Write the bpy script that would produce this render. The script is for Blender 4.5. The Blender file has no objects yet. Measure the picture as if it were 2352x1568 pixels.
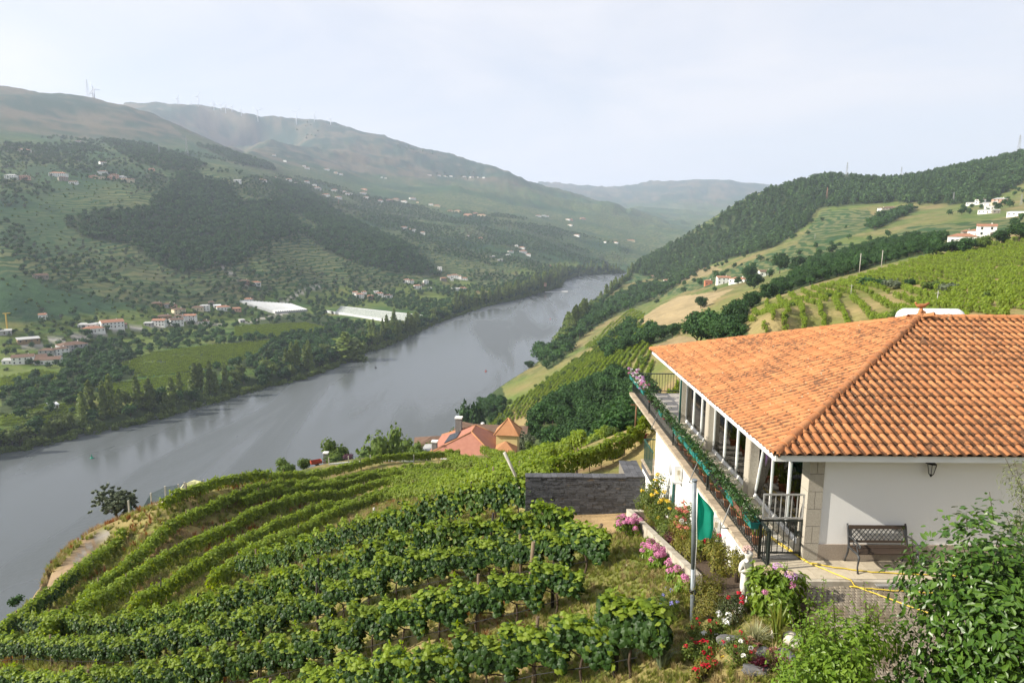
import bpy, bmesh, math, random
import numpy as np
from mathutils import Vector, Matrix, Euler

random.seed(7)
RNG = np.random.default_rng(11)
SC = bpy.context.scene
COL = SC.collection

# ------------------------------------------------------------------ camera, sky, sun, exposure
CAM_Z = 7.1                                   # eye height above the patio floor (patio z = 0)
F_PX, PITCH, ROLL, YAW = 1568.2, 9.337, 0.5, 0.3   # focal length in pixels of a 2352 px wide frame, degrees
cam_data = bpy.data.cameras.new("camera")
cam_data.sensor_width = 36.0
cam_data.lens = 36.0 * F_PX / 2352.0
cam_data.clip_start = 0.1
cam_data.clip_end = 60000.0
cam = bpy.data.objects.new("camera", cam_data)
COL.objects.link(cam)
_p, _r, _w = math.radians(PITCH), math.radians(ROLL), math.radians(YAW)
_F = Vector((math.sin(_w) * math.cos(_p), math.cos(_w) * math.cos(_p), -math.sin(_p)))
_R0 = Vector((math.cos(_w), -math.sin(_w), 0.0))
_U0 = _R0.cross(_F)
_R = _R0 * math.cos(_r) + _U0 * math.sin(_r)
_U = -_R0 * math.sin(_r) + _U0 * math.cos(_r)
cam.matrix_world = Matrix(((_R.x, _U.x, -_F.x, 0.0), (_R.y, _U.y, -_F.y, 0.0), (_R.z, _U.z, -_F.z, CAM_Z), (0, 0, 0, 1)))
SC.camera = cam

SUN_DIR = Vector((1.0, 0.18, -0.594)).normalized()     # the way the light travels
SUN_ELEV = math.asin(-SUN_DIR.z)
SUN_AZ = math.atan2(-SUN_DIR.x, -SUN_DIR.y)           # compass angle of the sun, clockwise from +Y
sun_data = bpy.data.lights.new("sun", 'SUN')
sun_data.energy = 5.0
sun_data.angle = math.radians(0.5)
sun_data.color = (1.0, 0.93, 0.80)
sun = bpy.data.objects.new("sun", sun_data)
sun.rotation_euler = SUN_DIR.to_track_quat('-Z', 'Y').to_euler()
sun.location = (-60, -20, 80)
COL.objects.link(sun)

world = bpy.data.worlds.new("World")
SC.world = world
world.use_nodes = True
wt = world.node_tree
wt.nodes.clear()
_out = wt.nodes.new('ShaderNodeOutputWorld')
_mix = wt.nodes.new('ShaderNodeMixShader')
_sky = wt.nodes.new('ShaderNodeTexSky')
_sky.sky_type = 'NISHITA'
_sky.sun_disc = False
_sky.sun_elevation = SUN_ELEV
_sky.sun_rotation = SUN_AZ
_sky.altitude = 150
_b1 = wt.nodes.new('ShaderNodeBackground')
_b1.inputs['Strength'].default_value = 0.10
_b2 = wt.nodes.new('ShaderNodeBackground')
_b2.inputs['Strength'].default_value = 1.0
_tc = wt.nodes.new('ShaderNodeTexCoord')
_mp = wt.nodes.new('ShaderNodeMapping')
_mp.inputs['Scale'].default_value = (1.0, 1.0, 3.6)
_mp.inputs['Rotation'].default_value = (0.12, 0.0, 0.5)
_n1 = wt.nodes.new('ShaderNodeTexNoise')
_n1.inputs['Scale'].default_value = 2.3
_n1.inputs['Detail'].default_value = 8.0
_n1.inputs['Roughness'].default_value = 0.55
_n1.inputs['Distortion'].default_value = 0.5
_r1 = wt.nodes.new('ShaderNodeMapRange')
_r1.inputs['From Min'].default_value = 0.30
_r1.inputs['From Max'].default_value = 0.62
_r1.inputs['To Min'].default_value = 0.72
_r1.inputs['To Max'].default_value = 0.97
_cc = wt.nodes.new('ShaderNodeValToRGB')
_cc.color_ramp.elements[0].position = 0.3
_cc.color_ramp.elements[0].color = (0.425, 0.435, 0.475, 1)
_cc.color_ramp.elements[1].position = 0.7
_cc.color_ramp.elements[1].color = (0.50, 0.495, 0.512, 1)
wt.links.new(_tc.outputs['Generated'], _mp.inputs['Vector'])
wt.links.new(_mp.outputs['Vector'], _n1.inputs['Vector'])
wt.links.new(_n1.outputs['Fac'], _r1.inputs['Value'])
wt.links.new(_n1.outputs['Fac'], _cc.inputs['Fac'])
wt.links.new(_cc.outputs['Color'], _b2.inputs['Color'])
wt.links.new(_sky.outputs['Color'], _b1.inputs['Color'])
wt.links.new(_r1.outputs['Result'], _mix.inputs['Fac'])
wt.links.new(_b1.outputs['Background'], _mix.inputs[1])
wt.links.new(_b2.outputs['Background'], _mix.inputs[2])
wt.links.new(_mix.outputs['Shader'], _out.inputs['Surface'])

SC.view_settings.view_transform = 'Standard'
SC.view_settings.look = 'None'
SC.view_settings.exposure = 0.95
SC.view_settings.gamma = 1.0
SC.view_settings.use_curve_mapping = False
SC.render.engine = 'CYCLES'
SC.cycles.max_bounces = 6
SC.cycles.diffuse_bounces = 3
SC.cycles.glossy_bounces = 3
SC.cycles.transmission_bounces = 4
SC.cycles.transparent_max_bounces = 8
SC.cycles.volume_bounces = 2
HAZE_DENSITY = 1.02e-4

# ------------------------------------------------------------------ camera maths used to survey the site from the photograph
def px_dir(x, y):
    """World direction through pixel (x, y) of the 2352 x 1568 frame, as azimuth (rad from +Y) and slope."""
    d = _F + _R * ((x - 1176.0) / F_PX) - _U * ((y - 784.0) / F_PX)
    h = math.hypot(d.x, d.y)
    return math.atan2(d.x, d.y), d.z / h

def px_at(x, y, r):
    """World point on that ray at ground distance r."""
    a, t = px_dir(x, y)
    return (r * math.sin(a), r * math.cos(a), CAM_Z + r * t)

def project(X, Y, Z):
    """2352-frame pixel of world points (numpy)."""
    X = np.asarray(X, float); Y = np.asarray(Y, float); Z = np.asarray(Z, float) - CAM_Z
    d = X * _F.x + Y * _F.y + Z * _F.z
    u = X * _R.x + Y * _R.y + Z * _R.z
    v = X * _U.x + Y * _U.y + Z * _U.z
    d = np.where(d < 0.05, 0.05, d)
    return 1176.0 + F_PX * u / d, 784.0 - F_PX * v / d

# ------------------------------------------------------------------ noise
def _hash(ix, iy, seed):
    h = (ix.astype(np.int64) * 374761393 + iy.astype(np.int64) * 668265263 + seed * 974634777) & 0x7fffffff
    h = ((h ^ (h >> 13)) * 1274126177) & 0x7fffffff
    h = h ^ (h >> 16)
    return (h & 0xffff) / 65535.0

def vnoise(x, y, seed=0):
    x = np.asarray(x, float); y = np.asarray(y, float)
    ix = np.floor(x); iy = np.floor(y)
    fx = x - ix; fy = y - iy
    fx = fx * fx * (3 - 2 * fx); fy = fy * fy * (3 - 2 * fy)
    a = _hash(ix, iy, seed); b = _hash(ix + 1, iy, seed)
    c = _hash(ix, iy + 1, seed); d = _hash(ix + 1, iy + 1, seed)
    return (a * (1 - fx) + b * fx) * (1 - fy) + (c * (1 - fx) + d * fx) * fy

def fbm(x, y, seed=0, octaves=4, gain=0.5):
    s = 0.0; a = 1.0; n = 0.0
    for k in range(octaves):
        s = s + a * (vnoise(x, y, seed + k * 17) - 0.5); n += a
        a *= gain; x = x * 2.03 + 11.3; y = y * 2.03 - 7.7
    return s / n * 2.0          # about -1 .. 1

# ------------------------------------------------------------------ the lie of the land
RIVER_Z = -113.0
# surveyed ground points: pixel of the 2352 frame and ground distance in metres
SURVEY = [
 # left hillside, going up
 (0,690,800),(0,600,930),(0,500,1150),(0,400,1450),(0,300,2300),(0,230,3000),
 (150,640,900),(150,540,1100),(150,440,1350),(150,340,2000),(150,260,2900),
 (300,640,930),(300,540,1150),(300,440,1400),(300,360,1900),(300,290,2800),
 (450,640,980),(450,540,1200),(450,440,1500),(450,370,2000),
 (600,660,1000),(600,600,1100),(600,530,1250),(600,450,1600),(560,400,1900),
 (750,650,1100),(750,580,1250),(750,520,1450),(740,460,2000),(700,400,2600),
 (900,640,1180),(900,590,1300),(900,540,1600),(900,480,2300),(900,420,3200),
 (1050,640,1300),(1050,600,1450),(1050,550,1800),(1050,490,2500),(1050,430,3300),
 (1200,620,1500),(1200,580,1800),(1200,520,2400),(1200,460,3300),
 (1290,620,1700),(1290,580,2000),(1300,540,2500),(1320,490,3300),
 (1420,600,2150),(1420,560,2500),(1430,520,3200),
 (1520,590,2400),(1520,540,3200),(1500,500,4200),(1620,520,4000),
 # crest of the near left hill
 (0,195,3500),(80,208,3500),(150,212,3500),(210,220,3500),(270,238,3400),(340,260,3300),(400,285,3150),(460,310,3000),(515,332,2800),(560,350,2750),
 # second ridge
 (300,238,5200),(430,240,5200),(520,252,5200),(590,268,5000),(650,267,5000),(740,275,4900),(830,300,4800),(900,315,4700),(1000,345,4600),(1100,375,4500),(1150,388,4400),(1180,400,4300),
 (1250,428,4200),(1330,448,4000),(1400,465,3900),(1440,485,3800),
 (600,320,3900),(750,360,3700),(900,380,3800),(1050,410,3800),(1200,430,3800),
 # far blue hills
 (1050,440,9000),(1130,428,9000),(1210,417,9000),(1300,425,9000),(1370,432,9000),(1470,422,8500),(1540,415,8500),(1640,412,8000),(1740,424,8000),(1820,428,9000),(1900,432,9000),
 (1450,470,6500),(1560,470,6200),(1660,475,6200),
 # right hill
 (1440,625,1650),(1500,595,1500),(1560,560,1450),(1630,515,1400),(1700,470,1400),(1760,445,1400),(1830,425,1400),(1900,412,1400),(2000,418,1400),(2100,412,1400),(2200,390,1400),(2352,358,1400),
 (1560,620,1250),(1650,580,1200),(1750,540,1150),(1850,500,1150),(1900,470,1200),(2050,480,1100),(2200,470,1050),(2352,440,1050),
 (1560,650,950),(1650,620,850),(1750,585,800),(1850,555,780),(2000,545,720),(2150,510,750),(2352,490,750),
 (1520,690,800),(1600,665,660),(1680,648,630),(1760,632,620),(1850,605,600),(2000,575,560),(2200,550,470),(2352,525,470),
 # bare slope, tree belt, bright terraces
 (1480,730,470),(1560,710,450),(1650,675,480),(1640,720,380),(1590,760,290),(1650,760,240),
 (1720,715,250),(1800,680,260),(1950,642,285),(2100,600,310),(2250,566,335),(2352,548,345),
 (1780,735,170),(2000,690,190),(2200,650,210),(2352,620,225),(2100,715,140),(2352,720,115),(1750,660,420),(1900,625,400),(2100,575,420),
 # right bank below the house
 (1480,800,280),(1400,850,270),(1300,900,290),(1200,945,320),(1150,950,340),(1320,830,420),(1400,770,520),(1420,720,700),
 (1380,920,215),(1250,980,190),(1480,960,150),(1400,1020,130),(1250,1045,125),(1480,1060,90),
 # vineyard below the camera
 (1100,1046,110),(1300,1062,95),(900,1052,117),(830,1052,119),(760,1064,118),(600,1108,117),(480,1125,116),(425,1139,114),(382,1153,110),(300,1183,103),(262,1200,95),(240,1208,95),(208,1224,87),(157,1258,76),(126,1292,70),(250,1250,72),(170,1290,68),(100,1370,62),(57,1425,54),(0,1480,50),
 (1000,1120,78),(800,1160,82),(709,1241,60),(518,1306,50),(650,1180,74),(500,1225,68),(350,1300,60),(200,1400,51),
 (1180,1185,29),(1000,1215,29.5),(850,1262,31),(700,1330,31),(450,1430,34.5),(250,1480,38),
 (1178,1292,21.8),(861,1372,23),(0,1568,36),(300,1568,29),(700,1568,20.5),
 (1436,1280,18.5),(1400,1450,15.0),(1411,1557,13.0),(1200,1568,14.2),(1000,1568,16),
 (1594,1425,14.35),(1540,1500,13.0),(1660,1500,12.3),
]
# ground points no pixel shows (behind crests, behind the house, under the camera), world metres
HIDDEN = [
 (0,-3,4.5),(-1,1.5,3.2),(-5,0,-0.5),(5,0,4.6),(4,3,2.2),(10,0,4.8),(20,0,5.6),(40,-5,6),(-20,-8,-8),(-10,10,-6.8),(-15,4,-8.5),(-20,14,-11),(-30,20,-14),(0,-40,12),(-60,-30,-22),(60,-40,18),
 (3,6.5,-0.2),(0,7,-1.0),(-4,8,-3.6),(1.5,10,-1.6),(-3,12,-4.0),(5,5.5,.6),(7,7,.35),(12,7,.8),(6,9.6,-.35),(9,9.6,-.3),(12,9.6,-.25),(7.5,12.5,-.5),(10,12.5,-.5),(14,12.5,-.4),(6.3,12.6,-.55),(7.5,11,-.45),(10,11,-.45),
 (8,20,-0.6),(14,20,-0.3),(20,20,0.2),(9,26,-0.6),(15,34,2.0),(20,34,2.2),(12,45,-4.5),(25,60,-5.5),(10,40,-6),(8,60,-12),(30,90,-9.5),(26,20,1.0),(40,30,1.0),(45,60,-4),
 (4.1,14.5,-1.15),(4.2,16,-1.5),(4.2,18,-1.95),(4.2,20.5,-2.55),(4.2,23,-3.2),(5.2,14.5,-1.0),(5.2,18,-1.9),(5.2,23,-3.2),(6,30,-5.5),(2,30,-5.0),(2.5,25.2,-3.95),(4.6,25.1,-3.8),(0.7,25.2,-4.05),(-2,25.5,-4.6),(4.9,13,-.65),(5.4,12.3,-.35),(4.0,12.3,-1.2),
 # the drop from the vineyard's edge to the water
 (-58,40,-48),(-75,60,-62),(-110,90,-105),(-130,60,-118),(-80,130,-72),(-120,160,-118),(-30,150,-58),(-60,200,-112),(0,160,-58),(-20,230,-100),(-140,20,-118),(-90,10,-60),(-40,-10,-20),(-48,28,-26),
 (30,180,-45),(60,140,-22),
]
CRESTS = [s for s in SURVEY if s not in ((0, 230, 3000), (150, 260, 2900), (300, 290, 2800), (150, 340, 2000), (0, 300, 2300), (300, 360, 1900)) and s[2] >= 1200 and (s[1] < 0.118 * s[0] + 262 if s[0] < 1250 else False) or s[2] >= 8000 or (s[0] >= 1630 and s[2] == 1400)]
BEHIND = []
for _x, _y, _d in CRESTS:
    for _k, _dp in ((1.22, 40),) if _d < 4250 else ((1.3, 60),) if _d < 8000 else ((1.5, 40),):
        BEHIND.append(px_at(_x, _y + _dp, _d * _k))
# the country outside the frame: rolling hills of the same height all round
for _a in list(range(60, 301, 20)):
    for _d, _z in ((700, 60), (2500, 330), (6000, 420), (12000, 300)):
        if (_a > 270 or _a < 0) and _d < 2000:
            continue
        BEHIND.append((_d * math.sin(math.radians(_a)), _d * math.cos(math.radians(_a)), _z))
for _a in range(-50, 51, 10):
    BEHIND.append((12000 * math.sin(math.radians(_a)), 12000 * math.cos(math.radians(_a)), 100))
_pts = [px_at(*s) for s in SURVEY] + HIDDEN + BEHIND
_P = np.array(_pts)
def _uv(x, y):
    r = np.maximum(np.hypot(x, y), 1.0)
    return np.arctan2(x, y) * 5.0, np.log(r) * 2.2, r
_cu, _cv, _cr = _uv(_P[:, 0], _P[:, 1])
_ct = (_P[:, 2] - CAM_Z) / _cr
def _phi(du, dv):
    return -np.sqrt(du * du + dv * dv + 0.003)
_n = len(_P)
_A = np.zeros((_n + 3, _n + 3))
_A[:_n, :_n] = _phi(_cu[:, None] - _cu[None], _cv[:, None] - _cv[None]) - 0.02 * np.eye(_n)
_A[:_n, _n] = 1; _A[:_n, _n + 1] = _cu; _A[:_n, _n + 2] = _cv
_A[_n:, :_n] = _A[:_n, _n:].T
_W = np.linalg.solve(_A, np.concatenate([_ct, [0, 0, 0]]))

# the river's edges as world polylines, read off the water line in the photograph
def on_water(x, y):
    a, t = px_dir(x, y); r = (RIVER_Z - CAM_Z) / t
    return (r * math.sin(a), r * math.cos(a))
BANK_L = [on_water(*p) for p in [(-400,1120),(0,1048),(200,1003),(400,955),(560,905),(700,872),(770,845),(830,815),(900,792),(1000,745),(1110,706),(1200,686),(1290,660),(1296,645),(1330,634),(1420,629),(1440,627)]]
BANK_R = [on_water(*p) for p in [(1440,640),(1440,660),(1425,672),(1395,690),(1345,722),(1315,748),(1290,772),(1262,812),(1225,846),(1190,876),(1130,905),(1080,925)]] + [(-20,300),(-75,215),(-125,140),(-140,80),(-150,20),(-180,-120)]
RIVER_POLY = np.array(BANK_L + BANK_R + [(-700,-200)])

def in_poly(px, py, poly):
    poly = np.asarray(poly, float)
    ins = np.zeros(np.shape(px), bool)
    j = len(poly) - 1
    for i in range(len(poly)):
        xi, yi = poly[i]; xj, yj = poly[j]
        c = ((yi > py) != (yj > py)) & (px < (xj - xi) * (py - yi) / (yj - yi + 1e-12) + xi)
        ins ^= c
        j = i
    return ins

def seg_dist(px, py, poly, closed=True):
    poly = np.asarray(poly, float)
    d = np.full(np.shape(px), 1e18)
    n = len(poly)
    for i in range(n if closed else n - 1):
        ax, ay = poly[i]; bx, by = poly[(i + 1) % n]
        ux, uy = bx - ax, by - ay
        L = ux * ux + uy * uy + 1e-9
        t = np.clip(((px - ax) * ux + (py - ay) * uy) / L, 0, 1)
        d = np.minimum(d, (px - ax - t * ux) ** 2 + (py - ay - t * uy) ** 2)
    return np.sqrt(d)

def river_sd(x, y):
    """Signed distance to the river's edge: negative in the water."""
    d = seg_dist(x, y, RIVER_POLY)
    return np.where(in_poly(x, y, RIVER_POLY), -d, d)

def ground_raw(x, y):
    u, v, r = _uv(x, y)
    t = np.full(np.shape(u), _W[_n]) + _W[_n + 1] * u + _W[_n + 2] * v
    for i in range(_n):
        t += _W[i] * _phi(u - _cu[i], v - _cv[i])
    return t, r

# skylines read off the photograph: each ridge stands no higher than its own line
SKY_1 = [(-200,150),(0,195),(80,208),(150,212),(210,220),(270,238),(340,260),(400,285),(460,310),(515,332),(560,350),(620,320),(700,120)]
SKY_2 = [(200,150),(250,236),(300,236),(430,240),(520,252),(590,267),(650,267),(740,275),(830,299),(900,315),(1000,345),(1100,375),(1150,388),(1180,400),(1250,428),(1330,448),(1400,465),(1440,485),(1490,470),(1560,300)]
SKY_3 = [(1360,560),(1410,636),(1440,623),(1500,592),(1560,558),(1630,515),(1700,470),(1760,445),(1830,425),(1900,412),(2000,416),(2100,411),(2200,388),(2352,357),(2600,300)]
CREST = [(-300,1700,45),(57,1418,54),(100,1370,62),(126,1292,70),(157,1258,76),(208,1224,87),(240,1208,95),(300,1183,103),(382,1153,110),(425,1139,114),(480,1125,116),(600,1108,118),(760,1064,122),(830,1052,124),(900,1052,126)]
def _line(pts):
    a = np.array([px_dir(q[0], q[1]) for q in pts]); return a[:, 0], a[:, 1]
_S1, _S2, _S3, _SC = _line(SKY_1), _line(SKY_2), _line(SKY_3), _line(CREST)
_CR = np.array([q[2] for q in CREST], float)
def ground(x, y):
    x = np.asarray(x, float); y = np.asarray(y, float)
    t, r = ground_raw(x, y)
    az = np.arctan2(x, y)
    def under(t, line, m):
        return np.where(m & (az > line[0][0]) & (az < line[0][-1]), np.minimum(t, np.interp(az, line[0], line[1])), t)
    t = under(t, _S1, (r > 1500) & (r < 4000))
    t = under(t, _S2, (r > 3600) & (r < 6500))
    t = under(t, _S3, (r > 900) & (r < 2200))
    rc = np.interp(az, _SC[0], _CR)
    t = under(t, _SC, (r > 24) & (r <= rc + 3))
    z = CAM_Z + r * t
    # beyond the brow of the vineyard the slope drops to the river
    zc = CAM_Z + rc * np.interp(az, _SC[0], _SC[1])
    fade = np.clip((az - _SC[0][-3]) / (_SC[0][-1] - _SC[0][-3]), 0, 1)
    drop = zc + .4 - (.62 - .45 * fade) * (r - rc - 2.5)
    z = np.where((az < _SC[0][-1]) & (az > -1.4) & (r > rc) & (r < 420), np.minimum(z, np.maximum(drop, RIVER_Z - 5)), z)
    # behind the long left ridge the land falls to a low plain
    a_l, a_r = px_dir(1190, 420)[0], px_dir(1238, 420)[0]
    w_ = np.clip((a_r - np.arctan2(x, y)) / (a_r - a_l), 0, 1) * np.clip((r - 5600) / 1200, 0, 1)
    z = z * (1 - w_) + 120.0 * w_
    b_l, b_r = px_dir(235, 240)[0], px_dir(285, 240)[0]
    w_ = np.clip((b_r - np.arctan2(x, y)) / (b_r - b_l), 0, 1) * np.clip((r - 3900) / 500, 0, 1)
    z = z * (1 - w_) + 250.0 * w_
    # broad folds and small relief, growing with distance
    far = np.clip((r - 350) / 900, 0, 1)
    z = z + far * (fbm(x / 420, y / 420, 3, 4) * 16 + fbm(x / 90, y / 90, 9, 3) * 4.0) * np.clip(r / 2200, 0.35, 1.0) + np.clip((r - 2500) / 1500, 0, 1) * (fbm(x / 150, y / 150, 13, 5, .6) * 30 + np.abs(fbm(x / 420, y / 420, 19, 3)) * 30 - 14)
    mid = np.clip((r - 60) / 120, 0, 1) * (1 - far)
    z = z + mid * fbm(x / 30, y / 30, 21, 3) * 1.2 + (1 - far) * np.clip(r / 30, 0.15, 1) * fbm(x / 4.0, y / 4.0, 5, 3) * 0.10
    z = np.where(z > 940, 940 + .25 * (z - 940), z)
    z = np.where(r > 10000, z - (r - 10000) * 0.1, z)
    # never let the far ground stand below the flood plain, shape the banks
    sd = river_sd(x, y)
    plain = RIVER_Z + 3.0 + np.clip(sd / 40, 0, 1) * 5.0 + np.clip(sd / 400, 0, 1) * 10
    z = np.where(r > 150, np.maximum(z, plain), z)
    w = np.clip((sd + 4) / 26.0, 0, 1)
    w = w * w * (3 - 2 * w)
    z = np.where(r > 100, (RIVER_Z - 4) * (1 - w) + z * w, z)
    # platform of the house and its patio, level
    return z

# polar survey grid round the viewpoint: fine inside the view, coarse elsewhere
_az = np.concatenate([np.linspace(-180, -46, 40, endpoint=False), np.linspace(-46, 46, 640), np.linspace(46, 180, 41)[1:]])
_az = np.radians(_az)
_rr = np.exp(np.concatenate([np.linspace(math.log(1.6), math.log(12500), 520)]))
GA, GR = np.meshgrid(_az, _rr, indexing='ij')
GX, GY = GR * np.sin(GA), GR * np.cos(GA)
GZ = ground(GX, GY)
GT = (GZ - CAM_Z) / GR

def gz(x, y):
    """Ground height at world points, bilinear from the survey grid."""
    x = np.atleast_1d(np.asarray(x, float)); y = np.atleast_1d(np.asarray(y, float))
    a = np.arctan2(x, y); r = np.clip(np.hypot(x, y), _rr[0], _rr[-1] * 0.999)
    ia = np.clip(np.searchsorted(_az, a) - 1, 0, len(_az) - 2)
    ir = np.clip(np.searchsorted(_rr, r) - 1, 0, len(_rr) - 2)
    fa = np.clip((a - _az[ia]) / (_az[ia + 1] - _az[ia]), 0, 1)
    fr = (r - _rr[ir]) / (_rr[ir + 1] - _rr[ir])
    return (GZ[ia, ir] * (1 - fa) * (1 - fr) + GZ[ia + 1, ir] * fa * (1 - fr) + GZ[ia, ir + 1] * (1 - fa) * fr + GZ[ia + 1, ir + 1] * fa * fr)

def gz1(x, y):
    return float(gz(x, y)[0])

def spot(x, y, lift=0.0, rmin=8.0):
    """First ground point (plus lift) that the ray through a pixel meets."""
    a, t = px_dir(x, y)
    ia = int(np.clip(np.searchsorted(_az, a) - 1, 0, len(_az) - 2))
    f = (a - _az[ia]) / (_az[ia + 1] - _az[ia])
    prof = (GZ[ia] * (1 - f) + GZ[ia + 1] * f + lift - CAM_Z) / _rr
    k = np.nonzero((prof >= t) & (_rr > rmin))[0]
    if len(k) == 0:
        k = [int(np.argmax(np.where(_rr > rmin, prof, -9)))]
    k = int(k[0])
    r = _rr[k]
    if k > 0 and prof[k] != prof[k - 1]:
        g = (t - prof[k - 1]) / (prof[k] - prof[k - 1])
        if 0 <= g <= 1:
            r = _rr[k - 1] + g * (_rr[k] - _rr[k - 1])
    return (r * math.sin(a), r * math.cos(a), CAM_Z + r * t - lift)

# ------------------------------------------------------------------ mesh tools
def link(o, parent=None):
    COL.objects.link(o)
    if parent is not None:
        o.parent = parent
    return o

def tag(o, label=None, cat=None, group=None, kind=None):
    if label: o['label'] = label
    if cat: o['category'] = cat
    if group: o['group'] = group
    if kind: o['kind'] = kind
    return o

def empty(name, loc, label=None, cat=None, group=None, rz=0.0):
    e = bpy.data.objects.new(name, None)
    e.empty_display_size = 0.2
    e.location = loc
    e.rotation_euler = (0, 0, rz)
    tag(e, label, cat, group)
    return link(e)

def mesh_np(name, V, polys, mats=(), midx=None, smooth=False):
    """Mesh from a vertex array and a list of (n, k) face arrays."""
    me = bpy.data.meshes.new(name)
    V = np.asarray(V, np.float32)
    polys = [np.asarray(p, np.int32) for p in polys if len(p)]
    loops = np.concatenate([p.ravel() for p in polys])
    tot = np.concatenate([np.full(len(p), p.shape[1], np.int32) for p in polys])
    start = np.concatenate([[0], np.cumsum(tot)[:-1]]).astype(np.int32)
    me.vertices.add(len(V)); me.vertices.foreach_set('co', V.ravel())
    me.loops.add(len(loops)); me.loops.foreach_set('vertex_index', loops)
    me.polygons.add(len(tot)); me.polygons.foreach_set('loop_start', start)
    try:
        me.polygons.foreach_set('loop_total', tot)
    except Exception:
        pass
    for m in mats:
        me.materials.append(m)
    if midx is not None:
        me.polygons.foreach_set('material_index', np.asarray(midx, np.int32))
    me.polygons.foreach_set('use_smooth', np.full(len(tot), bool(smooth)))
    me.update(calc_edges=True)
    me.validate()
    return me

class MB:
    """Collects boxes, tubes and sheets for ONE mesh object."""
    def __init__(self):
        self.v = []; self.f = []; self.sm = []
    def add(self, verts, faces, smooth=False):
        b = len(self.v)
        self.v.extend(tuple(p) for p in verts)
        for f in faces:
            self.f.append(tuple(b + i for i in f)); self.sm.append(smooth)
        return self
    def box(self, x0, x1, y0, y1, z0, z1, M=None):
        P = [(x0, y0, z0), (x1, y0, z0), (x1, y1, z0), (x0, y1, z0), (x0, y0, z1), (x1, y0, z1), (x1, y1, z1), (x0, y1, z1)]
        if M is not None:
            P = [M @ Vector(p) for p in P]
        return self.add(P, [(0, 3, 2, 1), (4, 5, 6, 7), (0, 1, 5, 4), (1, 2, 6, 5), (2, 3, 7, 6), (3, 0, 4, 7)])
    def cbox(self, c, sx, sy, sz, rot=None):
        M = Matrix.Translation(c)
        if rot is not None:
            M = M @ rot.to_4x4() if not isinstance(rot, Euler) else M @ rot.to_matrix().to_4x4()
        return self.box(-sx / 2, sx / 2, -sy / 2, sy / 2, -sz / 2, sz / 2, M)
    def bar(self, a, b, w, h=None, up=(0, 0, 1)):
        a = Vector(a); b = Vector(b); h = h or w
        d = b - a; L = d.length
        d.normalize()
        s = d.cross(Vector(up))
        if s.length < 1e-4: s = d.cross(Vector((1, 0, 0)))
        s.normalize(); u = s.cross(d)
        P = []
        for t in (a, b):
            for i, j in ((-1, -1), (1, -1), (1, 1), (-1, 1)):
                P.append(t + s * (i * w / 2) + u * (j * h / 2))
        return self.add(P, [(0, 1, 2, 3), (7, 6, 5, 4), (0, 4, 5, 1), (1, 5, 6, 2), (2, 6, 7, 3), (3, 7, 4, 0)])
    def tube(self, pts, rad, n=8, cap=True, smooth=True):
        pts = [Vector(p) for p in pts]
        rad = list(rad) if hasattr(rad, '__len__') else [rad] * len(pts)
        V = []; F = []
        prev = None
        for i, p in enumerate(pts):
            d = (pts[min(i + 1, len(pts) - 1)] - pts[max(i - 1, 0)]).normalized()
            if prev is None:
                s = d.cross(Vector((0, 0, 1)))
                if s.length < 1e-3: s = d.cross(Vector((1, 0, 0)))
            else:
                s = prev - d * prev.dot(d)
            s.normalize(); prev = s
            u = d.cross(s)
            for k in range(n):
                a = 2 * math.pi * k / n
                V.append(p + (s * math.cos(a) + u * math.sin(a)) * rad[i])
        for i in range(len(pts) - 1):
            for k in range(n):
                F.append((i * n + k, i * n + (k + 1) % n, (i + 1) * n + (k + 1) % n, (i + 1) * n + k))
        self.add(V, F, smooth)
        if cap:
            b = len(self.v) - len(V)
            self.f.append(tuple(b + k for k in reversed(range(n)))); self.sm.append(False)
            self.f.append(tuple(b + (len(pts) - 1) * n + k for k in range(n))); self.sm.append(False)
        return self
    def lathe(self, prof, c=(0, 0, 0), n=16, smooth=True):
        V = []; F = []
        for r, z in prof:
            for k in range(n):
                a = 2 * math.pi * k / n
                V.append((c[0] + r * math.cos(a), c[1] + r * math.sin(a), c[2] + z))
        for i in range(len(prof) - 1):
            for k in range(n):
                F.append((i * n + k, i * n + (k + 1) % n, (i + 1) * n + (k + 1) % n, (i + 1) * n + k))
        F.append(tuple(reversed(range(n))))
        F.append(tuple((len(prof) - 1) * n + k for k in range(n)))
        return self.add(V, F, smooth)
    def prism(self, poly, z0, z1):
        n = len(poly)
        V = [(p[0], p[1], z0) for p in poly] + [(p[0], p[1], z1) for p in poly]
        F = [tuple(reversed(range(n))), tuple(range(n, 2 * n))] + [(i, (i + 1) % n, n + (i + 1) % n, n + i) for i in range(n)]
        return self.add(V, F)
    def mesh(self, name, m=None):
        me = bpy.data.meshes.new(name)
        me.from_pydata([tuple(p) for p in self.v], [], self.f)
        if m is not None: me.materials.append(m)
        me.polygons.foreach_set('use_smooth', self.sm)
        me.update()
        return me
    def build(self, name, m=None, parent=None, origin=(0, 0, 0)):
        """origin: where the parent stands, subtracted when the shape was drawn in world metres."""
        if origin != (0, 0, 0):
            self.v = [(p[0] - origin[0], p[1] - origin[1], p[2] - origin[2]) for p in self.v]
        o = bpy.data.objects.new(name, self.mesh(name, m))
        return link(o, parent)

def obj(name, me, parent=None, loc=None, rot=None, scale=None):
    o = bpy.data.objects.new(name, me)
    if loc is not None: o.location = loc
    if rot is not None: o.rotation_euler = rot
    if scale is not None: o.scale = scale
    return link(o, parent)

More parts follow.
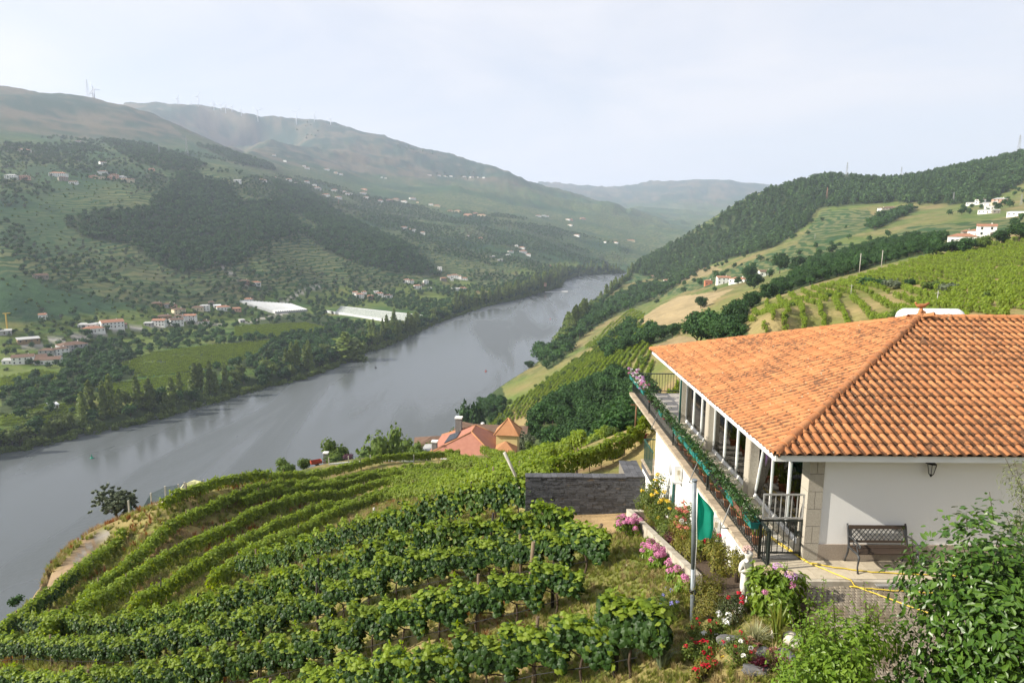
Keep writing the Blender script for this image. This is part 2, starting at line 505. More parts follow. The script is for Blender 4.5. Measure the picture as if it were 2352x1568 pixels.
def copy_tree(root, loc, rz=0.0, scale=1.0, label=None, group=None):
    """A copy of a thing with copies of its parts and their sub-parts."""
    r = root.copy(); COL.objects.link(r)
    r.location = loc; r.rotation_euler = (0, 0, rz)
    r.scale = (scale, scale, scale) if not hasattr(scale, '__len__') else scale
    if label: r['label'] = label
    if group: r['group'] = group
    for ch in root.children:
        c = ch.copy(); COL.objects.link(c); c.parent = r
        for g in ch.children:
            d = g.copy(); COL.objects.link(d); d.parent = c
    return r

ORD = ["first", "second", "third", "fourth", "fifth", "sixth", "seventh", "eighth", "ninth", "tenth", "eleventh", "twelfth",
       "thirteenth", "fourteenth", "fifteenth", "sixteenth", "seventeenth", "eighteenth", "nineteenth", "twentieth",
       "twenty-first", "twenty-second", "twenty-third", "twenty-fourth", "twenty-fifth", "twenty-sixth", "twenty-seventh", "twenty-eighth", "twenty-ninth", "thirtieth"]
def ordinal(i):
    if i < len(ORD): return ORD[i]
    tens = {3: "thirty", 4: "forty", 5: "fifty", 6: "sixty", 7: "seventy", 8: "eighty", 9: "ninety"}
    n = i + 1
    if n < 100:
        return tens[n // 10] + ("-" + ORD[n % 10 - 1] if n % 10 else "") if n % 10 else tens[n // 10][:-1] + "ieth"
    return str(n) + "th"

# ------------------------------------------------------------------ materials
def _bsdf(name, rough=0.8, spec=0.3, metal=0.0):
    m = bpy.data.materials.new(name)
    m.use_nodes = True
    b = m.node_tree.nodes['Principled BSDF']
    b.inputs['Roughness'].default_value = rough
    b.inputs['Specular IOR Level'].default_value = spec
    b.inputs['Metallic'].default_value = metal
    return m, m.node_tree, b

def mat(name, c, c2=None, scale=6.0, rough=0.8, spec=0.3, metal=0.0, bump=0.0, bscale=None, per_obj=0.0, detail=5.0, stretch=None, c3=None, s3=1.0, t3=(0.55, 0.7)):
    """Procedural paint / stone / plant stuff: two colours mixed by noise, an optional third in patches, relief, per-object tint."""
    m, nt, b = _bsdf(name, rough, spec, metal)
    L = nt.links.new
    tc = nt.nodes.new('ShaderNodeTexCoord')
    vec = tc.outputs['Object']
    if stretch is not None:
        mp = nt.nodes.new('ShaderNodeMapping'); mp.inputs['Scale'].default_value = stretch
        L(vec, mp.inputs['Vector']); vec = mp.outputs['Vector']
    out = None
    if c2 is not None:
        n = nt.nodes.new('ShaderNodeTexNoise'); n.inputs['Scale'].default_value = scale; n.inputs['Detail'].default_value = detail
        L(vec, n.inputs['Vector'])
        r = nt.nodes.new('ShaderNodeValToRGB')
        r.color_ramp.elements[0].position = 0.35; r.color_ramp.elements[0].color = (*c, 1)
        r.color_ramp.elements[1].position = 0.65; r.color_ramp.elements[1].color = (*c2, 1)
        L(n.outputs['Fac'], r.inputs['Fac']); out = r.outputs['Color']
    else:
        rgb = nt.nodes.new('ShaderNodeRGB'); rgb.outputs[0].default_value = (*c, 1); out = rgb.outputs[0]
    if c3 is not None:
        n3 = nt.nodes.new('ShaderNodeTexNoise'); n3.inputs['Scale'].default_value = s3; n3.inputs['Detail'].default_value = 8
        L(vec, n3.inputs['Vector'])
        mr = nt.nodes.new('ShaderNodeMapRange'); mr.inputs['From Min'].default_value = t3[0]; mr.inputs['From Max'].default_value = t3[1]
        L(n3.outputs['Fac'], mr.inputs['Value'])
        mx = nt.nodes.new('ShaderNodeMix'); mx.data_type = 'RGBA'
        L(mr.outputs['Result'], mx.inputs['Factor']); L(out, mx.inputs['A']); mx.inputs['B'].default_value = (*c3, 1)
        out = mx.outputs['Result']
    if per_obj:
        oi = nt.nodes.new('ShaderNodeObjectInfo')
        mr = nt.nodes.new('ShaderNodeMapRange'); mr.inputs['To Min'].default_value = 1 - per_obj; mr.inputs['To Max'].default_value = 1 + per_obj
        L(oi.outputs['Random'], mr.inputs['Value'])
        hs = nt.nodes.new('ShaderNodeHueSaturation'); L(mr.outputs['Result'], hs.inputs['Value']); L(out, hs.inputs['Color'])
        out = hs.outputs['Color']
    L(out, b.inputs['Base Color'])
    if bump:
        n2 = nt.nodes.new('ShaderNodeTexNoise'); n2.inputs['Scale'].default_value = bscale or scale * 4; n2.inputs['Detail'].default_value = 4
        L(vec, n2.inputs['Vector'])
        bp = nt.nodes.new('ShaderNodeBump'); bp.inputs['Strength'].default_value = bump; bp.inputs['Distance'].default_value = 0.02
        L(n2.outputs['Fac'], bp.inputs['Height']); L(bp.outputs['Normal'], b.inputs['Normal'])
    return m

def leafmat(name, dark, light, trans=0.35, rough=0.45, spec=0.35, per_obj=0.12, sub=1.6, yellow=None):
    """Leaf: per-leaf colour variation by position noise and random per island, light shining through."""
    m = bpy.data.materials.new(name); m.use_nodes = True
    nt = m.node_tree; L = nt.links.new
    b = nt.nodes['Principled BSDF']; out = nt.nodes['Material Output']
    b.inputs['Roughness'].default_value = rough; b.inputs['Specular IOR Level'].default_value = spec
    g = nt.nodes.new('ShaderNodeNewGeometry')
    r = nt.nodes.new('ShaderNodeValToRGB')
    r.color_ramp.elements[0].position = 0.0; r.color_ramp.elements[0].color = (*dark, 1)
    r.color_ramp.elements[1].position = 1.0; r.color_ramp.elements[1].color = (*light, 1)
    if yellow:
        e = r.color_ramp.elements.new(0.97); e.color = (*yellow, 1)
        e2 = r.color_ramp.elements.new(0.93); e2.color = (*light, 1)
        r.color_ramp.elements[-1].color = (*yellow, 1)
    L(g.outputs['Random Per Island'], r.inputs['Fac'])
    oi = nt.nodes.new('ShaderNodeObjectInfo')
    mr = nt.nodes.new('ShaderNodeMapRange'); mr.inputs['To Min'].default_value = 1 - per_obj; mr.inputs['To Max'].default_value = 1 + per_obj
    L(oi.outputs['Random'], mr.inputs['Value'])
    hs = nt.nodes.new('ShaderNodeHueSaturation'); L(mr.outputs['Result'], hs.inputs['Value']); L(r.outputs['Color'], hs.inputs['Color'])
    L(hs.outputs['Color'], b.inputs['Base Color'])
    tr = nt.nodes.new('ShaderNodeBsdfTranslucent')
    hs2 = nt.nodes.new('ShaderNodeHueSaturation'); hs2.inputs['Hue'].default_value = 0.485; hs2.inputs['Saturation'].default_value = 1.1; hs2.inputs['Value'].default_value = sub
    L(hs.outputs['Color'], hs2.inputs['Color']); L(hs2.outputs['Color'], tr.inputs['Color'])
    mx = nt.nodes.new('ShaderNodeMixShader'); mx.inputs['Fac'].default_value = trans
    L(b.outputs['BSDF'], mx.inputs[1]); L(tr.outputs['BSDF'], mx.inputs[2]); L(mx.outputs['Shader'], out.inputs['Surface'])
    return m

# leaf outlines (x across, y along, z out of the leaf), as fans
def _fan(outline, lift=0.12):
    V = [(0, 0.42, lift)] + [(x, y, -abs(x) * 0.18) for x, y in outline]
    F = [(0, i, i + 1) for i in range(1, len(outline))] + [(0, len(outline), 1)]
    return np.array(V, float), np.array(F)
LEAF_GRAPE = _fan([(0, .04), (-.28, -.10), (-.52, .16), (-.43, .38), (-.48, .68), (-.25, .76), (0, .98), (.25, .76), (.48, .68), (.43, .38), (.52, .16), (.28, -.10)])
LEAF_OVAL = (np.array([(0, 0, 0), (-.22, .3, .07), (-.2, .62, .06), (0, 1, -.05), (.2, .62, .06), (.22, .3, .07), (0, .45, -.02)], float),
             np.array([(6, 0, 5), (6, 5, 4), (6, 4, 3), (6, 3, 2), (6, 2, 1), (6, 1, 0)]))
LEAF_QUAD = (np.array([(0, 0, 0), (-.42, .5, .12), (0, 1, 0), (.42, .5, .12)], float), np.array([(0, 1, 2), (0, 2, 3)]))
LEAF_PENT = (np.array([(0, 0, 0), (-.45, .25, .05), (-.35, .8, -.05), (.1, 1, .06), (.5, .55, -.08), (.35, .05, .06)], float), np.array([(0, 1, 2), (0, 2, 3), (0, 3, 4), (0, 4, 5)]))
LEAF_STRAP = (np.array([(-.03, 0, 0), (.03, 0, 0), (-.035, .4, .22), (.035, .4, .22), (-.025, .75, .20), (.025, .75, .20), (0, 1, .05)], float),
              np.array([(0, 1, 3), (0, 3, 2), (2, 3, 5), (2, 5, 4), (4, 5, 6)]))

def _unit(a):
    return a / np.maximum(np.linalg.norm(a, axis=1, keepdims=True), 1e-9)

def leaves_np(C, N, size, tmpl, rng, droop=0.5, jitter=0.6):
    """Leaf meshes at points C facing N: returns vertices and triangles."""
    n = len(C)
    N = _unit(np.asarray(N, float) + rng.normal(0, jitter, (n, 3)))
    T = rng.normal(0, 1, (n, 3)); T[:, 2] -= droop * 2
    T = _unit(T - N * np.sum(T * N, axis=1, keepdims=True))
    B = np.cross(N, T)
    size = np.broadcast_to(np.asarray(size, float), (n,))
    tv, tf = tmpl
    V = C[:, None] + size[:, None, None] * (tv[None, :, 0, None] * B[:, None] + tv[None, :, 1, None] * T[:, None] + tv[None, :, 2, None] * N[:, None])
    F = tf[None] + (np.arange(n) * len(tv))[:, None, None]
    return V.reshape(-1, 3), F.reshape(-1, 3)

def ellipsoid_pts(n, c, r, rng, shell=0.55):
    d = _unit(rng.normal(0, 1, (n, 3)))
    k = shell + (1 - shell) * rng.random((n, 1)) ** 0.6
    return np.asarray(c) + d * k * np.asarray(r), d

# ------------------------------------------------------------------ ground cover
FOREST = [
 # (polygon in the 2352 frame, spacing m, kind, height m)
 ([(330,480),(420,395),(520,420),(560,470),(640,455),(690,520),(760,530),(860,545),(960,580),(1010,635),(880,622),(770,590),(690,535),(600,570),(560,605),(420,632),(345,600),(290,560),(190,545),(140,510),(230,480)], 9.5, 'broad', 9),
 ([(380,280),(520,338),(600,360),(640,395),(560,380),(460,340)], 14, 'broad', 12),
 ([(230,320),(330,330),(480,380),(420,400),(300,370)], 14, 'broad', 10),
 ([(640,460),(700,430),(760,480),(860,530),(960,575),(880,580),(760,540)], 10, 'broad', 10),
 ([(620,410),(700,430),(720,460),(640,440)], 13, 'broad', 10),
 ([(1440,622),(1500,590),(1560,556),(1640,510),(1700,470),(1760,443),(1830,424),(1900,410),(2000,418),(2100,411),(2200,388),(2352,356),(2352,420),(2260,470),(2160,470),(2060,465),(1880,478),(1850,520),(1780,568),(1640,605),(1560,650),(1500,640)], 9.0, 'pine', 11),
 ([(1990,520),(2040,490),(2110,480),(2060,505),(2010,530)], 8, 'broad', 9),
 ([(1640,800),(1660,745),(1700,715),(1760,690),(1800,655),(1880,605),(2000,565),(2090,550),(2170,550),(2150,578),(2050,602),(1960,628),(1900,643),(1820,668),(1745,695),(1700,730),(1720,770),(1690,795)], 6.0, 'broad', 6.0),
 ([(1205,990),(1260,935),(1330,905),(1400,880),(1480,880),(1490,960),(1500,1010),(1460,1040),(1330,1040),(1240,1040)], 5.0, 'broad', 6.5),
 ([(1330,700),(1400,690),(1470,655),(1560,655),(1500,690),(1420,720),(1340,770),(1290,830),(1260,850),(1240,835),(1300,760)], 11, 'broad', 9),
 ([(1380,800),(1440,745),(1475,742),(1480,758),(1560,765),(1530,785),(1460,800),(1380,830)], 8, 'broad', 6),
 ([(1030,960),(1090,920),(1150,935),(1165,965),(1090,985)], 6, 'broad', 7),
 ([(350,830),(500,790),(640,765),(760,760),(830,770),(800,800),(700,850),(560,850),(430,870)], 10, 'broad', 7),
 ([(170,760),(300,800),(340,850),(230,900),(100,930),(0,960),(0,900),(150,860)], 11, 'broad', 7),
 ([(850,760),(1010,700),(1180,668),(1250,650),(1240,675),(1110,705),(1000,742),(880,790)], 9, 'broad', 8),
 ([(640,700),(820,745),(900,760),(840,780),(700,765),(560,745)], 13, 'broad', 6),
]
BELT = 22.0     # riverside wood, width in metres
VINES_FAR = [
 ([(425,625),(520,605),(640,545),(690,545),(770,600),(800,640),(760,670),(640,665),(560,650)], 1.0),
 ([(900,565),(980,580),(1100,605),(1210,640),(1220,655),(1120,655),(1030,640),(985,590)], 0.9),
 ([(790,590),(860,620),(930,650),(870,670),(800,640)], 0.7),
 ([(270,520),(310,520),(330,570),(280,565)], 1.0),
 ([(1830,560),(1890,485),(1990,480),(2010,500),(1990,530),(1900,560)], 0.9),
 ([(2010,560),(2090,520),(2352,500),(2352,545),(2200,545)], 0.9),
 ([(1480,690),(1650,625),(1830,560),(1960,560),(1900,600),(1700,640),(1600,665)], 0.9),
 ([(280,585),(420,640),(560,660),(620,700),(480,710),(240,690),(200,620)], 0.6),
]
BARE = [([(1460,740),(1510,705),(1560,680),(1650,670),(1690,660),(1640,690),(1590,735),(1520,750)], (0.40,0.30,0.17)),
        ([(1490,800),(1560,770),(1600,775),(1590,800)], (0.33,0.24,0.13)),
        ([(1540,650),(1570,625),(1640,610),(1660,620),(1600,640)], (0.30,0.23,0.12))]

def land_cover():
    X, Y, Z, R = GX.ravel(), GY.ravel(), GZ.ravel(), GR.ravel()
    px, py = project(X, Y, Z)
    front = Y > 0.5
    n = len(X)
    col = np.zeros((n, 3)); vine = np.zeros(n)
    n1 = fbm(X / 160, Y / 160, 31, 4); n2 = fbm(X / 45, Y / 45, 41, 4); n3 = fbm(X / 9, Y / 9, 51, 3)
    def mix(a, b, t):
        t = np.clip(t, 0, 1)[:, None]
        return np.asarray(a) * (1 - t) + np.asarray(b) * t
    scrub = mix((.018, .048, .022), (.036, .080, .030), .5 + n2 * 1.4)
    terr = mix((.032, .082, .028), (.105, .092, .050), .22 + n2 * 1.4)
    col[:] = mix(scrub, terr, (.5 + n1 * 2.2)[:])
    vine[:] = np.clip(.62 + n1 * 1.6, 0, 1) * (R > 450) * (Z < 260)
    # open moor on the tops
    moor = mix((.022, .050, .032), (.105, .092, .060), .36 + n1 * 1.6 + n2 * 1.4)
    t = np.clip((Z - 190 + n1 * 120) / 120, 0, 1)
    col = col * (1 - t[:, None]) + moor * t[:, None]
    vine *= 1 - t
    # flood plain fields on the left bank
    sd = river_sd(X, Y)
    plain = (Z < RIVER_Z + 32) & (sd > 0) & (R > 350) & (px < 1330)
    field = mix((.050, .100, .018), (.115, .155, .028), .5 + fbm(X / 70, Y / 70, 61, 2) * 2.0)
    field = mix(field, (.22, .17, .06), np.clip(fbm(X / 55, Y / 55, 71, 3) * 3 - .9, 0, 1))
    col[plain] = field[plain]; vine[plain] = 0.35
    # right side slopes: brighter terraces
    right = (X > -60) & (R > 100) & (R < 1200) & (sd > 0) & (px > 1000)
    rt = mix((.105, .145, .035), (.24, .18, .085), .38 + n2 * 1.4)
    col[right] = rt[right]; vine[right] = 0.35 * (R[right] > 450)
    # dry bright terraces by the house
    tb = front & in_poly(px, py, [(1690, 730), (1780, 680), (1950, 640), (2100, 595), (2360, 540), (2360, 760), (1700, 800)]) & (R < 420)
    rt2 = mix((.14, .145, .04), (.30, .225, .11), .55 + n3 * 1.0 + n2 * .8)
    col[tb] = rt2[tb]; vine[tb] = 0.0
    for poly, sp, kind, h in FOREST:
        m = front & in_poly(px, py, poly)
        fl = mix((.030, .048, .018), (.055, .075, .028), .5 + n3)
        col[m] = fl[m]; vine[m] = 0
    for poly, w in VINES_FAR:
        m = front & in_poly(px, py, poly) & (R > 450)
        vc = mix((.050, .090, .03), (.11, .10, .05), .35 + n2 * 1.2)
        col[m] = vc[m]; vine[m] = w
    for poly, c in BARE:
        m = front & in_poly(px, py, poly) & (R > 200)
        col[m] = mix(c, np.asarray(c) * 0.78, .5 + n3)[m]; vine[m] = 0.25
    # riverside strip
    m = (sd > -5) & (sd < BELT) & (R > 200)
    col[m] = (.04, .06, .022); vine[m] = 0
    # near slope: mown grass, dry grass, bare soil
    near = R < 108
    g = mix((.115, .145, .034), (.27, .21, .09), .44 + n3 * .9 + fbm(X / 2.2, Y / 2.2, 77, 4) * 1.0)
    g = mix(g, (.24, .15, .085), np.clip(fbm(X / 3.5, Y / 3.5, 87, 4) * 3 - .7, 0, 1))
    w = np.clip((118 - R) / 15, 0, 1)[:, None]
    keep = (px > 1330) & (R > 60)
    col = np.where(keep[:, None], col, col * (1 - w) + g * w)
    vine = np.where(R < 118, 0, vine)
    soil = front & (R < 60) & in_poly(px, py, [(1270, 1180), (1460, 1178), (1448, 1235), (1415, 1240), (1340, 1252), (1330, 1215)])
    col[soil] = mix((.42, .30, .165), (.33, .23, .12), .5 + n3)[soil]
    # track between the rows and the river, gravel ruts
    for poly, c in (([(60, 1395), (90, 1350), (190, 1245), (240, 1222), (262, 1222), (215, 1260), (150, 1325), (75, 1400)], (.36, .26, .16)),
                    ([(165, 1290), (215, 1238), (250, 1218), (262, 1222), (200, 1262), (178, 1295)], (.34, .31, .27)),
                    ([(100, 1460), (300, 1260), (420, 1175), (480, 1150), (470, 1175), (330, 1300), (150, 1470), (20, 1530)], (.25, .17, .095))):
        m = front & (R < 130) & in_poly(px, py, poly)
        col[m] = mix(c, np.asarray(c) * .75, .5 + n3 * 1.5)[m]
    # the far road on the flood plain
    for line, wd in (([(0, 806), (60, 797), (180, 773), (300, 755), (440, 740), (560, 742), (660, 717)], 4.0), ([(640, 700), (700, 668), (740, 655)], 3.0), ([(490, 600), (560, 652), (575, 665)], 2.5)):
        P = [spot(*q)[:2] for q in line]
        m = seg_dist(X, Y, P, False) < wd
        col[m & (R > 300)] = (.30, .28, .25); vine[m & (R > 300)] = 0
    # under the water
    col[sd < -4] = (.05, .05, .035)
    return np.clip(col, .015, .6), vine

_colr, _vine = land_cover()

def ground_material():
    m, nt, b = _bsdf('ground', 0.95, 0.1)
    L = nt.links.new; N = nt.nodes.new
    at = N('ShaderNodeAttribute'); at.attribute_name = 'cover'
    av = N('ShaderNodeAttribute'); av.attribute_name = 'terraces'
    g = N('ShaderNodeNewGeometry')
    sp = N('ShaderNodeSeparateXYZ'); L(g.outputs['Position'], sp.inputs['Vector'])
    cd = N('ShaderNodeVectorMath'); cd.operation = 'LENGTH'; L(g.outputs['Position'], cd.inputs[0])
    def noise(scale, detail=4, rough=.6):
        n = N('ShaderNodeTexNoise'); n.inputs['Scale'].default_value = scale; n.inputs['Detail'].default_value = detail; n.inputs['Roughness'].default_value = rough
        L(g.outputs['Position'], n.inputs['Vector']); return n
    def math_(op, a, bb=None, c=None):
        n = N('ShaderNodeMath'); n.operation = op
        for i, v in enumerate((a, bb, c)):
            if v is None: continue
            if hasattr(v, 'is_output') or hasattr(v, 'links'): L(v, n.inputs[i])
            else: n.inputs[i].default_value = v
        return n.outputs[0]
    wob = noise(0.012, 3); fine = noise(0.55, 5, .7); vfine = noise(7.0, 4, .7); mid = noise(0.09, 4, .65)
    # planted terraces follow the level lines
    zz = math_('ADD', sp.outputs['Z'], math_('MULTIPLY', wob.outputs['Fac'], 26.0))
    st = math_('SINE', math_('MULTIPLY', zz, 2 * math.pi / 4.2))
    st = math_('ADD', st, math_('MULTIPLY_ADD', mid.outputs['Fac'], 2.4, -1.2))
    sr = N('ShaderNodeMapRange'); sr.interpolation_type = 'SMOOTHSTEP'
    sr.inputs['From Min'].default_value = -0.35; sr.inputs['From Max'].default_value = 0.45
    L(st, sr.inputs['Value'])
    row = N('ShaderNodeMix'); row.data_type = 'RGBA'
    row.inputs['A'].default_value = (.022, .062, .020, 1)
    row.inputs['B'].default_value = (.125, .135, .055, 1)
    L(sr.outputs['Result'], row.inputs['Factor'])
    mx = N('ShaderNodeMix'); mx.data_type = 'RGBA'
    L(math_('MULTIPLY', av.outputs['Fac'], 0.85), mx.inputs['Factor']); L(at.outputs['Color'], mx.inputs['A']); L(row.outputs['Result'], mx.inputs['B'])
    # grain
    v1 = N('ShaderNodeMapRange'); v1.inputs['To Min'].default_value = .1; v1.inputs['To Max'].default_value = 1.9
    L(math_('ADD', math_('MULTIPLY', fine.outputs['Fac'], .5), math_('MULTIPLY', math_('ADD', vfine.outputs['Fac'], mid.outputs['Fac']), .25)), v1.inputs['Value'])
    hs = N('ShaderNodeHueSaturation'); L(v1.outputs['Result'], hs.inputs['Value']); L(mx.outputs['Result'], hs.inputs['Color'])
    L(hs.outputs['Color'], b.inputs['Base Color'])
    bp = N('ShaderNodeBump'); bp.inputs['Strength'].default_value = .8; bp.inputs['Distance'].default_value = .08
    L(vfine.outputs['Fac'], bp.inputs['Height'])
    bp2 = N('ShaderNodeBump'); bp2.inputs['Strength'].default_value = .9; bp2.inputs['Distance'].default_value = 2.2
    L(mid.outputs['Fac'], bp2.inputs['Height']); L(bp.outputs['Normal'], bp2.inputs['Normal'])
    L(bp2.outputs['Normal'], b.inputs['Normal'])
    return m
M_GROUND = ground_material()

_na, _nr = GX.shape
_V = np.stack([GX.ravel(), GY.ravel(), GZ.ravel()], 1)
_ia, _ir = np.meshgrid(np.arange(_na - 1), np.arange(_nr - 1), indexing='ij')
_q = (_ia * _nr + _ir).ravel()
_Q = np.stack([_q, _q + 1, _q + _nr + 1, _q + _nr], 1)[:, ::-1]
_apex = len(_V)
_cap = np.stack([np.full(_na - 1, _apex), np.arange(_na - 1) * _nr, (np.arange(_na - 1) + 1) * _nr], 1)[:, ::-1]
_V = np.vstack([_V, [[0, 0, float(GZ[:, 0].mean())]]])
# the plot the house stands in is open below its floor: drop the ground there a little
_in = (_V[:, 0] > 5.45) & (_V[:, 0] < 24) & (_V[:, 1] > 13.2) & (_V[:, 1] < 29)
_V[_in, 2] = np.minimum(_V[_in, 2], -0.6)
gm = mesh_np('ground', _V, [_Q, _cap], [M_GROUND], smooth=True)
_ca = gm.attributes.new('cover', 'FLOAT_COLOR', 'POINT')
_c4 = np.ones((len(_V), 4), np.float32); _c4[:-1, :3] = _colr; _c4[-1, :3] = _colr[0]
_ca.data.foreach_set('color', _c4.ravel())
_va = gm.attributes.new('terraces', 'FLOAT', 'POINT')
_va.data.foreach_set('value', np.concatenate([_vine, [0]]).astype(np.float32))
tag(obj('ground', gm), 'steep valley ground with terraced hillsides and a grassy near slope', 'ground', kind='structure')

# ------------------------------------------------------------------ river
def water_material():
    m, nt, b = _bsdf('river_water', 0.06, 0.5)
    L = nt.links.new; N = nt.nodes.new
    b.inputs['Base Color'].default_value = (.085, .095, .098, 1)
    b.inputs['IOR'].default_value = 1.33
    g = N('ShaderNodeNewGeometry')
    mp = N('ShaderNodeMapping'); mp.inputs['Rotation'].default_value = (0, 0, math.radians(28)); mp.inputs['Scale'].default_value = (1.0, .16, 1)
    L(g.outputs['Position'], mp.inputs['Vector'])
    big = N('ShaderNodeTexNoise'); big.inputs['Scale'].default_value = .022; big.inputs['Detail'].default_value = 4; big.inputs['Distortion'].default_value = .8
    L(mp.outputs['Vector'], big.inputs['Vector'])
    rr = N('ShaderNodeMapRange'); rr.interpolation_type = 'SMOOTHSTEP'
    rr.inputs['From Min'].default_value = .42; rr.inputs['From Max'].default_value = .60; rr.inputs['To Min'].default_value = .18; rr.inputs['To Max'].default_value = .42
    L(big.outputs['Fac'], rr.inputs['Value']); L(rr.outputs['Result'], b.inputs['Roughness'])
    w = N('ShaderNodeTexNoise'); w.inputs['Scale'].default_value = .45; w.inputs['Detail'].default_value = 5
    L(g.outputs['Position'], w.inputs['Vector'])
    st = N('ShaderNodeMapRange'); st.inputs['From Min'].default_value = .40; st.inputs['From Max'].default_value = .62; st.inputs['To Min'].default_value = .10; st.inputs['To Max'].default_value = .65
    L(big.outputs['Fac'], st.inputs['Value'])
    bp = N('ShaderNodeBump'); bp.inputs['Distance'].default_value = .25
    L(st.outputs['Result'], bp.inputs['Strength']); L(w.outputs['Fac'], bp.inputs['Height']); L(bp.outputs['Normal'], b.inputs['Normal'])
    return m
_mb = MB()
_mb.add([(-900, -400, RIVER_Z), (500, -400, RIVER_Z), (700, 2600, RIVER_Z), (-900, 2600, RIVER_Z)], [(0, 1, 2, 3)])
tag(_mb.build('river', water_material()), 'calm grey green river winding through the valley', 'river', kind='structure')

# ------------------------------------------------------------------ materials of the house
M_WALL = mat('white_render', (.80, .79, .775), (.785, .775, .76), scale=.8, rough=.9, spec=.15, bump=.08, bscale=40)
M_WALL_STAIN = mat('stained_white_render', (.80, .79, .76), (.74, .73, .69), scale=.9, rough=.92, spec=.1, bump=.1, bscale=30, c3=(.36, .34, .30), s3=2.2, t3=(.56, .74), stretch=(2.2, 2.2, .22))
M_WHITE = mat('white_paint', (.80, .80, .79), (.75, .75, .74), scale=2, rough=.45, spec=.4)
M_ALU = mat('white_aluminium', (.82, .82, .82), rough=.35, spec=.5)
M_GRANITE = mat('granite', (.47, .43, .36), (.30, .27, .225), scale=55, rough=.75, spec=.25, detail=3, c3=(.60, .56, .49), s3=80, t3=(.6, .68), bump=.05)
M_GRANITE2 = mat('brown_granite', (.37, .31, .255), (.25, .21, .175), scale=60, rough=.55, spec=.3, detail=3, c3=(.46, .38, .31), s3=90, t3=(.6, .68))
M_JOINT = mat('mortar', (.16, .145, .12), (.22, .20, .17), scale=20, rough=.95)
M_IRON = mat('black_painted_iron', (.014, .020, .019), (.022, .028, .026), scale=9, rough=.38, spec=.5)
M_GALV = mat('galvanised_steel', (.42, .42, .42), (.50, .50, .50), scale=12, rough=.45, spec=.5, metal=.5, c3=(.26, .12, .05), s3=5, t3=(.64, .72))
M_POLE = mat('grey_galvanised_pole', (.15, .175, .195), (.20, .225, .245), scale=7, rough=.5, spec=.5, metal=.3)
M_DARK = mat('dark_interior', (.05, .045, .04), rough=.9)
M_PURPLE = mat('purple_curtain', (.075, .035, .10), (.05, .024, .07), scale=9, rough=.9)
M_GREENC = mat('dark_green_curtain', (.030, .075, .075), (.022, .055, .055), scale=9, rough=.9)
M_CREAM = mat('cream_curtain', (.46, .41, .30), (.38, .34, .25), scale=5, rough=.9)
M_PAVE = mat('pale_paving', (.47, .41, .31), (.40, .345, .26), scale=7, rough=.8, spec=.2, per_obj=.09, c3=(.27, .215, .14), s3=2.3, t3=(.55, .75), bump=.04)
M_PAVE2 = mat('terrace_paving', (.40, .37, .33), (.32, .295, .265), scale=5, rough=.8, spec=.2, per_obj=.10, c3=(.25, .22, .19), s3=2, t3=(.58, .75))
M_COPE = mat('coping_stone', (.42, .34, .25), (.30, .24, .17), scale=9, rough=.85, per_obj=.18, c3=(.60, .55, .47), s3=3, t3=(.56, .7))
M_SLATE = mat('slate', (.075, .078, .088), (.045, .047, .055), scale=7, rough=.6, spec=.4, per_obj=.35, stretch=(1, 1, 3.5), c3=(.16, .12, .075), s3=1.7, t3=(.62, .76), bump=.5, bscale=24)
M_SLATE_TOP = mat('slate_slab', (.11, .11, .12), (.075, .077, .085), scale=5, rough=.6, spec=.35, per_obj=.3, c3=(.24, .19, .12), s3=.9, t3=(.62, .7), bump=.2)
M_CONC = mat('weathered_concrete', (.46, .42, .35), (.33, .29, .23), scale=3, rough=.95, c3=(.16, .13, .10), s3=3, t3=(.60, .75), stretch=(1, 1, .5), bump=.2)
M_LANT = mat('black_lantern_metal', (.012, .012, .012), rough=.4)
M_FROST = mat('frosted_glass', (.55, .54, .50), rough=.3, spec=.5)
M_TEAL = mat('teal_plastic', (.02, .20, .18), (.015, .16, .15), scale=4, rough=.5, per_obj=.12)
M_BLACKP = mat('black_plastic', (.02, .02, .022), rough=.5)
M_BROWNP = mat('brown_plastic', (.20, .095, .065), (.16, .075, .05), scale=5, rough=.6)
M_TERRA = mat('terracotta_pot', (.42, .165, .085), (.34, .13, .07), scale=6, rough=.8, per_obj=.12)
M_PIPE = mat('dark_green_pipe', (.02, .075, .065), rough=.5)
M_HOSE = mat('yellow_hose', (.62, .47, .06), (.55, .41, .05), scale=8, rough=.45)
M_SOIL = mat('dark_soil', (.06, .04, .028), (.10, .07, .045), scale=20, rough=1.0)

def glass_material():
    m = bpy.data.materials.new('window_glass'); m.use_nodes = True
    nt = m.node_tree; nt.nodes.clear(); L = nt.links.new
    o = nt.nodes.new('ShaderNodeOutputMaterial'); mx = nt.nodes.new('ShaderNodeMixShader')
    t = nt.nodes.new('ShaderNodeBsdfTransparent'); t.inputs['Color'].default_value = (.80, .84, .83, 1)
    g = nt.nodes.new('ShaderNodeBsdfGlossy'); g.inputs['Roughness'].default_value = .015
    f = nt.nodes.new('ShaderNodeFresnel'); f.inputs['IOR'].default_value = 1.75
    L(f.outputs['Fac'], mx.inputs['Fac']); L(t.outputs['BSDF'], mx.inputs[1]); L(g.outputs['BSDF'], mx.inputs[2]); L(mx.outputs['Shader'], o.inputs['Surface'])
    return m
M_GLASS = glass_material()

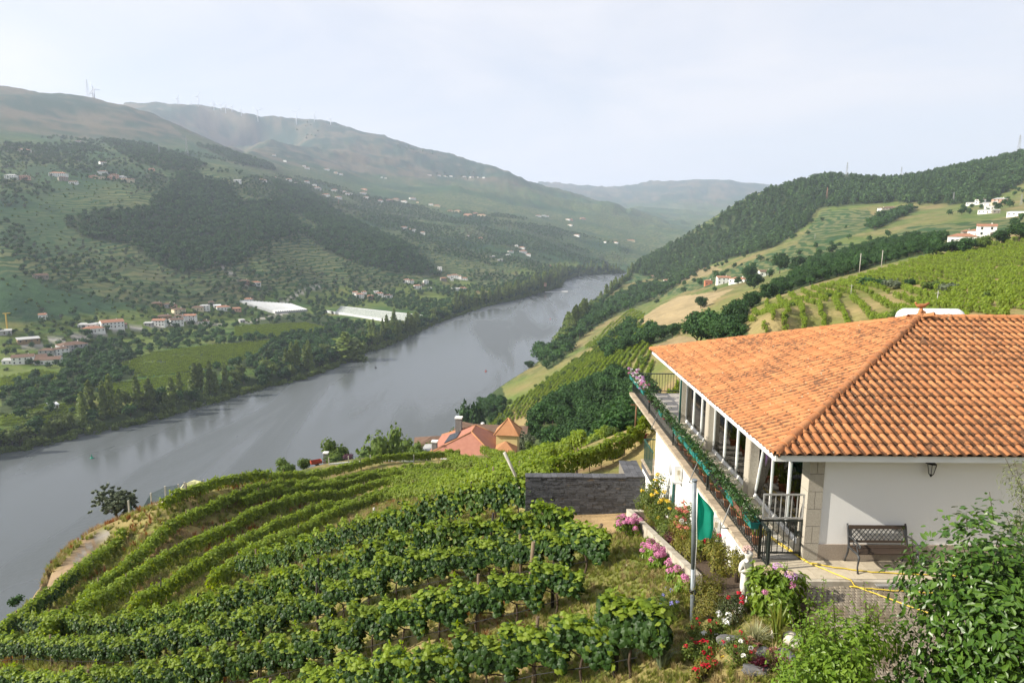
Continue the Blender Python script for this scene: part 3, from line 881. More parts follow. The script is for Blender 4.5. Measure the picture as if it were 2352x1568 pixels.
def tile_material():
    m, nt, b = _bsdf('terracotta_roof_tile', .82, .2)
    L = nt.links.new; N = nt.nodes.new
    g = N('ShaderNodeNewGeometry'); oi = N('ShaderNodeObjectInfo')
    add = N('ShaderNodeMath'); add.operation = 'ADD'; L(g.outputs['Random Per Island'], add.inputs[0]); L(oi.outputs['Random'], add.inputs[1])
    fr = N('ShaderNodeMath'); fr.operation = 'FRACT'; L(add.outputs[0], fr.inputs[0])
    r = N('ShaderNodeValToRGB')
    r.color_ramp.elements[0].color = (.36, .148, .062, 1); r.color_ramp.elements[1].color = (.45, .20, .085, 1)
    e = r.color_ramp.elements.new(.5); e.color = (.41, .173, .072, 1)
    L(fr.outputs[0], r.inputs['Fac'])
    def noise(s, d, ro=.6):
        n = N('ShaderNodeTexNoise'); n.inputs['Scale'].default_value = s; n.inputs['Detail'].default_value = d; n.inputs['Roughness'].default_value = ro
        L(g.outputs['Position'], n.inputs['Vector']); return n
    big = noise(.55, 3); fine = noise(9.0, 5, .7); vf = noise(38, 3)
    s = N('ShaderNodeMath'); s.operation = 'MULTIPLY_ADD'; L(big.outputs['Fac'], s.inputs[0]); s.inputs[1].default_value = .55
    L(fine.outputs['Fac'], s.inputs[2])
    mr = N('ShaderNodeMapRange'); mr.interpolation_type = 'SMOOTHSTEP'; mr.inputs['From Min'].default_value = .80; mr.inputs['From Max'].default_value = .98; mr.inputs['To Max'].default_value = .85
    va = N('ShaderNodeAttribute'); va.attribute_name = 'valley'  # darker valleys: moss, plus the shadow of the gaps put into the colour
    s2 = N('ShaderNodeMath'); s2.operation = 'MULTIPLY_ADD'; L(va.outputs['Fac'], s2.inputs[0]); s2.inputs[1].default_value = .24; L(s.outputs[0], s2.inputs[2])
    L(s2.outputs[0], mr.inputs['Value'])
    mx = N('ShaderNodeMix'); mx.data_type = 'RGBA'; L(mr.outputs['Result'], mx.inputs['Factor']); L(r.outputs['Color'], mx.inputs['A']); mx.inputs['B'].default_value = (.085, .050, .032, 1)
    # pale lichen
    vo = N('ShaderNodeTexVoronoi'); vo.inputs['Scale'].default_value = 7.0; L(g.outputs['Position'], vo.inputs['Vector'])
    mp = N('ShaderNodeMapRange'); mp.inputs['From Min'].default_value = .17; mp.inputs['From Max'].default_value = .11; L(vo.outputs['Distance'], mp.inputs['Value'])
    gate = N('ShaderNodeMapRange'); gate.inputs['From Min'].default_value = .62; gate.inputs['From Max'].default_value = .68
    gs = N('ShaderNodeSeparateColor'); L(vo.outputs['Color'], gs.inputs['Color']); L(gs.outputs['Red'], gate.inputs['Value'])
    ml = N('ShaderNodeMath'); ml.operation = 'MULTIPLY'; L(mp.outputs['Result'], ml.inputs[0]); L(gate.outputs['Result'], ml.inputs[1])
    ml2 = N('ShaderNodeMath'); ml2.operation = 'MULTIPLY'; L(ml.outputs[0], ml2.inputs[0]); L(vf.outputs['Fac'], ml2.inputs[1])
    mx2 = N('ShaderNodeMix'); mx2.data_type = 'RGBA'; L(ml2.outputs[0], mx2.inputs['Factor']); L(mx.outputs['Result'], mx2.inputs['A']); mx2.inputs['B'].default_value = (.44, .43, .31, 1)
    L(mx2.outputs['Result'], b.inputs['Base Color'])
    bp = N('ShaderNodeBump'); bp.inputs['Strength'].default_value = .25; bp.inputs['Distance'].default_value = .01
    L(vf.outputs['Fac'], bp.inputs['Height']); L(bp.outputs['Normal'], b.inputs['Normal'])
    return m
M_TILE = tile_material()
M_TILE_UNDER = mat('dark_tile_bed', (.10, .055, .035), (.05, .04, .03), scale=6, rough=.95)
M_MOSS = mat('mossy_mortar', (.07, .065, .05), (.13, .11, .08), scale=14, rough=.95, c3=(.38, .37, .28), s3=9, t3=(.60, .68), bump=.5)

# ------------------------------------------------------------------ the white house
HO = (10.0, 19.6, 0.0)
house = empty('house', HO, 'white house with orange clay tile hip roof and long glazed terrace', 'house')
EX, EY0, EY1, EZ = 5.48, 13.42, 25.80, 2.56        # eaves: west line, south and north lines, height
HALF = (EY1 - EY0) / 2
AX, AY, AZ = EX + HALF + .22, EY0 + HALF, 4.66            # apex of the hip end
XE = 22.0                                           # far east end of the ridge side
SL = (AZ - EZ - .04) / HALF
KX = (AX - EX) / HALF                                # plan slant of the hips
SLW = (AZ - EZ - .04) / (AX - EX)
def part(mb, name, m, parent=None):
    """A part of the house drawn in world metres."""
    return mb.build(name, m, parent or house, origin=HO)

w = MB()
w.box(6.797, XE - .6, 14.02, 14.22, .36, 2.47)                      # south wall
w.box(6.9, XE - .6, 25.0, 25.2, -.3, 2.47); w.box(XE - .8, XE - .6, 14.22, 25.0, -.3, 2.47)
part(w, 'wall', M_WALL)
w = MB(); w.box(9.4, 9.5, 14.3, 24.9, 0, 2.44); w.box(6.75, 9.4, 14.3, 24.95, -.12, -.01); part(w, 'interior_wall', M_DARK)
w = MB(); w.box(6.815, XE - .6, 13.985, 14.02, 0, .36); part(w, 'plinth', M_GRANITE2)
# lower storey and the retaining wall under the terrace
w = MB(); w.box(5.5, 5.75, 13.2, 24.4, -5.6, -.13); w.box(5.75, 9, 24.2, 24.4, -5.6, -.13)
part(w, 'lower_wall', M_WALL_STAIN)
w = MB(); w.box(5.40, 9.2, 13.15, 29.5, -.13, -.012)
part(w, 'terrace_slab', M_CONC)
# south-west corner pillar of granite blocks
core = MB(); core.box(6.515, 6.795, 14.015, 14.34, 0, 2.46)
pil = part(core, 'corner_pillar', M_JOINT)
zb = [0, .385, .78, 1.175, 1.57, 1.97, 2.45]
for i in range(6):
    z0, z1 = zb[i] + .006, zb[i + 1] - .006
    if i % 2 == 0:
        b = MB(); b.box(6.49, 6.812, 13.985, 14.35, z0, z1); part(b, 'stone', M_GRANITE, pil)
    else:
        for x0, x1 in ((6.49, 6.645), (6.657, 6.812)):
            b = MB(); b.box(x0, x1, 13.985, 14.35, z0, z1); part(b, 'stone', M_GRANITE, pil)
for y0, y1 in ((17.52, 17.92), (21.33, 21.74), (24.81, 25.2)):
    b = MB(); b.box(6.50, 6.74, y0, y1, 0, 2.46); b.box(6.488, 6.50, y0 + .03, y1 - .03, .02, 2.45); part(b, 'pillar', M_GRANITE)
# eaves box
e = MB()
e.box(EX + .03, XE, EY0 + .03, EY0 + .16, 2.43, EZ); e.box(EX + .03, XE, EY1 - .16, EY1 - .03, 2.43, EZ)
e.box(EX + .03, EX + .16, EY0 + .16, EY1 - .16, 2.43, EZ)
e.box(EX + .16, XE, EY0 + .16, EY1 - .16, 2.475, 2.50)
part(e, 'eaves', M_WHITE)
# windows of the west front
def sash(y0, y1, parent, tilt=0.0, curtain=None):
    f = MB(); g = MB()
    z0, z1, t = .09, 2.36, .034
    M = Matrix.Identity(4)
    if tilt:
        M = Matrix.Translation((6.70, 0, z0)) @ Matrix.Rotation(tilt, 4, 'Y') @ Matrix.Translation((-6.70, 0, -z0))
    for a in ((y0, y0 + t, z0, z1), (y1 - t, y1, z0, z1), (y0 + t, y1 - t, z0, z0 + t * 1.3), (y0 + t, y1 - t, z1 - t, z1)):
        f.box(6.655, 6.715, a[0], a[1], a[2], a[3], M)
    g.box(6.68, 6.69, y0 + t, y1 - t, z0 + t * 1.3, z1 - t, M)
    fr = part(f, 'sash', M_ALU, parent)
    return part(g, 'pane', M_GLASS, parent)
for (y0, y1, cm, tilt_i) in ((14.36, 17.51, M_PURPLE, 2), (17.93, 21.32, M_GREENC, -1), (21.75, 24.80, M_CREAM, -1)):
    f = MB()
    f.box(6.64, 6.74, y0, y1, .012, .088)
    win = part(f, 'window', M_ALU)
    f = MB(); f.box(6.64, 6.74, y0, y1, 2.362, 2.465); part(f, 'head_frame', M_ALU, win)
    n = 3
    for k in range(n):
        a = y0 + (y1 - y0) * k / n; b_ = y0 + (y1 - y0) * (k + 1) / n
        sash(a + .004, b_ - .004, win, math.radians(6.5) if k == tilt_i else 0)
    s = MB(); s.box(6.44, 6.64, y0, y1, -.008, .03); part(s, 'sill', M_CONC, win)
    c = MB()
    ny = 70
    for half in range(2):
        u0, u1 = (.01, .47) if half == 0 else (.53, .99)
        if cm is M_PURPLE: u0, u1 = (.02, .50) if half == 0 else (.50, .98)
        V = []; F = []
        for i in range(ny + 1):
            yy = y0 + (y1 - y0) * (u0 + (u1 - u0) * i / ny)
            xx = 6.84 + .035 * math.sin(i * 1.15) + .02 * math.sin(i * .37 + 2)
            V += [(xx, yy, .05), (xx + .01, yy, 2.4)]
        for i in range(ny):
            F.append((2 * i, 2 * i + 2, 2 * i + 3, 2 * i + 1))
        c.add(V, F, True)
    part(c, 'curtain', cm, win)
# downpipes
p = MB(); p.tube([(6.42, 24.70, 0), (6.42, 24.70, 2.42)], .04, 8); part(p, 'downpipe', M_PIPE); p = MB(); p.tube([(5.44, 21.25, -5), (5.44, 21.25, -.75), (5.49, 21.25, -.6)], .045, 8)
part(p, 'downpipe', M_PIPE)

# terrace floor: slabs laid in rows, coping stones along the outer edge
def paving(x0, x1, y0, y1, sx, sy, z, m, name, parent, gap=.008, rng=RNG, maxn=400):
    meshes = {}
    ys = np.arange(y0, y1 - .02, sy)
    for j, yy in enumerate(ys):
        xs = np.arange(x0, x1 - .02, sx)
        for xx in xs:
            a, b_ = min(sx, x1 - xx) - gap, min(sy, y1 - yy) - gap
            key = (round(a, 3), round(b_, 3))
            if key not in meshes:
                q = MB(); q.box(0, a, 0, b_, -.02, 0); meshes[key] = q.mesh(name, m)
            obj(name, meshes[key], parent, (xx - HO[0], yy - HO[1], z + rng.normal(0, .0008)))
terr = MB(); terr.box(5.42, 6.9, 13.2, 29.45, -.010, -.006); terr.box(6.9, 9.1, 25.25, 29.45, -.010, -.006); terr.box(6.9, 13.5, 13.17, 13.97, -.010, -.006)
tf = part(terr, 'terrace_floor', M_JOINT)
paving(5.62, 6.44, 14.05, 25.2, .41, .62, .0, M_PAVE2, 'paving_slab', tf)
paving(5.62, 8.8, 25.2, 29.3, .64, .64, .0, M_PAVE2, 'paving_slab', tf)
paving(5.62, 13.4, 13.17, 13.98, .42, .405, .0, M_PAVE, 'paving_slab', tf)
_cope = {}
yy = 13.17
while yy < 29.45:
    L_ = float(RNG.choice([.22, .27, .32]))
    if L_ not in _cope:
        q = MB(); q.box(0, .215, 0, L_ - .012, -.075, .0); _cope[L_] = q.mesh('coping_stone', M_COPE)
    obj('coping_stone', _cope[L_], tf, (5.38 - HO[0] + RNG.normal(0, .003), yy - HO[1], .012 + RNG.normal(0, .002)))
    yy += L_
e = MB(); e.box(5.6, 13.5, 13.06, 13.165, -.16, -.008); part(e, 'patio_edge', M_CONC)

# ------------------------------------------------------------------ roof
deck = MB()
P = lambda x, y: (x, y, EZ + .01 + SL * min((x - EX) / KX, y - EY0, EY1 - y))
deck.add([P(EX, EY0), P(XE, EY0), P(XE, AY), P(AX, AY), P(EX, EY1), P(XE, EY1)], [(0, 1, 2, 3), (0, 3, 4), (4, 3, 2, 5)])
roof = part(deck, 'roof', M_TILE_UNDER)
TW, TE = .205, .372
def tile_mesh(simple=False):
    prof = [(0, .012)]
    for k in range(0, 7):
        a = math.pi * k / 6
        prof.append((.066 - .060 * math.cos(a) , .010 + .052 * math.sin(a)))
    prof += [(.15, .002), (.19, .000), (.212, .010)]
    V = []; F = []
    n = len(prof)
    for t, lift in ((0, .026), (.43, .0)):
        for x, z in prof: V.append((x, t, z + lift))
    for x, z in prof: V.append((x, .004, z + .026 - .014))
    for i in range(n - 1):
        F.append((i, i + 1, n + i + 1, n + i)); F.append((2 * n + i, 2 * n + i + 1, i + 1, i))
    return V, F
TV, TF = tile_mesh()
tq = MB(); tq.add(TV, TF, True)
TILE_ME = tq.mesh('roof_tile', M_TILE)
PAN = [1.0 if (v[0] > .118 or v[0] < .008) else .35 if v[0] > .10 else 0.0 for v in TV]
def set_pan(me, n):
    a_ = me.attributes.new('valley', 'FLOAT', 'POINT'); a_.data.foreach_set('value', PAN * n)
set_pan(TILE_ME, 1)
th = math.atan(SL); thw = math.atan(SLW)
RX = Matrix.Rotation(th, 4, 'X'); RW = Matrix.Rotation(thw, 4, 'X')
# hip planes: a tile that crosses one is cut along it
HIP_S = (Vector((EX, EY0, 0)), Vector((1.0, -KX, 0)).normalized())          # keep the south slope's side
HIP_WS = (Vector((EX, EY0, 0)), Vector((-1.0, KX, 0)).normalized())         # keep the west slope's side
HIP_WN = (Vector((EX, EY1, 0)), Vector((-1.0, -KX, 0)).normalized())
spots = []
def lay(M, cuts):
    M = M @ Matrix.Translation((RNG.normal(0, .003), RNG.normal(0, .006), RNG.normal(0, .002))) @ Matrix.Rotation(RNG.normal(0, .010), 4, 'Z') @ Matrix.Rotation(RNG.normal(0, .008), 4, 'Y')
    use = []
    for pnt, nrm in cuts:
        d_ = [(M @ Vector((x, y, .02)) - pnt).dot(nrm) for x in (0, .21) for y in (0, .43)]
        if max(d_) < .02: return
        if min(d_) < -.01: use.append((pnt, nrm))
    spots.append((M, use))
rows = int(HALF / (TE * math.cos(th))) + 1
for j in range(rows):
    d = j * TE * math.cos(th) - .05
    z = EZ + .028 + SL * d
    x = EX - .2
    while x < 18.5:
        if d < HALF - .1: lay(Matrix.Translation((x, EY0 + d, z)) @ RX, (HIP_S,))
        x += TW
    dw = j * TE * math.cos(thw) - .05
    z = EZ + .028 + SLW * dw
    y = EY1 + .2
    while y > EY0 - .1:
        lay(Matrix.Translation((EX + dw, y, z)) @ Matrix.Rotation(-math.pi / 2, 4, 'Z') @ RW, (HIP_WS, HIP_WN))
        y -= TW
def cut_tile(M, cuts):
    bm = bmesh.new(); bm.from_mesh(TILE_ME)
    Mi = M.inverted()
    for pnt, nrm in cuts:
        bmesh.ops.bisect_plane(bm, geom=bm.verts[:] + bm.edges[:] + bm.faces[:], plane_co=Mi @ pnt, plane_no=(Mi.to_3x3() @ nrm).normalized(), clear_inner=True)
    me = bpy.data.meshes.new('roof_tile'); bm.to_mesh(me); bm.free(); me.materials.append(M_TILE); me.polygons.foreach_set('use_smooth', [True] * len(me.polygons))
    return me if len(me.polygons) else None
jit = [s for s in spots]
cp = Vector((0, 0, CAM_Z))
def _vis(M):
    X, Y = project(M.translation.x, M.translation.y, M.translation.z)
    return -10 < X < 2362
jit.sort(key=lambda s: (0 if _vis(s[0]) else 1, (s[0].translation - cp).length))
inv = Matrix.Translation((-HO[0], -HO[1], -HO[2]))
rest = MB(); pan_all = []; n_own = 0
for M, cuts in jit:
    me = cut_tile(M, cuts) if cuts else TILE_ME
    if me is None: continue
    if n_own < 300:
        o = obj('roof_tile', me, roof); o.matrix_local = inv @ M; n_own += 1
    else:
        MM = inv @ M
        if cuts:
            vs = [v.co for v in me.vertices]; fs = [tuple(p_.vertices) for p_ in me.polygons]
            pan_all += [d_.value for d_ in me.attributes['valley'].data] if 'valley' in me.attributes else [0.0] * len(vs)
        else:
            vs = [Vector(v) for v in TV]; fs = TF; pan_all += PAN
        rest.add([MM @ v for v in vs], fs, True)
o = rest.build('roof_tiles', M_TILE, roof); o['kind'] = 'stuff'
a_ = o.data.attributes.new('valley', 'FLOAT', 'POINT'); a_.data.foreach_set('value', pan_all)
# ridge and hip caps on a bed of mortar
def cap_mesh():
    V = []; F = []; n = 9
    for t, r in ((0, .112), (.03, .118), (.05, .108), (.46, .092)):
        for k in range(n):
            a = math.pi * (k / (n - 1)) * 1.1 - .05 * math.pi
            V.append((r * math.cos(a), t, r * .82 * math.sin(a)))
    for i in range(3):
        for k in range(n - 1):
            F.append((i * n + k, i * n + k + 1, (i + 1) * n + k + 1, (i + 1) * n + k))
    q = MB(); q.add(V, [f[::-1] for f in F], True)
    q.add([V[k] for k in range(n)] + [(V[k][0] * .86, .002, V[k][2] * .86) for k in range(n)], [(k, k + 1, n + k + 1, n + k) for k in range(n - 1)])
    return q.mesh('ridge_tile', M_TILE)
CAP = cap_mesh()
def caps(a, b, flip=False):
    a = Vector(a); b = Vector(b); d = b - a; L_ = d.length; d.normalize()
    n = int(L_ / .39)
    s = d.cross(Vector((0, 0, 1))).normalized(); u = s.cross(d)
    for i in range(n + 1):
        p_ = a + d * min(i * L_ / n, L_ - .05)
        M = Matrix((( -s.x * -1, d.x, u.x, p_.x), (-s.y * -1, d.y, u.y, p_.y), (-s.z * -1, d.z, u.z, p_.z), (0, 0, 0, 1)))
        o = obj('ridge_tile', CAP, roof); o.matrix_local = inv @ M @ Matrix.Rotation(RNG.normal(0, .02), 4, 'Z')
    q = MB(); q.tube([a - Vector((0, 0, .06)) + d * .1, b - Vector((0, 0, .06))], .085, 8)
    part(q, 'mortar_bed', M_MOSS, roof)
K = EZ + .045
caps((EX - .02, EY0 - .02, K), (AX, AY, AZ + .03)); caps((EX - .02, EY1 + .02, K), (AX, AY, AZ + .03)); caps((XE, AY, AZ + .03), (AX + .1, AY, AZ + .03))
f = MB()
f.lathe([(.09, -.05), (.10, .05), (.06, .10), (.075, .14), (.05, .2), (.028, .26), (.05, .30)], (AX + .05, AY, AZ + .05), 12)
f.tube([(AX - .12, AY, AZ + .40), (AX - .05, AY, AZ + .36), (AX + .05, AY, AZ + .35), (AX + .15, AY, AZ + .37), (AX + .26, AY, AZ + .44)], [.025, .055, .07, .05, .03], 8)
f.tube([(AX - .13, AY, AZ + .42), (AX - .12, AY, AZ + .46)], [.04, .025], 8)
part(f, 'finial', M_TILE, roof)

# ------------------------------------------------------------------ railing and gate
rl = empty('terrace_railing', (5.54, 21.5, 0), 'long black iron railing along the outer edge of the terrace', 'railing')
RO = (5.54, 21.5, 0)
t = MB(); t.box(5.515, 5.565, 13.50, 29.50, .845, .885); t.box(5.565, 9.1, 29.45, 29.50, .845, .885); t.build('top_rail', M_IRON, rl, RO)
t = MB(); t.box(5.525, 5.555, 13.50, 29.50, .075, .105); t.box(5.565, 9.1, 29.46, 29.49, .075, .105); t.build('bottom_rail', M_IRON, rl, RO)
q = MB(); q.box(-.008, .008, -.008, .008, .0, .74); BAL = q.mesh('baluster', M_IRON)
ys = np.arange(13.62, 29.4, .112)
for y in ys: obj('baluster', BAL, rl, (0, y - 21.5, .105))
for x in np.arange(5.69, 9.0, .125): obj('baluster', BAL, rl, (x - 5.54, 29.475 - 21.5, .105))
for y in (13.52, 14.03, 18.0, 22.0, 26.0, 29.47):
    q = MB(); q.box(5.515, 5.565, y - .025, y + .025, .0, .885); q.build('post', M_IRON, rl, RO)
for y in (15.6, 18.6, 23.9):
    q = MB(); q.bar((5.53, y + .3, .60), (5.20, y, .0), .022); q.bar((5.20, y, .0), (5.42, y, -.02), .022); q.build('brace', M_IRON, rl, RO)
ga = empty('garden_gate', (6.0, 14.12, 0), 'black iron gate with a bare grey metal panel fixed on top', 'gate')
GO = (6.0, 14.12, 0)
q = MB()
for a, b_ in (((5.60, .10), (6.46, .10)), ((5.60, .85), (6.46, .85))): q.box(a[0], b_[0], 14.105, 14.135, a[1] - .018, a[1] + .018)
q.box(5.582, 5.60, 14.10, 14.14, .06, .87); q.box(6.46, 6.488, 14.10, 14.14, .0, .87)
q.build('gate_frame', M_IRON, ga, GO)
for x in np.linspace(5.60, 6.46, 8)[1:-1]:
    q = MB(); q.box(x - .008, x + .008, 14.112, 14.128, .12, .83); q.build('gate_bar', M_IRON, ga, GO)
q = MB(); q.box(6.34, 6.46, 14.09, 14.105, .50, .62); q.tube([(6.38, 14.08, .56), (6.38, 14.03, .56), (6.43, 14.03, .56)], .009, 6); q.build('lock', M_IRON, ga, GO)
q = MB()
q.box(5.59, 6.49, 14.105, 14.135, 1.43, 1.465); q.box(5.59, 6.49, 14.105, 14.135, .89, .925); q.box(5.59, 5.62, 14.105, 14.135, .925, 1.43); q.box(6.46, 6.49, 14.105, 14.135, .925, 1.43)
up = q.build('upper_panel', M_GALV, ga, GO)
for x in np.linspace(5.62, 6.46, 8)[1:-1]:
    q = MB(); q.box(x - .010, x + .010, 14.112, 14.128, .925, 1.43); q.build('panel_bar', M_GALV, up, GO)

# ------------------------------------------------------------------ wall lantern
la = empty('wall_lantern', (9.03, 13.98, 2.2), 'small black lantern lamp hanging on the white south wall', 'lantern')
q = MB(); q.box(-.05, .05, .0, .04, .02, .16); q.tube([(0, .0, .12), (0, -.09, .17), (0, -.11, .13)], .012, 6)
q.lathe([(.10, .06), (.03, .115), (.015, .15)], (0, -.11, -.01), 6, False)
q.lathe([(.035, -.20), (.05, -.17), (.012, -.24)][::-1], (0, -.11, .01), 6, False)
for k in range(6):
    a = 2 * math.pi * k / 6
    q.bar((.095 * math.cos(a), -.11 + .095 * math.sin(a), .05), (.05 * math.cos(a), -.11 + .05 * math.sin(a), -.17), .010)
q.build('lantern_frame', M_LANT, la)
q = MB(); q.lathe([(.045, -.165), (.085, .045)], (0, -.11, 0), 6, False); q.build('lantern_glass', M_FROST, la)

# ------------------------------------------------------------------ air conditioners on the lower wall
for i, (y, z, lab) in enumerate(((20.8, -.44, 'white air conditioner unit on brackets high on the lower wall beside the drainpipe'), (16.9, -.40, 'white air conditioner unit half hidden behind the green flag'))):
    r = empty('air_conditioner', (5.38, y, z), lab, 'air conditioner', 'air conditioners on the lower wall')
    q = MB(); q.box(-.15, .10, -.38, .38, -.27, .27); q.build('case', M_WHITE, r)
    q = MB(); q.lathe([(.19, 0), (.19, .012), (.05, .02)], (0, 0, 0), 14)
    o = q.build('fan_grille', mat('grey_grille', (.35, .35, .35), rough=.5) if i == 0 else bpy.data.materials['grey_grille'], r); o.rotation_euler = (0, -math.pi / 2, 0); o.location = (-.151, .08, 0)
    q = MB(); q.box(-.16, .12, -.40, -.36, -.31, -.27); q.box(-.16, .12, .36, .40, -.31, -.27); q.build('bracket', M_GALV, r)
    q = MB(); q.box(-.06, .02, -.415, -.38, .0, .14); q.tube([(-.02, -.41, 0), (0, -.46, -.14), (.08, -.44, -.2), (.11, -.40, -.1)], .012, 6); q.build('pipe_cover', M_CREAM, r)

# ------------------------------------------------------------------ gas tank behind the roof
gt = empty('gas_tank', (20.7, 33.2, 2.0), 'long white gas tank lying behind the ridge of the orange roof', 'gas tank')
q = MB()
prof = [(.02, -1.62), (.28, -1.58), (.48, -1.46), (.56, -1.30), (.56, 1.30), (.48, 1.46), (.28, 1.58), (.02, 1.62)]
q.lathe(prof, (0, 0, 0), 24)
M_TANK = mat('white_tank_paint', (.80, .81, .82), (.76, .77, .78), scale=3, rough=.4, c3=(.10, .10, .10), s3=3.2, t3=(.60, .72), stretch=(2, 2, .8))
o = q.build('tank', M_TANK, gt); o.rotation_euler = (0, math.pi / 2, 0); o.location = (0, 0, .88)
q = MB()
for x in (-.9, .9): q.box(x - .08, x + .08, -.4, .4, -.6, .40)
q.build('saddle', M_CONC, gt)

# ------------------------------------------------------------------ flag pole and flag
fp = empty('flag_pole', (4.09, 13.75, -1.6), 'plain grey metal pole standing in the flower bed with the flag tied on', 'pole')
q = MB(); q.tube([(0, 0, 0), (-.06, 0, 1.5)], .055, 12); q.tube([(-.06, 0, 1.5), (-.135, 0, 3.48)], .050, 12); q.tube([(-.135, 0, 3.48), (-.135, 0, 3.52)], .06, 12)
q.build('shaft', M_POLE, fp)
q = MB(); q.tube([(-.06, 0, .95), (-.064, 0, 1.02)], .062, 12); q.build('clamp', M_BLACKP, fp)
q = MB(); q.tube([(-.09, -.01, 3.36), (-.085, -.06, 3.0), (-.03, -.055, 2.2), (-.04, -.06, 1.1)], .006, 5); q.build('cord', M_WHITE, fp)
M_FLAG = leafmat('green_flag_cloth', (.022, .30, .21), (.022, .30, .21), trans=.5, rough=.8, spec=.1, per_obj=0, sub=1.3)
V = []; F = []
nu, nv = 16, 22
for j in range(nv + 1):
    v = j / nv
    zz = 1.72 - v * 1.10
    wid = .05 + .33 * min(1, v * 2.6) ** .8 * (1 - .15 * max(0, v - .7) / .3) + .012 * math.sin(v * 9)
    for i in range(nu + 1):
        u = i / nu
        V.append((4.02 + .03 * v + wid * u, 13.70 + .10 * math.sin(u * 5.0 + v * 2.2) * u + .06 * math.sin(u * 9 - v * 3) * u, zz - .16 * u * (1 - v) - .03 * math.sin(u * 7) * v))
for j in range(nv):
    for i in range(nu):
        a = j * (nu + 1) + i
        F.append((a, a + 1, a + nu + 2, a + nu + 1))
q = MB(); q.add(V, F, True)
fl = q.build('flag', M_FLAG)
tag(fl, 'plain sea green cloth flag hanging limp from the grey pole', 'flag')

# ------------------------------------------------------------------ garden bench
be = empty('garden_bench', (8.03, 13.62, 0.0), 'dark slatted park bench with lattice back and iron sides on the patio', 'bench')
M_BENCHW = mat('dark_stained_wood', (.040, .028, .022), (.065, .045, .032), scale=4, rough=.55, stretch=(.3, 6, 6))
M_CAST = mat('cast_iron', (.030, .032, .034), (.045, .047, .05), scale=12, rough=.5, spec=.5)
W2 = .61
for k in range(6):
    y = -.20 + k * .068
    q = MB(); q.box(-W2, W2, y, y + .052, .40 + .004 * abs(k - 2.5), .425 + .004 * abs(k - 2.5)); q.build('seat_slat', M_BENCHW, be)
ta = math.radians(14)
MBK = Matrix.Translation((0, .22, .44)) @ Matrix.Rotation(-ta, 4, 'X')
q = MB(); q.box(-W2, W2, -.014, .014, .33, .41, MBK); q.build('back_rail', M_BENCHW, be)
q = MB(); q.box(-W2, W2, -.014, .014, .04, .09, MBK); q.build('back_rail', M_BENCHW, be)
q = MB()
q.box(-W2, -W2 + .05, -.012, .012, .09, .33, MBK); q.box(W2 - .05, W2, -.012, .012, .09, .33, MBK)
for k in range(-5, 17):
    x0 = -W2 + .05 + k * .098
    for s in (1, -1):
        a = [x0, .09]; b_ = [x0 + .24 * .9, .33]
        if s < 0: a, b_ = [x0, .33], [x0 + .24 * .9, .09]
        lo, hi = -W2 + .05, W2 - .05
        if b_[0] < lo or a[0] > hi: continue
        if a[0] < lo: tt = (lo - a[0]) / (b_[0] - a[0]); a = [lo, a[1] + tt * (b_[1] - a[1])]
        if b_[0] > hi: tt = (hi - a[0]) / (b_[0] - a[0]); b_ = [hi, a[1] + tt * (b_[1] - a[1])]
        q.bar(MBK @ Vector((a[0], .004 * s, a[1])), MBK @ Vector((b_[0], .004 * s, b_[1])), .018, .012)
q.build('lattice', M_CAST, be)
for s in (-1, 1):
    x = s * (W2 + .02)
    q = MB()
    q.tube([(x, .36, .86), (x, .33, .80), (x, .27, .60), (x, .22, .42), (x, .24, .25), (x, .30, .10), (x, .34, .0)], [.018, .022, .022, .026, .022, .018, .024], 8)
    q.tube([(x, .22, .40), (x, .0, .385), (x, -.16, .40), (x, -.23, .36), (x, -.22, .25), (x, -.20, .12), (x, -.25, .0)], [.024, .022, .024, .026, .02, .016, .024], 8)
    q.tube([(x, .25, .62), (x, .12, .64), (x, -.04, .63), (x, -.17, .60), (x, -.23, .63), (x, -.26, .59), (x, -.22, .56), (x, -.19, .58)], [.018, .02, .02, .02, .018, .018, .016, .012], 8)
    q.tube([(x, -.16, .60), (x, -.10, .54), (x, -.16, .47), (x, -.20, .41)], .014, 8)
    q.tube([(x, .0, .62), (x, .05, .55), (x, .0, .50), (x, -.04, .54), (x, .0, .56)], .011, 6)
    q.build('side_frame', M_CAST, be)

# ------------------------------------------------------------------ cobbled yard, drain, hoses
cob = MB()
x0, x1, y0, y1 = 5.9, 12.2, 9.4, 13.02
def yard_z(x, y): return -.10 + max(0, (11.2 - y)) * .05
nrow = 0; y = y0
while y < y1:
    x = x0 + (nrow % 2) * .055
    while x < x1:
        h = RNG.normal(0, .004); a = .104 + RNG.normal(0, .004); b_ = .100 + RNG.normal(0, .003)
        zt = yard_z(x, y) + h
        i_ = .014
        V = [(x, y, zt - .03), (x + a, y, zt - .03), (x + a, y + b_, zt - .03), (x, y + b_, zt - .03), (x + i_, y + i_, zt), (x + a - i_, y + i_, zt), (x + a - i_, y + b_ - i_, zt), (x + i_, y + b_ - i_, zt)]
        cob.add(V, [(4, 5, 6, 7), (0, 1, 5, 4), (1, 2, 6, 5), (2, 3, 7, 6), (3, 0, 4, 7)])
        x += .112
    y += .108; nrow += 1
M_COB = mat('grey_brown_cobble', (.25, .215, .165), (.18, .155, .12), scale=9, rough=.85, c3=(.12, .09, .055), s3=1.6, t3=(.52, .68), bump=.3)
o = cob.build('cobbles', M_COB); tag(o, 'small grey brown cobble stones paving the sloping yard below the patio', 'cobbles', kind='stuff')
q = MB(); V = []; F = []
nx_ = 24; ny_ = 20
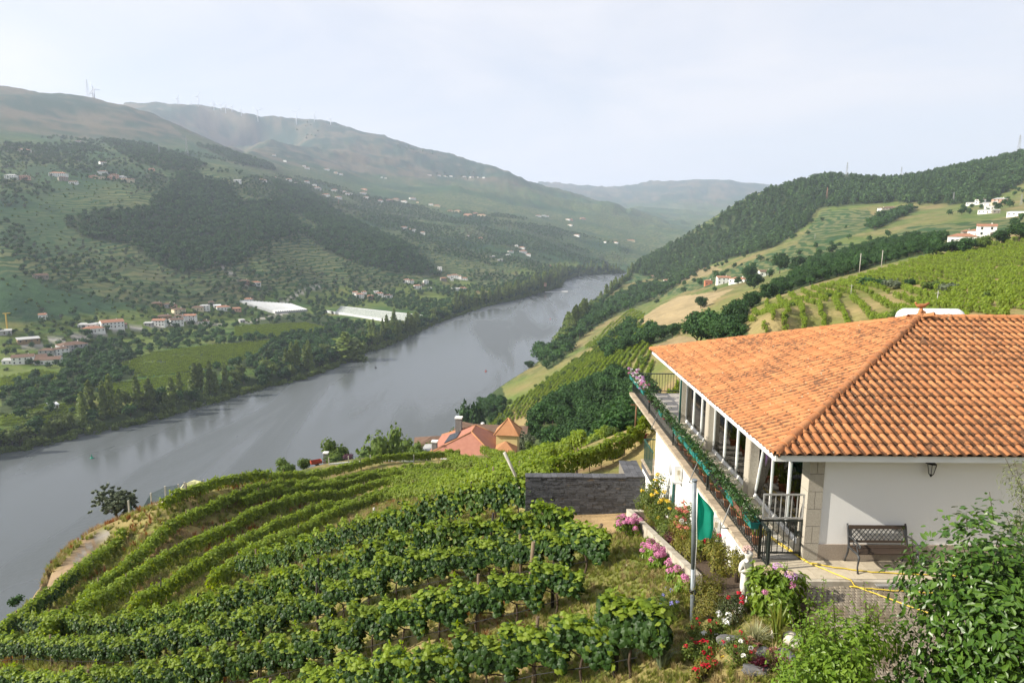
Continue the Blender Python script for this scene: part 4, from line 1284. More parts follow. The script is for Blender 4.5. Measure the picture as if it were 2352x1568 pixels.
for j in range(ny_ + 1):
    for i in range(nx_ + 1):
        xx = x0 - .2 + (x1 - x0 + .4) * i / nx_; yy = y0 - .3 + (y1 - y0 + .33) * j / ny_
        V.append((xx, yy, yard_z(xx, yy) - .022))
for j in range(ny_):
    for i in range(nx_):
        a = j * (nx_ + 1) + i; F.append((a, a + 1, a + nx_ + 2, a + nx_ + 1))
q.add(V, F, True); tag(q.build('yard', M_SOIL), 'earth bed under the cobbled yard', 'yard', kind='structure')
dg = empty('drain_channel', (8.6, 13.03, -.06), 'narrow slotted metal drain grate along the patio edge', 'drain')
q = MB(); q.box(-1.0, 1.6, -.05, -.04, -.02, .012); q.box(-1.0, 1.6, .04, .05, -.02, .012); q.build('channel_frame', M_GALV, dg)
q = MB()
for k in range(104): q.box(-1.0 + k * .025, -1.0 + k * .025 + .012, -.04, .04, -.004, .010)
o = q.build('grate_bars', M_GALV, dg); o['kind'] = 'stuff'
def yz(x, y): return max(yard_z(x, y) + .012, .012 if y > 13.06 else -9) + .012
def hose(path, label):
    pts = []
    for i in range(len(path) - 1):
        a, b_ = path[i], path[i + 1]
        for k in range(8):
            t_ = k / 8
            x = a[0] + (b_[0] - a[0]) * t_; y = a[1] + (b_[1] - a[1]) * t_ + .012 * math.sin(k * 1.3 + i)
            pts.append((x, y, yz(x, y)))
    q = MB(); q.tube(pts, .013, 6)
    tag(q.build('garden_hose', M_HOSE), label, 'hose')
hose([(6.02, 19.0), (5.98, 17.0), (6.05, 15.5), (6.28, 14.6), (6.52, 13.85), (7.0, 13.62), (7.7, 13.42), (9.2, 13.28), (10.4, 13.3)], 'yellow garden hose running along the patio in front of the bench')
hose([(6.05, 18.2), (6.10, 16.5), (6.18, 15.2), (6.40, 14.4), (6.56, 13.8), (7.05, 13.15), (7.5, 12.65), (8.2, 11.9), (8.9, 11.3)], 'yellow garden hose crossing the cobbles diagonally to the bushes')
hose([(7.05, 13.00), (7.6, 12.88), (8.3, 12.80), (8.9, 12.72), (9.6, 12.76)], 'short length of yellow hose lying on cobbles beside the drain')

# ------------------------------------------------------------------ slate walls, annex, bed wall
sw = empty('slate_wall', (3.0, 25.5, -4.0), 'dark grey slate stone garden wall with a low square end block', 'wall')
SO = (3.0, 25.5, -4.0)
q = MB(); q.box(.72, 5.38, 25.46, 25.80, -4.9, -2.46); q.box(4.66, 5.38, 25.80, 27.3, -4.9, -2.42); q.build('wall_core', M_JOINT, sw, SO)
def course(x0, x1, y, z0, z1, axis=0):
    z = z0
    while z < z1 - .02:
        h = min(float(RNG.choice([.07, .09, .11, .13])), z1 - z)
        x = x0
        while x < x1 - .01:
            L_ = min(float(RNG.choice([.16, .24, .33, .44])), x1 - x)
            d = .02 + abs(RNG.normal(0, .012))
            b = MB()
            if axis == 0: b.box(x + .004, x + L_ - .004, y - d, y + .02, z + .003, z + h - .003)
            else: b.box(y - d, y + .02, x + .004, x + L_ - .004, z + .003, z + h - .003)
            b.build('stone', M_SLATE, sw, SO)
            x += L_
        z += h
course(.71, 5.38, 25.46, -4.15, -2.47)
x = .70
while x < 4.62:
    L_ = float(RNG.choice([.22, .3, .36])); b = MB(); b.box(x + .004, min(x + L_, 4.65) - .004, 25.41, 25.84, -2.455, -2.41 + RNG.normal(0, .006)); b.build('coping_stone', M_SLATE_TOP, sw, SO); x += L_
for i, xx in enumerate((4.64, 4.90, 5.14)):
    yy = 25.43
    while yy < 27.3:
        L_ = float(RNG.choice([.3, .42, .55])); b = MB(); b.box(xx + .004, xx + (.256, .236, .24)[i], yy + .004, min(yy + L_, 27.32) - .004, -2.415, -2.385 + RNG.normal(0, .004)); b.build('slab', M_SLATE_TOP, sw, SO); yy += L_
an = empty('annex', (6.2, 25.4, -4), 'low white annex with slate edged roof terrace behind the house', 'annex')
AO = (6.2, 25.4, -4)
q = MB(); q.box(5.40, 8.5, 24.42, 26.1, -5.5, -2.22); q.build('wall', M_WALL, an, AO)
q = MB(); q.box(5.36, 8.5, 24.42, 26.15, -2.215, -1.96); q.build('slate_band', M_SLATE_TOP, an, AO)
q = MB(); q.box(5.33, 8.5, 24.42, 26.18, -1.955, -1.92); q.build('coping', M_COPE, an, AO)
ar = empty('annex_railing', (5.43, 25.3, -1.92), 'short dark green railing round the low annex roof', 'railing')
AR = (5.43, 25.3, -1.92)
M_GRAIL = mat('dark_green_railing', (.02, .07, .06), (.03, .09, .075), scale=6, rough=.5)
q = MB(); q.box(5.41, 5.45, 24.45, 26.1, -1.10, -1.06); q.box(5.45, 8.4, 26.06, 26.10, -1.10, -1.06); q.build('top_rail', M_GRAIL, ar, AR)
q = MB(); q.box(-.008, .008, -.008, .008, 0, .82); RB = q.mesh('baluster', M_GRAIL)
for y in np.arange(24.5, 26.1, .11): obj('baluster', RB, ar, (0, y - 25.3, 0))
for x in np.arange(5.55, 8.4, .11): obj('baluster', RB, ar, (x - 5.43, 26.08 - 25.3, 0))
bw = MB()
ya, yb, za, zb_ = 14.6, 23.4, -.70, -2.85
bw.add([(4.32, ya, -3), (4.50, ya, -3), (4.50, ya, za), (4.32, ya, za), (4.32, yb, -5), (4.50, yb, -5), (4.50, yb, zb_), (4.32, yb, zb_)],
       [(0, 1, 2, 3), (7, 6, 5, 4), (3, 2, 6, 7), (0, 3, 7, 4), (1, 5, 6, 2)])
bw.box(4.50, 5.48, 23.22, 23.4, -5, -2.87)
o = bw.build('bed_wall', M_CONC); tag(o, 'low sloping weathered concrete wall edging the flower bed', 'wall')
_nv = 30
q = MB(); V = []; F = []
for j in range(_nv + 1):
    yy = 13.4 + (23.2 - 13.4) * j / _nv
    zt = za + (zb_ - za) * (yy - ya) / (yb - ya) - .12
    V += [(4.50, yy, zt), (5.49, yy, zt + .05)]
for j in range(_nv): F.append((2 * j, 2 * j + 1, 2 * j + 3, 2 * j + 2))
q.add(V, F, True); tag(q.build('flower_bed_soil', M_SOIL), 'bare earth of the flower bed under the white wall', 'flower bed', kind='structure')
def bed_z(y): return za + (zb_ - za) * (y - ya) / (yb - ya) - .08

# ------------------------------------------------------------------ plant materials
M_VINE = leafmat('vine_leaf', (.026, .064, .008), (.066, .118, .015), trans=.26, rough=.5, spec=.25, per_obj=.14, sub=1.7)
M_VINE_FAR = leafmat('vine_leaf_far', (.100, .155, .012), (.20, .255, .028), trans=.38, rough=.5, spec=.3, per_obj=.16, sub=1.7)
M_VINE_DARK = leafmat('vine_leaf_shade_tone', (.011, .036, .006), (.036, .078, .011), trans=.16, rough=.5, spec=.25, per_obj=.12, sub=1.5)  # dark mature leaves, with the shade of the row faces put into the colour
M_VINE_TOP = leafmat('sunlit_young_vine_leaf', (.125, .195, .016), (.24, .315, .038), trans=.45, rough=.5, spec=.25, per_obj=.12, sub=1.7)  # young leaves; the sunlit look of row tops is put into the colour
M_WOOD = mat('vine_wood', (.075, .052, .035), (.045, .032, .022), scale=14, rough=.95, bump=.4)
M_BARK = mat('tree_bark', (.11, .085, .06), (.065, .05, .036), scale=8, rough=.95, bump=.5, stretch=(1, 1, .3))
M_POST = mat('weathered_wood_post', (.21, .16, .105), (.12, .085, .055), scale=10, rough=.9, stretch=(1, 1, .2), per_obj=.25)
M_POSTD = mat('charred_wood_post', (.022, .019, .017), (.04, .033, .028), scale=10, rough=.85, stretch=(1, 1, .2))
M_POSTW = mat('pale_grey_post', (.44, .42, .37), (.33, .31, .27), scale=8, rough=.9, stretch=(1, 1, .2))
M_HOSEB = mat('black_drip_hose', (.015, .015, .015), rough=.6)
M_TREE = leafmat('broadleaf', (.018, .054, .014), (.050, .108, .026), trans=.25, rough=.6, spec=.2, per_obj=.28, sub=1.4)
M_TREE2 = leafmat('broadleaf_bright', (.060, .105, .018), (.115, .165, .032), trans=.32, rough=.55, spec=.2, per_obj=.2, sub=1.5)
M_PINE = leafmat('pine_needles', (.026, .062, .022), (.066, .118, .038), trans=.18, rough=.7, spec=.15, per_obj=.28, sub=1.2)
M_OLIVE = leafmat('olive_leaf', (.075, .10, .055), (.15, .18, .105), trans=.2, rough=.5, spec=.3, per_obj=.15, sub=1.2)
M_POPLAR = leafmat('poplar_leaf', (.075, .120, .024), (.155, .200, .045), trans=.30, rough=.55, spec=.25, per_obj=.2, sub=1.4)
M_RED = leafmat('red_photinia_leaf', (.16, .030, .020), (.30, .070, .035), trans=.25, rough=.45, spec=.3, per_obj=.1, sub=1.3)
M_PURP = leafmat('purple_leaf', (.07, .025, .045), (.13, .05, .07), trans=.25, rough=.5, spec=.3, per_obj=.1, sub=1.3)
M_YEL = leafmat('yellow_green_leaf', (.14, .165, .02), (.22, .22, .03), trans=.35, rough=.5, spec=.3, per_obj=.15, sub=1.5)

# ------------------------------------------------------------------ grapevines
def vine_foliage(seed, n, size, length=1.36, tmpl=LEAF_GRAPE, z0=.80, z1=1.44, thick=.19, m=None, shoots=6):
    rng = np.random.default_rng(seed)
    x = rng.uniform(-length / 2, length / 2, n)
    u = rng.random(n)
    side = rng.choice([-1, 1], n)
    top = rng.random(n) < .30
    h0 = z0 + .10 * np.sin(x * 4 + seed) + .06 * np.sin(x * 9 + seed * 2)
    h1 = z1 + .08 * np.sin(x * 3.1 + seed * 1.7) + .05 * np.sin(x * 7.3 + seed)
    z = h0 + (h1 - h0) * u ** .9
    prof = thick * (.55 + .45 * np.sin(np.clip(u, 0, 1) * math.pi * .85 + .25)) * (1 + .25 * np.sin(x * 5 + z * 4 + seed))
    y = side * prof * rng.uniform(.05, 1.08, n) ** .7
    z = np.where(top, h1 + rng.normal(0, .06, n), z); y = np.where(top, rng.normal(0, thick * .5, n), y)
    N = np.stack([rng.normal(0, .25, n), side * (~top) * 1.0 + np.where(top, y * 1.2, 0), np.where(top, 1.0, .35)], 1)
    C = np.stack([x, y, z], 1)
    for k in range(shoots):
        sx, sy = rng.uniform(-length / 2, length / 2), rng.normal(0, thick * .4)
        L_ = rng.uniform(.08, .28); a = rng.normal(0, .35, 2)
        kk = max(3, int(L_ / .05))
        t = np.linspace(0, 1, kk)
        zb = z1 + .08 * math.sin(sx * 3.1 + seed * 1.7) + .05 * math.sin(sx * 7.3 + seed)
        P_ = np.stack([sx + a[0] * L_ * t, sy + a[1] * L_ * t, zb + L_ * t], 1)
        C = np.vstack([C, P_]); N = np.vstack([N, rng.normal(0, 1, (kk, 3)) + [0, 0, .5]])
    nn = len(C)
    S = size * rng.uniform(.6, 1.2, nn)
    S[n:] *= .62
    V, F = leaves_np(C, N, S, tmpl, rng, droop=.9, jitter=.30)
    lit_young = np.zeros(nn, int); lit_young[:n] = (top & (rng.random(n) < .9)) | (rng.random(n) < .06); lit_young[n:] = 1  # tops and shoots take the leaf colour with sunlight put in
    return mesh_np('foliage', V, [F], [m or M_VINE, M_VINE_TOP], np.repeat(lit_young, len(tmpl[1])), smooth=False)

def vine_trunk(seed):
    rng = random.Random(seed)
    q = MB()
    a, b_ = rng.uniform(-.06, .06), rng.uniform(-.06, .06)
    q.tube([(0, 0, -.25), (a * .4, b_ * .5, .12), (a, b_, .32), (a * .6, b_ * .3, .56), (0, 0, .68)], [.036, .032, .030, .028, .024], 7)
    q.tube([(0, 0, .66), (.25, 0, .74), (.62, .02, .72)], [.02, .017, .012], 6); q.tube([(0, 0, .66), (-.25, 0, .72), (-.62, .01, .74)], [.02, .017, .012], 6)
    return q.mesh('trunk', M_WOOD)
TRUNKS = [vine_trunk(k) for k in range(4)]
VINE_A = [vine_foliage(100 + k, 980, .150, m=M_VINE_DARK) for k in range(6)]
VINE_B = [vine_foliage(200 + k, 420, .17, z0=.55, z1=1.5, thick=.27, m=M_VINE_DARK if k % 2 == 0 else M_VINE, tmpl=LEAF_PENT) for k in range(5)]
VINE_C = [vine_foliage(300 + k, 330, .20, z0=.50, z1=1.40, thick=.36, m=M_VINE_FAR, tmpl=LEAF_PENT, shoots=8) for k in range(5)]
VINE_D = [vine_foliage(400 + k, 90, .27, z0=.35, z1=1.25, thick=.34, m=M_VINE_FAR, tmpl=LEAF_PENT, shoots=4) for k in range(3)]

def c3(x, y): return (1500 + x / 2.007) / 1.7415, (1950 + y / 2.007) / 1.7415
def c2(x, y): return (700 + x / 2.0078) / 1.7415, (1950 + y / 2.0078) / 1.7415
def c1(x, y): return (x / 2.0078) / 1.7415, (1950 + y / 2.0078) / 1.7415
def c4(x, y): return (600 + x / 1.47) / 1.7415, (1700 + y / 1.47) / 1.7415
def trace(pts, lift, rmax=125):
    P_ = []
    for x, y in pts:
        X, Y, Z = spot(x, y, lift)
        if math.hypot(X, Y) < rmax: P_.append((X, Y))
    return P_
ROWS = [
 # (tops traced in the photograph, kind, which row)
 (trace([c3(*p) for p in [(2080,935),(1740,930),(1400,1070),(1080,1190),(560,1275),(330,1350),(0,1420)]], 1.58) + [(-6.2,17.0),(-8.0,17.6),(-11,18.9)], 'A', 'the nearest row'),
 (trace([c3(*p) for p in [(1460,580),(1130,665),(850,745),(500,850),(150,950),(0,990)]] + [c2(*p) for p in [(1000,1140),(600,1260),(350,1330)]], 1.58) + [(-14.5,22.4),(-17.5,23.4),(-22,25.6)], 'A', 'the second nearest row'),
 (trace([c3(*p) for p in [(1690,290),(1450,310),(1000,350),(620,490),(200,610)]] + [c2(*p) for p in [(1210,780),(850,910),(560,1000)]], 1.58) + [(-13.5,25.5),(-17.5,27.0),(-21.0,29.0),(-26,31.4)], 'A', 'the third nearest row'),
 (trace([c3(*p) for p in [(1430,150),(1080,210),(650,320),(250,380)]] + [c2(*p) for p in [(1380,540),(1050,620),(700,720),(380,800),(0,930)]] + [c1(*p) for p in [(950,1050)]], 1.62) + [(-21,32.5),(-23.6,34.0),(-27.5,36.2)], 'B', 'the row ending below the slate wall'),
 ([(.4,26.0),(-2.0,27.2),(-4.6,29.0),(-7.6,32.0),(-9.6,33.6),(-12.8,35.6),(-15.5,37.2)], 'B', 'the row behind the bent pale posts'),
 (trace([c2(*p) for p in [(330,680),(500,600),(620,520),(760,440),(900,370),(1020,290),(1200,190),(1400,120),(1600,50),(1750,10)]] + [c4(*p) for p in [(1560,352),(1700,332),(1900,318),(2150,305)]], 1.25), 'C', 'the first row beyond the grass track'),
 (trace([c1(*p) for p in [(1100,910),(1240,820),(1400,730),(1600,600)]] + [c2(*p) for p in [(100,680),(200,600),(400,470),(550,400),(700,310),(900,240),(1100,170),(1250,80)]] + [c4(*p) for p in [(1300,395),(1500,345),(1700,305),(1900,285),(2150,270),(2330,255)]], 1.25), 'C', 'the second row beyond the grass track'),
 (trace([c1(*p) for p in [(370,1110),(530,1030),(700,930),(850,840),(1000,740),(1150,640),(1400,500),(1560,430),(1690,360)]] + [c2(*p) for p in [(300,350),(450,290),(700,150),(850,100),(1000,70)]] + [c4(*p) for p in [(1000,385),(1200,335),(1400,292),(1600,264),(1800,250),(2050,238),(2330,228)]], 1.25), 'C', 'the third row beyond the grass track'),
 (trace([c1(*p) for p in [(690,850),(760,770),(900,700),(1000,620),(1080,540),(1210,430),(1250,330),(1400,290),(1550,180),(1700,130),(1807,90)]] + [c4(*p) for p in [(600,372),(700,345),(900,302),(1200,244),(1500,208),(1800,196),(2100,194)]], 1.25), 'C', 'the row beside the dirt path'),
 (trace([c4(*p) for p in [(560,425),(700,392),(900,348),(1100,305),(1300,266),(1500,236),(1700,224),(2000,214),(2330,212)]], 1.2), 'C', 'the row between dirt path and third row'),
 (trace([c1(*p) for p in [(0,1130),(150,1020),(330,880),(600,660),(750,540),(870,400),(990,310)]], 1.40), 'B', 'the outermost row beside the gravel track'),
 (trace([c4(*p) for p in [(100,450),(300,400),(500,350),(700,300),(1000,240)]], .9) + [(-21,103),(-14,107),(-8,109)], 'C', 'the row on the brow above the river'),
 ([(3.5,52),(1.5,64),(-.5,78),(-4,92),(-9,100)], 'C', 'the first short row below the turret house'),
 ([(6.5,58),(5,70),(3,84),(.5,97),(-4,105)], 'C', 'the second short row below the turret house'),
 ([(9.5,64),(8.5,76),(7,90),(5.5,100)], 'C', 'the third short row below the turret house'),
 ([(2.5,38),(7,42),(12,47),(18,54)], 'C', 'the row behind the slate wall'),
]
def resample(P_, step):
    P_ = np.array(P_, float)
    # smooth the surveyed line
    for _ in range(3):
        Q = P_.copy(); Q[1:-1] = (P_[:-2] + 2 * P_[1:-1] + P_[2:]) / 4; P_ = Q
    d = np.concatenate([[0], np.cumsum(np.hypot(*np.diff(P_, axis=0).T))])
    s = np.arange(0, d[-1], step)
    return np.stack([np.interp(s, d, P_[:, 0]), np.interp(s, d, P_[:, 1])], 1)

def sort_line(P_):
    return P_
vine_spots = []
posts = []
for ri, (P_, kind, where) in enumerate(ROWS):
    if len(P_) < 2: continue
    L_ = resample(P_, 1.12 if kind != 'C' else 1.2)
    if len(L_) < 3: continue
    T_ = np.gradient(L_, axis=0)
    Z_ = gz(L_[:, 0], L_[:, 1])
    for k in range(len(L_)):
        vine_spots.append((L_[k, 0], L_[k, 1], Z_[k], math.atan2(T_[k, 1], T_[k, 0]), kind, ri, where))
    for k in range(2, len(L_) - 1, 7):
        posts.append((L_[k, 0], L_[k, 1], Z_[k], ri, where))
    # drip hose along the row
    q = MB(); q.tube([(L_[k, 0] + .08, L_[k, 1] - .10, Z_[k] + .50 - .03 * (k % 2)) for k in range(len(L_))], .011 if kind != 'C' else .016, 5)
    tag(q.build('drip_hose', M_HOSEB), 'thin black irrigation hose under ' + where, 'hose', 'irrigation hoses along the vine rows')
def in_view(X, Y, Z, h=1.5, mrg=60):
    a, b_ = project([X, X], [Y, Y], [Z, Z + h])
    return bool(((a > -mrg) & (a < 2352 + mrg) & (b_ > -mrg) & (b_ < 1568 + mrg)).any()) and Y > 1
vine_spots = [v for v in vine_spots if in_view(*v[:3])]
vine_spots.sort(key=lambda v: v[0] ** 2 + v[1] ** 2)
SETS = {'A': VINE_A, 'B': VINE_B, 'C': VINE_C}
rng_v = random.Random(5)
_rank = {}
for ri in range(len(ROWS)):
    for n_, i in enumerate(sorted([i for i in range(min(300, len(vine_spots))) if vine_spots[i][5] == ri], key=lambda i: -project(*vine_spots[i][:3])[0])):
        _rank[i] = n_
for i, (X, Y, Z, a, kind, ri, where) in enumerate(vine_spots[:300]):
    r = empty('grapevine', (X, Y, Z), 'leafy grapevine, ' + ordinal(_rank[i]) + ' from the right in ' + where, 'grapevine', 'grapevines of ' + where, rz=a + (math.pi if rng_v.random() < .5 else 0))
    r.scale = (rng_v.uniform(.98, 1.08), rng_v.uniform(.75, 1.05), rng_v.uniform(.92, 1.08))
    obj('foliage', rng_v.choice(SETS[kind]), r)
    obj('trunk', rng_v.choice(TRUNKS), r)
VINE_REST = vine_spots[300:]

def post_mesh(h, r, seed, m):
    q = MB(); rr = random.Random(seed)
    q.tube([(0, 0, -.3), (rr.uniform(-.02, .02), rr.uniform(-.02, .02), h * .5), (rr.uniform(-.03, .03), rr.uniform(-.03, .03), h)], [r, r * .95, r * .85], 7)
    return q.mesh('vine_post', m)
PM = [post_mesh(1.75, .045, 1, M_POST), post_mesh(1.85, .045, 2, M_POSTD), post_mesh(1.7, .05, 3, M_POST), post_mesh(1.8, .05, 4, M_POST)]
PL = ['brown wooden stake', 'charred black stake', 'brown wooden stake', 'brown wooden stake']
_seen = {}
posts = sorted([q_ for q_ in posts if in_view(*q_[:3])], key=lambda q_: -float(project(*q_[:3])[0]))
for i, (X, Y, Z, ri, where) in enumerate(posts):
    k = (i + ri) % 4
    n_ = _seen.setdefault((PL[k], ri), 0); _seen[(PL[k], ri)] += 1
    o = obj('vine_post', PM[k], None, (X, Y, Z), (RNG.normal(0, .035), RNG.normal(0, .035), RNG.uniform(0, 6)))
    tag(o, ordinal(n_) + ' ' + PL[k] + ' from the right in ' + where, 'stake', PL[k] + 's of ' + where)
def lone_post(name, x, y, h, r, m, label, lean=(0, 0), bend=None, r_at=None):
    X, Y, Z = spot(x, y) if r_at is None else px_at(x, y, r_at)
    q = MB(); pts = [(0, 0, -.3), (lean[0] * .5, lean[1] * .5, h * .5), (lean[0], lean[1], h)]
    if bend: pts.append(bend)
    q.tube(pts, [r] * len(pts), 8)
    o = q.build(name, m); o.location = (X, Y, Z); tag(o, label, 'post'); return o
lone_post('wooden_post', 1345, 1291, 1.35, .05, M_POST, 'leaning grey brown wooden post at the end of the third vine row', (.42, -.25))
lone_post('wooden_post', 1214, 1372, 1.75, .055, M_POST, 'tall round wooden post at the end of the second vine row', (.12, 0))
lone_post('wooden_post', 1269, 1394, 1.3, .05, M_POSTD, 'short dark post among the last vines of the second row', (.0, 0))
lone_post('wooden_post', 1410, 1555, 1.75, .055, M_POSTD, 'dark wooden post inside the end of the nearest vine row', (.12, .02))
lone_post('pale_post', 861, 1250, 1.9, .055, M_POSTW, 'pale grey concrete post standing alone by the grass track', (.0, 0))
lone_post('pale_post', 1033, 1205, .9, .055, M_POSTW, 'pale post with a bent top beside the grass track', (-.03, 0), (-.42, .1, 1.5))
lone_post('pale_post', 1187, 1165, 1.55, .075, M_POSTW, 'tall pale concrete post with bent top beside the slate wall', (-.05, 0), (-.62, .0, 2.75))
lone_post('pale_post', 1194, 1166, 1.35, .06, M_POSTW, 'short pale concrete post next to the slate wall end', (0, 0))

# ------------------------------------------------------------------ geometry-node scattering for what nobody could count
def scatter(name, label, pts, protos, rots, scales):
    """One object of instanced copies; protos are unlinked plant meshes."""
    me = bpy.data.meshes.new(name)
    me.vertices.add(len(pts)); me.vertices.foreach_set('co', np.asarray(pts, np.float32).ravel())
    a = me.attributes.new('turn', 'FLOAT_VECTOR', 'POINT'); a.data.foreach_set('vector', np.asarray(rots, np.float32).ravel())
    b_ = me.attributes.new('size', 'FLOAT_VECTOR', 'POINT'); b_.data.foreach_set('vector', np.asarray(scales, np.float32).ravel())
    k = me.attributes.new('pick', 'INT', 'POINT'); k.data.foreach_set('value', (np.arange(len(pts)) * 7919 % len(protos)).astype(np.int32))
    o = obj(name, me)
    ng = bpy.data.node_groups.new(name + '_scatter', 'GeometryNodeTree')
    ng.interface.new_socket('Geometry', in_out='INPUT', socket_type='NodeSocketGeometry')
    ng.interface.new_socket('Geometry', in_out='OUTPUT', socket_type='NodeSocketGeometry')
    N = ng.nodes.new; L = ng.links.new
    gi = N('NodeGroupInput'); go = N('NodeGroupOutput'); jn = N('GeometryNodeJoinGeometry')
    def attr(n, t):
        x = N('GeometryNodeInputNamedAttribute'); x.data_type = t; x.inputs['Name'].default_value = n; return x.outputs['Attribute']
    ar, asz, ap = attr('turn', 'FLOAT_VECTOR'), attr('size', 'FLOAT_VECTOR'), attr('pick', 'INT')
    for i, pm in enumerate(protos):
        po = bpy.data.objects.new(name + '_source', pm)
        oi = N('GeometryNodeObjectInfo'); oi.inputs['Object'].default_value = po; oi.inputs['As Instance'].default_value = True
        cmp_ = N('FunctionNodeCompare'); cmp_.data_type = 'INT'; cmp_.operation = 'EQUAL'
        L(ap, cmp_.inputs[2]); cmp_.inputs[3].default_value = i
        ip = N('GeometryNodeInstanceOnPoints')
        L(gi.outputs[0], ip.inputs['Points']); L(cmp_.outputs[0], ip.inputs['Selection']); L(oi.outputs['Geometry'], ip.inputs['Instance'])
        L(ar, ip.inputs['Rotation']); L(asz, ip.inputs['Scale'])
        L(ip.outputs[0], jn.inputs[0])
    L(jn.outputs[0], go.inputs[0])
    md = o.modifiers.new('scatter', 'NODES'); md.node_group = ng
    tag(o, label, kind='stuff')
    return o
if VINE_REST:
    P_ = [(v[0], v[1], v[2]) for v in VINE_REST]; n = len(P_)
    scatter('distant_vines', 'rows of light green grapevines on the far end of the near slope', P_, VINE_C, [(0, 0, v[3]) for v in VINE_REST], np.stack([RNG.uniform(.95, 1.1, n), RNG.uniform(.8, 1.2, n), RNG.uniform(.85, 1.1, n)], 1))

# vines on the bright terraces to the right and down by the river: contour rows
def contour_rows(poly, rmin, rmax, dz, keep, spacing, seed):
    vs = [spot(*p) for p in poly]
    xs = [v[0] for v in vs]; ys = [v[1] for v in vs]
    rng = np.random.default_rng(seed)
    x0, x1, y0, y1 = min(xs) - 20, max(xs) + 20, min(ys) - 20, max(ys) + 20
    nx, ny = int((x1 - x0) / spacing), int((y1 - y0) / spacing)
    gx, gy = np.meshgrid(np.linspace(x0, x1, nx), np.linspace(y0, y1, ny))
    gx = (gx + rng.uniform(-.5, .5, gx.shape) * spacing).ravel(); gy = (gy + rng.uniform(-.5, .5, gy.shape) * spacing).ravel()
    r = np.hypot(gx, gy); z = gz(gx, gy)
    px, py = project(gx, gy, z)
    m = in_poly(px, py, poly) & (r > rmin) & (r < rmax) & (gy > 1)
    gx, gy, z = gx[m], gy[m], z[m]
    # a smooth quadratic surface through the slope: the terraces run along its level lines
    cx, cy = gx.mean(), gy.mean(); u, w_ = (gx - cx) / 100, (gy - cy) / 100
    Q = np.stack([np.ones_like(u), u, w_, u * u, u * w_, w_ * w_], 1)
    co = np.linalg.lstsq(Q, z, rcond=None)[0]
    dzx = (co[1] + 2 * co[3] * u + co[4] * w_) / 100; dzy = (co[2] + co[4] * u + 2 * co[5] * w_) / 100
    ph = (Q @ co + fbm(gx / 60, gy / 60, seed, 1) * .25) / dz
    gap = fbm(gx / 14, gy / 14, seed + 5, 3)
    k = (np.mod(ph, 1.0) < keep) & (gap > -.6)
    gx, gy, z, dzx, dzy = gx[k], gy[k], z[k], dzx[k], dzy[k]
    return np.stack([gx, gy, z - .1], 1), np.arctan2(dzx, -dzy)
def line_rows(poly, p0, p1, spacing, width, step, seed, rmax, bend=0.0, gapv=-.6):
    """Parallel rows running the way of the line between two pixels on the slope, bending round at the left."""
    vs = [spot(*q_) for q_ in poly]; A = np.array(spot(*p0)[:2]); B = np.array(spot(*p1)[:2])
    d = (B - A) / np.linalg.norm(B - A); nrm = np.array([-d[1], d[0]])
    P_ = np.array([[v[0], v[1]] for v in vs]); rel = P_ - A
    s0, s1, n0, n1 = (rel @ d).min() - 15, (rel @ d).max() + 15, (rel @ nrm).min() - 15, (rel @ nrm).max() + 15
    rng = np.random.default_rng(seed); out = []
    k = 0
    for nn in np.arange(n0, n1 + 30, spacing):
        s_ = np.arange(s0, s1, step) + rng.uniform(-.3, .3) * step
        off = nn + fbm(s_ / 45, np.full(len(s_), nn / 60), seed, 2) * 1.6 + bend * np.clip(-(s_ - s0 - 70) / 70, 0, 2) ** 2 * 22 + rng.normal(0, width, len(s_))
        out.append(np.stack([A[0] + d[0] * s_ + nrm[0] * off, A[1] + d[1] * s_ + nrm[1] * off], 1)); k += 1
    Q = np.vstack(out); r_ = np.hypot(Q[:, 0], Q[:, 1]); z_ = gz(Q[:, 0], Q[:, 1]); a, b_ = project(Q[:, 0], Q[:, 1], z_)
    m = in_poly(a, b_, poly) & (r_ < rmax) & (Q[:, 1] > 1) & (fbm(Q[:, 0] / 14, Q[:, 1] / 14, seed + 5, 3) > gapv)
    Q, z_ = Q[m], z_[m]
    return np.stack([Q[:, 0], Q[:, 1], z_ - .1], 1), np.full(len(Q), math.atan2(d[1], d[0]))
CP, CA = [], []
for poly, p0, p1, sp_, wd_, st_, sd_, rm_, bd_, gv_ in (
    ([(1700,735),(1770,690),(1950,642),(2100,598),(2250,566),(2356,545),(2356,640),(2200,650),(2000,668),(1850,705),(1760,745)], (2030,640), (2290,672), 3.9, .25, 1.0, 1, 400, .25, -.55),
    ([(1730,755),(1850,705),(2000,668),(2200,650),(2356,640),(2356,760),(2100,745),(1900,755),(1800,785)], (1990,672), (2290,712), 4.2, .25, 1.0, 2, 260, .25, -.35)):
    p_, an_ = line_rows(poly, p0, p1, sp_, wd_, st_, sd_, rm_, bd_, gv_)
    CP.append(p_); CA.append(an_)
FP, FA = [], []
for poly, p0, p1 in (([(270,838),(360,808),(480,795),(620,782),(600,812),(520,842),(330,868)], (300,830), (520,800)), ([(210,890),(330,872),(480,850),(430,900),(300,930)], (240,890), (430,862)), ([(0,960),(100,930),(200,925),(150,965),(0,985)], (10,960), (180,935)), ([(0,870),(90,850),(150,862),(60,895),(0,905)], (10,880), (120,862)),
                     ([(540,750),(700,742),(760,755),(640,775),(540,775)], (560,768), (720,752))):
    p_, an_ = line_rows(poly, p0, p1, 5.2, .35, 1.9, 7, 900, 0, -.6)
    FP.append(p_); FA.append(an_)
FP = np.vstack(FP); FA = np.concatenate(FA); n = len(FP)
